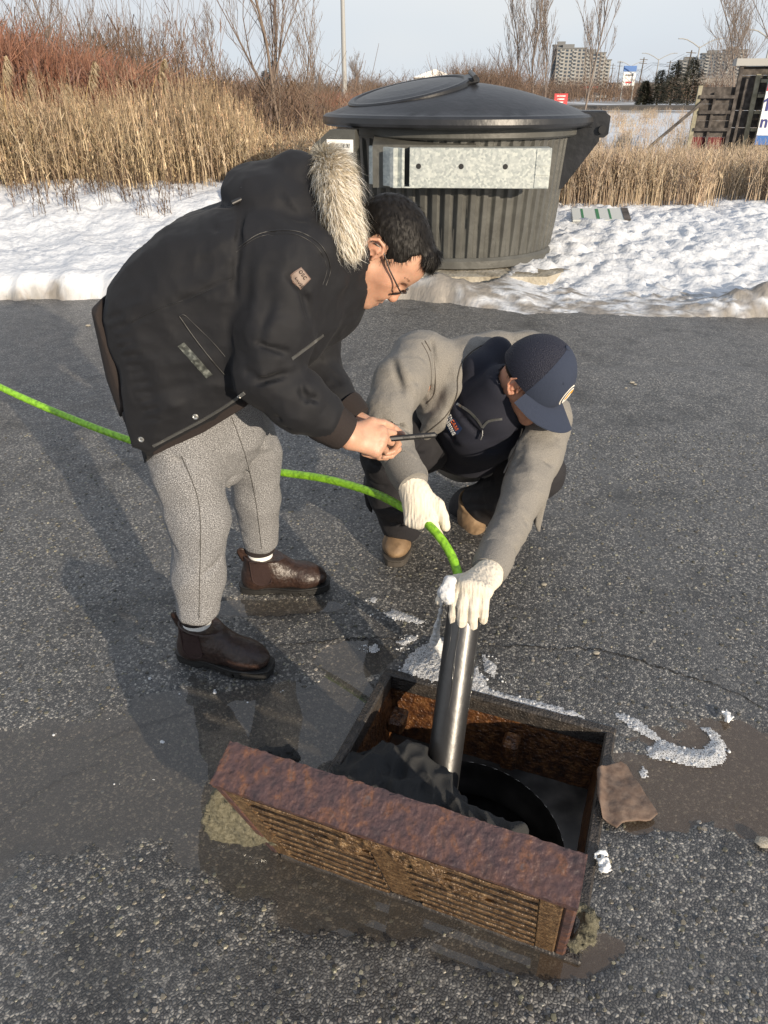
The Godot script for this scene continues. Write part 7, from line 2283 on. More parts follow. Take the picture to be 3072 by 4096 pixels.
func reed(at: Vector3, high: float, lean: Vector3, plume: float, label: String) -> void:
	var o := thing("reed", label, "reed", at, "tall plumed reeds at the edge of the marsh")
	var mb := MB.new()
	var pts := []
	for e in 6:
		var t := e / 5.0
		pts.append(Vector3(0, high * t, 0) + lean * t * t)
	mb.col = Color(0.42, 0.31, 0.15)
	mb.tube(pts, [0.006, 0.006, 0.0055, 0.005, 0.004, 0.003], 5)
	commit("stem", mb, M.plant, o)
	for k in 4:
		var lf := MB.new()
		lf.col = Color(0.40, 0.30, 0.15)
		var p := Vector3(0, high * (0.3 + 0.13 * k), 0) + lean * (0.3 + 0.13 * k) ** 2
		var a := rnd.randf() * TAU
		var d := Vector3(cos(a), 0.6, sin(a) * 0.5)
		lf.ribbon(p, p + d * 0.16, p + d * 0.2 + Vector3(cos(a) * 0.12, -0.05, 0), Vector3(-sin(a), 0, cos(a)) * 0.009)
		commit("leaf", lf, M.plant, o)
	var pm := MB.new()
	var tip: Vector3 = pts[5]
	var sway := (lean * 0.5 + Vector3(0.06, 0, 0.02))
	for k in 130:
		var q := rnd.randf()
		var c := tip + Vector3(0, plume * (0.75 - q), 0) + sway * (1 - q) * 0.6
		var a := rnd.randf() * TAU
		var w := plume * (0.05 + 0.26 * sin(q * PI) ** 0.8)
		var d := Vector3(cos(a) * w + 0.05, -0.03 - 0.07 * rnd.randf(), sin(a) * w)
		var l := rnd.randf_range(0.75, 1.2)
		pm.col = Color(0.50 * l, 0.41 * l, 0.28 * l)
		pm.ribbon(c, c + d * 0.5 + Vector3(0, 0.04, 0), c + d, Vector3(-sin(a), 0.3, cos(a)) * 0.006)
	for k in pm.n.size(): pm.n[k] = (pm.n[k] * 0.4 + Vector3(0.3, 0.35, 0.6)).normalized()
	commit("plume", pm, M.plume, o)


var finest := 0.004


func limb(trunk: MB, twig: MB, p: Vector3, dir: Vector3, l: float, r: float, level: int, up: float, wide: float, kids: int) -> void:
	var pts := [p]
	var rs := [r]
	var d := dir
	var n := 4 if level < 2 else 3
	for k in n:
		d = (d + Vector3(rnd.randfn(0, 0.12), up * 0.12, rnd.randfn(0, 0.12))).normalized()
		pts.append(pts[-1] + d * l / n)
		rs.append(r * (1.0 - 0.62 * (k + 1) / n))
	(trunk if level == 0 else twig).tube(pts, rs, 6 if level == 0 else (4 if level == 1 else 3), false)
	if level >= 3 or l < 0.16: return
	var m := kids + (6 if level == 0 else (0 if level == 1 else -2))
	for k in m:
		var t := lerpf(0.16 if level == 0 else 0.15, 1.0, (k + rnd.randf()) / m)
		var f := t * n
		var q: Vector3 = pts[int(minf(f, n - 0.001))].lerp(pts[int(minf(f, n - 0.001)) + 1], f - floorf(minf(f, n - 0.001)))
		var a := rnd.randf() * TAU
		var side := d.cross(Vector3(cos(a), 0.1, sin(a))).normalized()
		var nd := (d * (1.0 - wide * 0.5) + side * wide + Vector3(0, up * 0.35, 0)).normalized()
		limb(trunk, twig, q, nd, l * rnd.randf_range(0.36, 0.58) * (1.15 - 0.45 * t), maxf(r * lerpf(0.5, 0.28, t), finest), level + 1, up, wide, kids)


func bare_tree(called: String, label: String, at: Vector3, high: float, r: float, wide: float, kids: int, seed_: int, col: Color, lean := Vector3.ZERO, group := "") -> void:
	var o := thing(called, label, "tree", at, group)
	rnd.seed = seed_
	finest = clampf(-at.z * 0.0002, 0.003, 0.016)
	var tr := MB.new()
	var tw := MB.new()
	tw.col = col
	tr.col = col
	limb(tr, tw, Vector3(0, -0.1, 0), (Vector3.UP + lean).normalized(), high * 0.92, r, 0, 1.0, wide, kids)
	commit("trunk", tr, M.plant, o)
	commit("crown", tw, M.plant, o)


func post(called: String, label: String, category: String, at: Vector3, high: float, r0: float, r1: float, m: Material, group := "") -> Node3D:
	var o := thing(called, label, category, at, group)
	var mb := MB.new()
	mb.tube([Vector3.ZERO, Vector3(0, high, 0)], [r0, r1], 10)
	commit("pole", mb, m, o)
	return o


func tower_block(label: String, at: Vector3, parts: Array, turn: float) -> void:   # parts: x, z, wide, deep, high, storeys
	var o := thing("apartment_block", label, "building", at)
	o.rotation.y = turn
	for p in parts:
		var b := MB.new()
		b.box(Transform3D(Basis(), Vector3(p[0], p[4] / 2.0, p[1])), Vector3(p[2], p[4], p[3]), 0.2)
		var wall := commit("wing", b, M.pale_wall if p[6] == 0 else M.grey_wall, o)
		var win := MB.new()
		var slab_ := MB.new()
		var st: int = p[5]
		var fh: float = p[4] / float(st)
		for s in st:
			var y := fh * (s + 0.5)
			var cols := int(p[2] / 3.6)
			for c in cols:
				var x: float = p[0] - p[2] / 2 + (c + 0.5) * p[2] / cols
				win.box(Transform3D(Basis(), Vector3(x, y, p[1] + p[3] / 2)), Vector3(2.3 if (c + s) % 5 else 1.4, fh * 0.58, 0.25))
				if c % 3 == 1:
					slab_.box(Transform3D(Basis(), Vector3(x, fh * s + 0.1, p[1] + p[3] / 2 + 0.7)), Vector3(3.4, 0.25, 1.4))
					slab_.box(Transform3D(Basis(), Vector3(x, fh * s + 0.7, p[1] + p[3] / 2 + 1.4)), Vector3(3.4, 1.0, 0.08))
			for c in int(p[3] / 4.0):
				for sx in [-1.0, 1.0]:
					win.box(Transform3D(Basis(), Vector3(p[0] + sx * p[2] / 2, y, p[1] - p[3] / 2 + (c + 0.5) * 4.0)), Vector3(0.25, fh * 0.58, 2.2))
		tag(commit("windows", win, M.window, wall), "", "", "", "stuff")
		tag(commit("balconies", slab_, M.grey_pole, wall), "", "", "", "stuff")
		var rf := MB.new()
		rf.box(Transform3D(Basis(), Vector3(p[0], p[4] + 0.4, p[1])), Vector3(p[2] + 1.4, 0.8, p[3] + 1.4))
		rf.box(Transform3D(Basis(), Vector3(p[0] - p[2] * 0.1, p[4] + 2.0, p[1])), Vector3(p[2] * 0.4, 2.6, p[3] * 0.4))
		commit("roof", rf, M.grey_wall, wall)


func street_lamp(at: Vector3, high: float, arm: float, label: String) -> void:
	var o := post("street_lamp", label, "street lamp", at, high * 0.88, 0.16, 0.11, M.grey_pole, "double armed street lamps along the road")
	for s in [-1.0, 1.0]:
		var a := MB.new()
		a.tube([Vector3(0, high * 0.86, 0), Vector3(s * arm * 0.4, high * 0.935, 0), Vector3(s * arm * 0.75, high * 0.985, 0), Vector3(s * arm, high, 0)], 0.09, 6)
		var am := commit("arm", a, M.grey_pole, o)
		var l := MB.new()
		l.box(Transform3D(Basis(), Vector3(s * (arm + 0.35), high, 0)), Vector3(0.9, 0.14, 0.3), 0.05)
		commit("lamp_head", l, M.grey_pole, am)


func car(at: Vector3, m: Material, label: String) -> void:
	var o := thing("parked_car", label, "car", at)
	var b := MB.new()
	b.prism([Vector2(-0.88, 0.3), Vector2(0.88, 0.3), Vector2(0.9, 0.75), Vector2(0.82, 0.95), Vector2(-0.82, 0.95), Vector2(-0.9, 0.75)], 4.3, Transform3D(Basis(), Vector3(0, 0, -4.3)))
	commit("body", b, m, o)
	var c := MB.new()
	c.prism([Vector2(-0.80, 0.95), Vector2(0.80, 0.95), Vector2(0.62, 1.5), Vector2(-0.62, 1.5)], 2.0, Transform3D(Basis(), Vector3(0, 0, -3.2)))
	commit("cabin", c, M.window, o)
	for s in [-1.0, 1.0]:
		for z in [-0.75, -3.5]:
			var w := MB.new()
			w.tube([Vector3(s * 0.7, 0.32, z), Vector3(s * 0.9, 0.32, z)], 0.32, 14)
			commit("wheel", w, M.black, o)
		var h := MB.new()
		h.box(Transform3D(Basis(), Vector3(s * 0.62, 0.68, 0.01)), Vector3(0.36, 0.16, 0.06), 0.02)
		commit("headlight", h, M.white, o)


func distance() -> void:
	# apartment blocks far down the road
	tower_block("pale stepped apartment tower beyond the marsh, left of the street lamps", Vector3(181, -1, -800), [[-9, 0, 26, 20, 37, 13, 0], [12, -3, 20, 20, 33.5, 12, 0], [-16, -8, 18, 18, 40, 14, 1], [23, -6, 10, 16, 28, 10, 0]], -0.15)
	tower_block("greenish grey apartment block behind trees above the wooden hoarding", Vector3(340, -1, -900), [[-20, 0, 24, 20, 31, 11, 1], [4, -4, 28, 20, 37, 13, 1], [22, -4, 22, 18, 40, 14, 0]], -0.25)
	# road on its low bank
	var rd := MB.new()
	rd.prism([Vector2(-6, -0.4), Vector2(6, -0.4), Vector2(4, 0.25), Vector2(-4, 0.25)], 700.0, Transform3D(Basis(Vector3(0, 0, -1), Vector3.UP, Vector3.RIGHT), Vector3(10, 0, -92)))
	tag(commit("road_bank", rd, mat(Color(0.07, 0.06, 0.05), 0.95)), "low dark bank that carries the road beyond the marsh", "road", "", "structure")
	# street lamps, poles
	for k in [[1494, 158.0, 10.0, 3.3, "nearest double armed street lamp, right of the tall wooden pole"], [1412, 215.0, 10.0, 3.6, "second double armed street lamp, left of the dark evergreens"], [1355, 270.0, 10.0, 3.6, "farthest double armed street lamp, behind the blue topped pylon"], [1640, 120.0, 9.0, 2.6, "street lamp half hidden by bare trees above the hoarding"]]:
		street_lamp(Vector3((k[0] - 829.5) / 1596.0 * k[1] * 0.8695, -0.1, -k[1]), k[2], k[3], k[4])
	for k in [[1474, 190.0, 9.6, 0.05, "tall leaning wooden utility pole beside the nearest street lamp"], [1377, 240.0, 10.0, 0.045, "leaning wooden utility pole just right of the blue pylon sign"], [1331, 330.0, 12.0, 0.0, "utility pole right of the pair left of the pylon sign"], [1316, 360.0, 12.0, 0.01, "utility pole at the left of the pair beside the tower"], [1291, 400.0, 10.0, 0.0, "short utility pole just beside the right edge of the tower"], [1436, 280.0, 10.5, 0.02, "thin pole between the second street lamp and the evergreens"]]:
		var o := post("utility_pole", k[4], "utility pole", Vector3((k[0] - 829.5) / 1596.0 * k[1] * 0.8695, -0.1, -k[1]), k[2], 0.2, 0.14, M.wood_pole, "wooden utility poles along the road")
		o.rotation.z = -k[3]
		for e in 2:
			var cr := MB.new()
			cr.box(Transform3D(Basis(), Vector3(0, k[2] * (0.95 - 0.09 * e), 0)), Vector3(2.2, 0.14, 0.14))
			commit("crossarm", cr, M.wood_pole, o)
	var wires := MB.new()
	for e in 4:
		var pts := []
		for s in 21:
			var t := s / 20.0
			pts.append(Vector3(lerpf(66.6, 98.0, t) + (e - 1.5) * 0.6, 8.8 - 0.5 * (e % 2) - 1.2 * sin(t * PI * 3) ** 2, lerpf(-190, -360, t)))
		wires.tube(pts, 0.03, 3, false)
	tag(commit("power_wires", wires, M.black), "thin power wires strung between the far wooden poles", "wires", "", "stuff")
	# mast
	var mast := post("phone_mast", "tall slim grey mast rising behind the marsh, left of the container", "mast", Vector3((744.5 - 829.5) / 1596.0 * 150 * 0.8695, -0.2, -150), 27.0, 0.48, 0.26, M.grey_pole)
	for s in 3:
		var pn := MB.new()
		pn.box(Transform3D(Basis(Vector3.UP, s * TAU / 3), Vector3(0.55 * sin(s * TAU / 3), 19.8, 0.55 * cos(s * TAU / 3))), Vector3(0.3, 1.2, 0.14), 0.03)
		commit("antenna", pn, M.white, mast)
	# signs
	var bd := thing("pylon_sign", "tall pylon sign with blue top and white panels by the road", "sign", Vector3((1354 - 829.5) / 1596.0 * 170 * 0.8695, -0.1, -170))
	for k in [[0, 5.65, 2.5, 0.95, "blue", "blue_panel"], [0, 3.9, 2.4, 2.3, "white", "white_panel"]]:
		var b := MB.new()
		b.box(Transform3D(Basis(), Vector3(k[0], k[1], 0)), Vector3(k[2], k[3], 0.4), 0.03)
		commit(k[5], b, M[k[4]], bd)
	for k in [[4.55, 1.7], [3.3, 1.2]]:
		var b := MB.new()
		b.box(Transform3D(Basis(), Vector3(0, k[0], 0.21)), Vector3(k[1], 0.28, 0.03))
		commit("print", b, M.red if k[0] < 4 else M.grey_wall, bd)
	for s in [-1.0, 1.0]:
		var b := MB.new()
		b.box(Transform3D(Basis(), Vector3(s * 1.1, 1.4, 0)), Vector3(0.18, 2.8, 0.25))
		commit("leg", b, M.grey_pole, bd)
	var rs := thing("red_sign", "red notice board on two posts above the container's right shoulder", "sign", Vector3((1213 - 829.5) / 1596.0 * 60 * 0.8695, -0.2, -60))
	var b1 := MB.new()
	b1.box(Transform3D(Basis(), Vector3(0, 1.28, 0)), Vector3(0.95, 0.68, 0.04), 0.01)
	commit("board", b1, M.red, rs)
	for e in 3:
		var b := MB.new()
		b.box(Transform3D(Basis(), Vector3(0, 1.47 - 0.19 * e, 0.022)), Vector3(0.6 - 0.12 * e, 0.06, 0.006))
		commit("print", b, M.white, rs)
	for s in [-1.0, 1.0]:
		var b := MB.new()
		b.box(Transform3D(Basis(), Vector3(s * 0.42, 0.5, -0.03)), Vector3(0.07, 1.2, 0.05))
		commit("leg", b, M.wood_pole, rs)
	# shops, sheds and cars by the road
	for k in [[1560, 300.0, 34.0, 6.0, "pale_wall", "low pale shop building behind the evergreens"], [1490, 330.0, 16.0, 5.0, "white", "white shop front between the street lamps"], [1276, 520.0, 9.0, 5.0, "red", "small red fronted shop at the foot of the tower"], [1400, 330.0, 26.0, 4.5, "pale_wall", "beige warehouse between the pylon and the second lamp"], [938, 260.0, 12.0, 5.6, "pale_wall", "pale house gable showing above the container's hatch"]]:
		var o := thing("shop" if k[0] > 1000 else "house", k[5], "building", Vector3((k[0] - 829.5) / 1596.0 * k[1] * 0.8695, -0.2, -k[1]))
		var b := MB.new()
		b.box(Transform3D(Basis(), Vector3(0, k[3] / 2, -5)), Vector3(k[2], k[3], 10))
		commit("wall", b, M[k[4]], o)
		var r := MB.new()
		if k[0] > 1000: r.box(Transform3D(Basis(), Vector3(0, k[3] + 0.25, -5)), Vector3(k[2] + 0.6, 0.5, 10.6))
		else: r.prism([Vector2(-6.6, 0), Vector2(6.6, 0), Vector2(0, 2.2)], 11, Transform3D(Basis(), Vector3(0, k[3] - 0.02, -10.5)))
		commit("roof", r, M.grey_wall if k[0] > 1000 else M.white, o)
		for e in int(k[2] / 5.0):
			var w := MB.new()
			w.box(Transform3D(Basis(), Vector3(-k[2] / 2 + 2.5 + e * 5, k[3] * 0.42, 0.02)), Vector3(3.4, k[3] * 0.5, 0.1))
			commit("window", w, M.window, o)
	car(Vector3((1286 - 829.5) / 1596.0 * 190 * 0.8695, 0.0, -190), M.grey_wall, "dark car with headlights coming along the far road, left one")
	car(Vector3((1303 - 829.5) / 1596.0 * 200 * 0.8695, 0.0, -200), M.grey_pole, "grey car on the far road, right one of the two")
	hoarding()
	# dark evergreens and far bare trees
	rnd.seed = 61
	for k in [[1392, 110.0, 3.0, "low dark evergreen bush left of the row by the road"], [1422, 112.0, 4.2, "dark evergreen bush in the middle of the row by the road"], [1452, 108.0, 5.0, "broad dark evergreen right of the second lamp"], [1488, 100.0, 5.2, "tall dark conifer behind the nearest lamp"], [592, 140.0, 6.0, "small dark conifer between the two bare trees on the left"], [575, 142.0, 4.8, "small dark conifer left of its taller neighbour in the marsh"]]:
		conifer(Vector3((k[0] - 829.5) / 1596.0 * k[1] * 0.8695, -0.2, -k[1]), k[2], k[3])
	for k in [[785, 150.0, 6.8, 0.7, "round headed bare tree far behind the marsh, right of the mast"], [762, 160.0, 6.0, 0.7, "smaller bare tree far behind the marsh beside the mast"], [480, 60.0, 5.6, 0.55, "bushy bare tree at the back of the marsh, left of the pair"], [690, 75.0, 3.6, 0.5, "thin bare tree far behind, right of the pair"], [1150, 55.0, 7.6, 0.4, "bare poplar behind the container, left of the tower"], [1122, 58.0, 6.4, 0.5, "bare tree behind the container beside the brown bushes"], [1180, 60.0, 6.6, 0.35, "slim bare poplar just left of the tower"], [1265, 52.0, 7.2, 0.35, "bare poplar standing before the pale tower"], [1540, 75.0, 7.0, 0.6, "bare tree left of the hoarding's high part"], [1585, 60.0, 8.2, 0.6, "broad bare tree behind the hoarding"], [1640, 55.0, 9.5, 0.6, "tallest bare tree behind the hoarding at the frame's edge"], [1612, 70.0, 8.0, 0.55, "bare tree between the two large ones behind the hoarding"]]:
		bare_tree("bare_tree", k[4], Vector3((k[0] - 829.5) / 1596.0 * k[1] * 0.8695, -0.2, -k[1]), k[2], 0.045 + 0.004 * k[2], k[3], 7, 500 + int(k[0]), Color(0.19, 0.155, 0.13))
	# nearer ones on the left
	bare_tree("bare_tree", "left sapling with fine bare twigs growing out of the red shrubs", Vector3(-6.35, 0.2, -17.5), 4.1, 0.024, 0.62, 8, 711, Color(0.20, 0.16, 0.13), Vector3(-0.12, 0, 0))
	bare_tree("bare_tree", "left one of the two tall slim bare trees beside the container", Vector3(-2.08, 0.3, -15.2), 4.3, 0.032, 0.62, 7, 722, Color(0.17, 0.13, 0.11), Vector3(-0.08, 0, 0))
	bare_tree("bare_tree", "right one of the two tall slim bare trees beside the container", Vector3(-1.65, 0.3, -14.6), 4.5, 0.034, 0.6, 7, 735, Color(0.17, 0.13, 0.105), Vector3(-0.02, 0, 0))
	bare_tree("bare_tree", "short leaning bare tree just right of the tall pair", Vector3(-1.85, 0.3, -18.4), 2.6, 0.024, 0.55, 7, 741, Color(0.20, 0.15, 0.11), Vector3(0.1, 0, 0))


func conifer(at: Vector3, high: float, label: String) -> void:
	var o := thing("conifer", label, "tree", at, "dark evergreens by the road")
	var t := MB.new()
	t.col = Color(0.07, 0.055, 0.04)
	t.tube([Vector3(0, -0.2, 0), Vector3(0, high * 0.9, 0)], [0.12, 0.03], 6)
	commit("trunk", t, M.plant, o)
	var c := MB.new()
	for k in 2200:
		var q := pow(rnd.randf(), 0.8)
		var y := high * (0.08 + 0.92 * (1 - q))
		var a := rnd.randf() * TAU
		var r := high * 0.30 * (1.0 - y / high) ** 0.6 * rnd.randf_range(0.2, 1.15) * (1.0 + 0.35 * sin(a * 3.0 + y * 2.0)) + 0.05
		var p := Vector3(cos(a) * r, y, sin(a) * r)
		var l := rnd.randf_range(0.5, 1.5)
		c.col = Color(0.045 * l, 0.047 * l, 0.030 * l)
		var d := Vector3(cos(a), rnd.randf_range(-0.4, 0.5), sin(a)) * 0.34
		c.ribbon(p, p + d * 0.6, p + d * 1.3, Vector3(-sin(a), 0.3, cos(a)) * 0.05)
	commit("crown", c, M.evergreen, o)


func hoarding() -> void:
	var o := thing("wooden_hoarding", "back of an old wooden hoarding with studs and flaking boards", "hoarding", Vector3(8.05, -0.2, -22.0))
	o.rotation.y = deg_to_rad(-6)
	var boards := func(x0: float, x1: float, y0: float, y1: float, z: float) -> void:
		var n := int((y1 - y0) / 0.19)
		for k in n:
			var b := MB.new()
			var h := (y1 - y0) / n
			b.box(Transform3D(Basis(Vector3(0, 0, 1), rnd.randf_range(-0.004, 0.004)), Vector3((x0 + x1) / 2, y0 + (k + 0.5) * h, z + rnd.randf_range(-0.006, 0.006))), Vector3(x1 - x0, h - 0.004, 0.022))
			commit("board", b, M.old_board if k > 3 or x0 > 0.9 else mat(Color(0.075 + 0.012 * k, 0.018, 0.02), 0.9), o)
	rnd.seed = 81
	boards.call(0.05, 1.0, -0.1, 1.82, 0.0)
	boards.call(1.0, 5.0, -0.1, 2.28, -0.05)
	for k in [[0.08, 1.85, 0.10, "pale_board"], [0.5, 1.7, 0.06, "old_board"], [1.02, 2.35, 0.09, "old_board"], [1.2, 2.0, 0.07, "old_board"], [1.48, 2.1, 0.11, "pale_board"], [1.75, 2.1, 0.07, "pale_board"]]:
		var b := MB.new()
		b.box(Transform3D(Basis(Vector3(0, 0, 1), rnd.randf_range(-0.02, 0.02)), Vector3(k[0], k[1] / 2 - 0.1, 0.07)), Vector3(k[2], k[1] + 0.2, 0.06))
		commit("stud", b, M[k[3]], o)
	for k in [[0.55, 1.25, 0.8], [0.55, 1.6, 0.9], [0.55, 0.85, 0.9], [1.95, 0.45, 0.8], [1.95, 0.85, 0.8], [1.95, 1.25, 0.8], [1.95, 1.62, 0.8], [1.95, 1.95, 0.8], [0.55, 0.35, 0.9]]:
		var b := MB.new()
		b.box(Transform3D(Basis(), Vector3(k[0], k[1], 0.12)), Vector3(k[2], 0.075, 0.05))
		commit("rail", b, M.pale_board if k[0] > 1 else M.old_board, o)
	var cp := MB.new()
	cp.box(Transform3D(Basis(), Vector3(2.9, 2.36, 0)), Vector3(4.1, 0.16, 0.3))
	commit("cap_board", cp, M.grey_pole, o)
	var st := MB.new()
	st.box(Transform3D(Basis(Vector3(0, 0, 1), deg_to_rad(42)), Vector3(-0.38, 0.95, 0.15)), Vector3(1.75, 0.07, 0.06))
	commit("brace", st, M.old_board, o)
	var s := thing("advertising_board", "white advertising board with dark blue print leaning at the frame's edge", "sign", Vector3(9.68, -0.25, -21.3))
	s.rotation.y = deg_to_rad(-12)
	var b := MB.new()
	b.box(Transform3D(Basis(), Vector3(1.0, 1.28, 0)), Vector3(2.2, 1.0, 0.03), 0.004)
	var panel := commit("panel", b, M.white, s)
	var p2 := MB.new()
	p2.box(Transform3D(Basis(), Vector3(1.0, 2.03, 0)), Vector3(2.2, 0.5, 0.03), 0.004)
	commit("picture_panel", p2, mat(Color(0.36, 0.52, 0.68), 0.6), s)
	var p3 := MB.new()
	p3.box(Transform3D(Basis(), Vector3(1.0, 1.86, 0.02)), Vector3(2.19, 0.16, 0.01))
	commit("red_band", p3, M.red, s)
	var p4 := MB.new()
	p4.box(Transform3D(Basis(), Vector3(1.0, 0.68, 0)), Vector3(2.2, 0.22, 0.03))
	commit("blue_band", p4, M.blue, s)
	for k in [["19-0", 0.28, 1.48, 0.42], ["ndev", 0.30, 1.08, 0.34]]:
		var l := put("lettering", words(k[0], k[3], "Droid Sans", 700, 0.01), mat(Color(0.03, 0.035, 0.16), 0.6), panel)
		l.position = Vector3(k[1], k[2], 0.022)
	for x in [0.1, 1.9]:
		var lg := MB.new()
		lg.box(Transform3D(Basis(), Vector3(x, 1.0, -0.06)), Vector3(0.09, 2.3, 0.07))
		commit("leg", lg, M.pale_board, s)


func plants() -> void:
	var tan := [Color(0.60, 0.48, 0.32), Color(0.49, 0.385, 0.255), Color(0.70, 0.58, 0.40), Color(0.40, 0.305, 0.20)]
	var where := []
	var tints := []
	var tuft := stalks(16, 0.13, 1.0, 0.10, 0.0042, 3, 0.12, 201, tan)
	rnd.seed = 202
	var put_ := func(x: float, d: float, s: float, k: float) -> void:
		where.append(Transform3D(Basis(Vector3.UP, rnd.randf() * TAU).scaled(Vector3(1.0 + 0.4 * k, s, 1.0 + 0.4 * k)), Vector3(x, land(x, d) - 0.03, -d)))
		var v := rnd.randf_range(0.75, 1.15)
		tints.append(Color(v, v * rnd.randf_range(0.95, 1.0), v * rnd.randf_range(0.9, 1.0)))
	for k in 700:
		var d := rnd.randf_range(9.5, 14.0)
		var x := rnd.randf_range(-0.66 * d - 0.6, -0.05 * d + 0.2)
		d += 0.35 * (x / -6.0) * 0 + 0.5 * smoothstep(-2.6, -0.5, x)
		if rnd.randf() < 0.35 * smoothstep(-4.0, -1.0, x): continue
		put_.call(x, d, lerpf(0.74, 0.62, smoothstep(-5.0, -1.5, x)) * (0.55 + 0.8 * rnd.randf() ** 1.4), 0.3)
	for k in 290:   # taller ones with plumes
		var d := rnd.randf_range(9.6, 13.5)
		put_.call(rnd.randf_range(-0.62 * d - 0.4, -0.16 * d), d, rnd.randf_range(0.85, 1.25), -0.7)
	tag(many("reed_bed", tuft, M.plant, where, tints), "dense bed of dry tan reeds behind the left snow bank", "reeds", "", "stuff")
	where.clear()
	tints.clear()
	var sedge := stalks(16, 0.12, 0.66, 0.16, 0.0038, 2, 0.0, 205, [Color(0.52, 0.415, 0.30), Color(0.42, 0.325, 0.235), Color(0.62, 0.52, 0.39)])
	for k in 1650:
		var d := 9.6 + 28.0 * pow(rnd.randf(), 2.0)
		var x := rnd.randf_range(0.10 * d, 0.64 * d + 1.0)
		if snow_noise.get_noise_2d(x * 0.5 + 50, d * 0.35) > 0.30 - 0.02 * (d - 10): continue
		put_.call(x, d, rnd.randf_range(0.8, 1.15) * (1.0 if d < 16 else 0.85), 0.4)
	for k in 350:
		var d := rnd.randf_range(30.0, 75.0)
		put_.call(rnd.randf_range(0.05 * d, 0.62 * d), d, rnd.randf_range(0.7, 1.1), 1.5)
	tag(many("dry_sedge", sedge, M.plant, where, tints), "wide bed of dry brown marsh grass and bulrushes right of the container", "grass", "", "stuff")
	# red stemmed thicket
	where.clear()
	tints.clear()
	var shrub := stalks(46, 0.42, 2.2, 0.20, 0.0085, 2, 0.0, 207, [Color(0.30, 0.145, 0.095), Color(0.25, 0.12, 0.08), Color(0.36, 0.19, 0.125), Color(0.23, 0.13, 0.095)])
	for k in 620:
		var d := 15.5 + 20.0 * pow(rnd.randf(), 1.4)
		var x := rnd.randf_range(-0.72 * d, -0.26 * d + 0.3)
		put_.call(x, d, (0.98 + 0.22 * snow_noise.get_noise_2d(x * 0.5, d * 0.5)) * lerpf(1.0, 0.66, smoothstep(-0.46, -0.27, x / d)) * (1.0 + 0.012 * (d - 15)), 0.5)
	for k in 170:
		var d := rnd.randf_range(26.0, 60.0)
		put_.call(rnd.randf_range(-0.32 * d, -0.02 * d), d, rnd.randf_range(0.45, 0.62), 0.5)
	tag(many("red_thicket", shrub, M.plant, where, tints), "thicket of red brown shrub stems behind the reeds on the left", "shrubs", "", "stuff")
	where.clear()
	tints.clear()
	var whip := stalks(26, 0.55, 3.4, 0.16, 0.008, 2, 0.0, 208, [Color(0.20, 0.14, 0.10), Color(0.16, 0.11, 0.08)])
	for k in 110:
		var d := rnd.randf_range(22.0, 36.0)
		var x := rnd.randf_range(-0.62 * d, -0.24 * d)
		put_.call(x, d, rnd.randf_range(0.85, 1.1), 0.4)
	for k in 60:
		var d := rnd.randf_range(14.0, 20.0)
		put_.call(rnd.randf_range(-0.26 * d, -0.09 * d), d, rnd.randf_range(0.35, 0.55), 0.2)
	for k in 90:
		var d := rnd.randf_range(45.0, 62.0)
		put_.call(rnd.randf_range(0.085 * d, 0.155 * d), d, rnd.randf_range(0.7, 1.05), 1.2)
	tag(many("bare_scrub", whip, M.plant, where, tints), "thin grey brown bare whips standing up out of the thicket", "shrubs", "", "stuff")
	# far wood along the horizon
	where.clear()
	tints.clear()
	for k in 900:
		var d := rnd.randf_range(150.0, 420.0)
		var x := rnd.randf_range(-0.75 * d, 0.75 * d)
		put_.call(x, d, rnd.randf_range(0.8, 1.7), 9.0)
	tag(many("far_wood", whip, M.plant, where, tints), "low grey band of bare woodland along the horizon", "woods", "", "stuff")
	# weeds poking through the snow
	where.clear()
	tints.clear()
	var weed := stalks(5, 0.05, 0.34, 0.18, 0.003, 6, 0.0, 209, [Color(0.13, 0.085, 0.055), Color(0.19, 0.13, 0.08)])
	for k in 60:
		var d := rnd.randf_range(8.4, 9.7)
		var x := rnd.randf_range(-6.2, -1.4)
		put_.call(x, d, rnd.randf_range(0.6, 1.3), 0.0)
	for k in 25:
		put_.call(rnd.randf_range(-4.6, -1.6), 6.12 + rnd.randf() * 0.06, rnd.randf_range(0.12, 0.3), 0.3)
	tag(many("dead_weeds", weed, M.plant, where, tints), "sparse brown dead weeds poking out of the left snow bank", "weeds", "", "stuff")
	# single tall reeds with plumes
	rnd.seed = 210
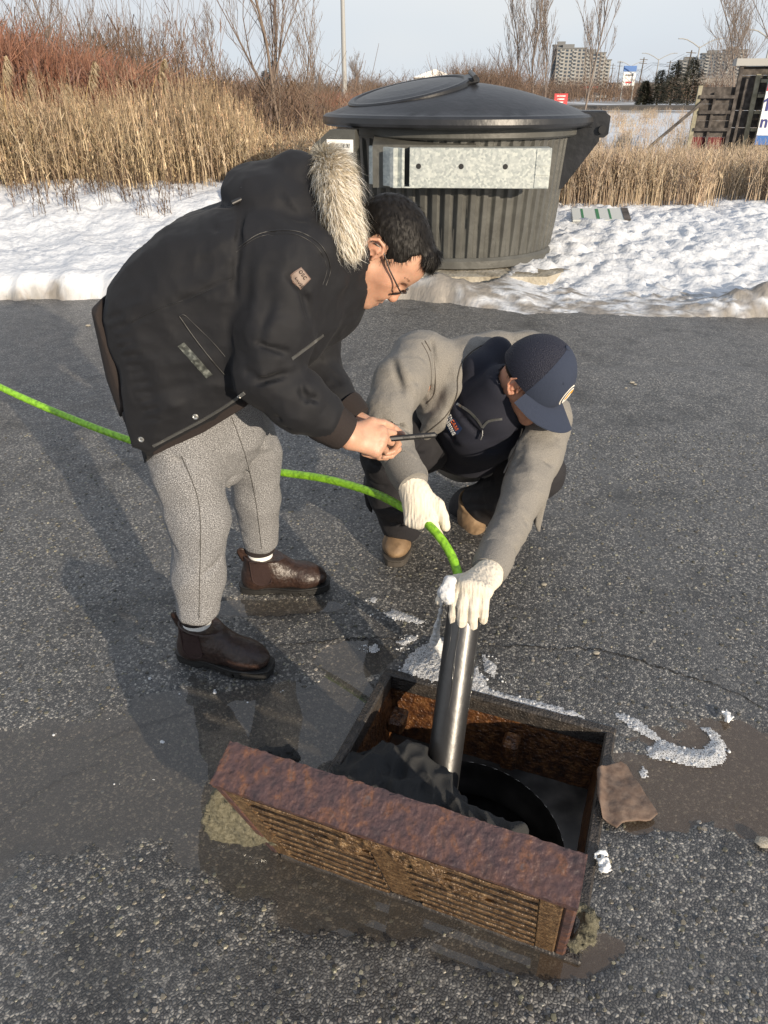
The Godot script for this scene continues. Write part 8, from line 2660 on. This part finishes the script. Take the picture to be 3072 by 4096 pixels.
	var spots := [[-5.45, 9.9, 1.62, 0.0, 0.30, "plumed reed standing at the left edge of the frame"], [-5.2, 10.0, 1.45, 0.1, 0.28, "plumed reed second from the left edge, leaning right"], [-4.9, 10.3, 1.55, 0.05, 0.26, "short plumed reed between the left edge and the sapling"], [-4.55, 10.0, 1.66, 0.16, 0.32, "plumed reed left of the sapling's trunk"], [-4.35, 10.2, 1.5, 0.12, 0.30, "plumed reed right beside the one left of the sapling"], [-3.72, 10.1, 1.62, 0.30, 0.34, "large plumed reed leaning right, below the sapling"], [-4.0, 10.4, 1.4, 0.1, 0.28, "small plumed reed between the sapling and the large leaning one"], [-3.05, 10.5, 1.74, 0.34, 0.24, "tall thin reed with a bent plume before the red shrubs"], [-2.8, 10.6, 1.55, 0.06, 0.18, "tall bare topped reed right of the bent plume"], [-2.2, 10.4, 1.15, -0.05, 0.16, "short thin reed before the pair of slim trees"], [-5.75, 10.2, 1.5, 0.06, 0.30, "plumed reed outermost at the left, partly out of the frame"], [-4.7, 9.8, 1.2, 0.2, 0.3, "low drooping plumed reed near the snow on the left"]]
	for s in spots:
		reed(Vector3(s[0], land(s[0], s[1]) - 0.03, -s[1]), s[2] * 0.68, Vector3(s[3] * 0.8, 0, 0.05), s[4] * 0.85, s[5])
	# the sign lying on the snow
	var sg := thing("fallen_sign", "white sign with green stripes lying on the snow right of the container", "sign")
	sg.transform = xf(Vector3(2.3214, 0.34, -8.5939), Vector3(1, 0.02, 0.16), Vector3(-0.05, 1, 0.16))
	var b := MB.new()
	b.box(Transform3D(), Vector3(0.54, 0.02, 0.42), 0.004)
	commit("board", b, mat(Color(0.5, 0.52, 0.5), 0.6), sg)
	var fr := MB.new()
	fr.box(Transform3D(Basis(), Vector3(0.30, -0.01, 0)), Vector3(0.07, 0.05, 0.40))
	commit("wooden_edge", fr, M.old_board, sg)
	for k in [[-0.16, 0.025], [0.0, 0.035], [0.13, 0.02]]:
		var st := MB.new()
		st.box(Transform3D(Basis(), Vector3(k[0], 0.0112, 0.0)), Vector3(k[1], 0.002, 0.34))
		commit("green_stripe", st, mat(Color(0.03, 0.16, 0.06), 0.6), sg)
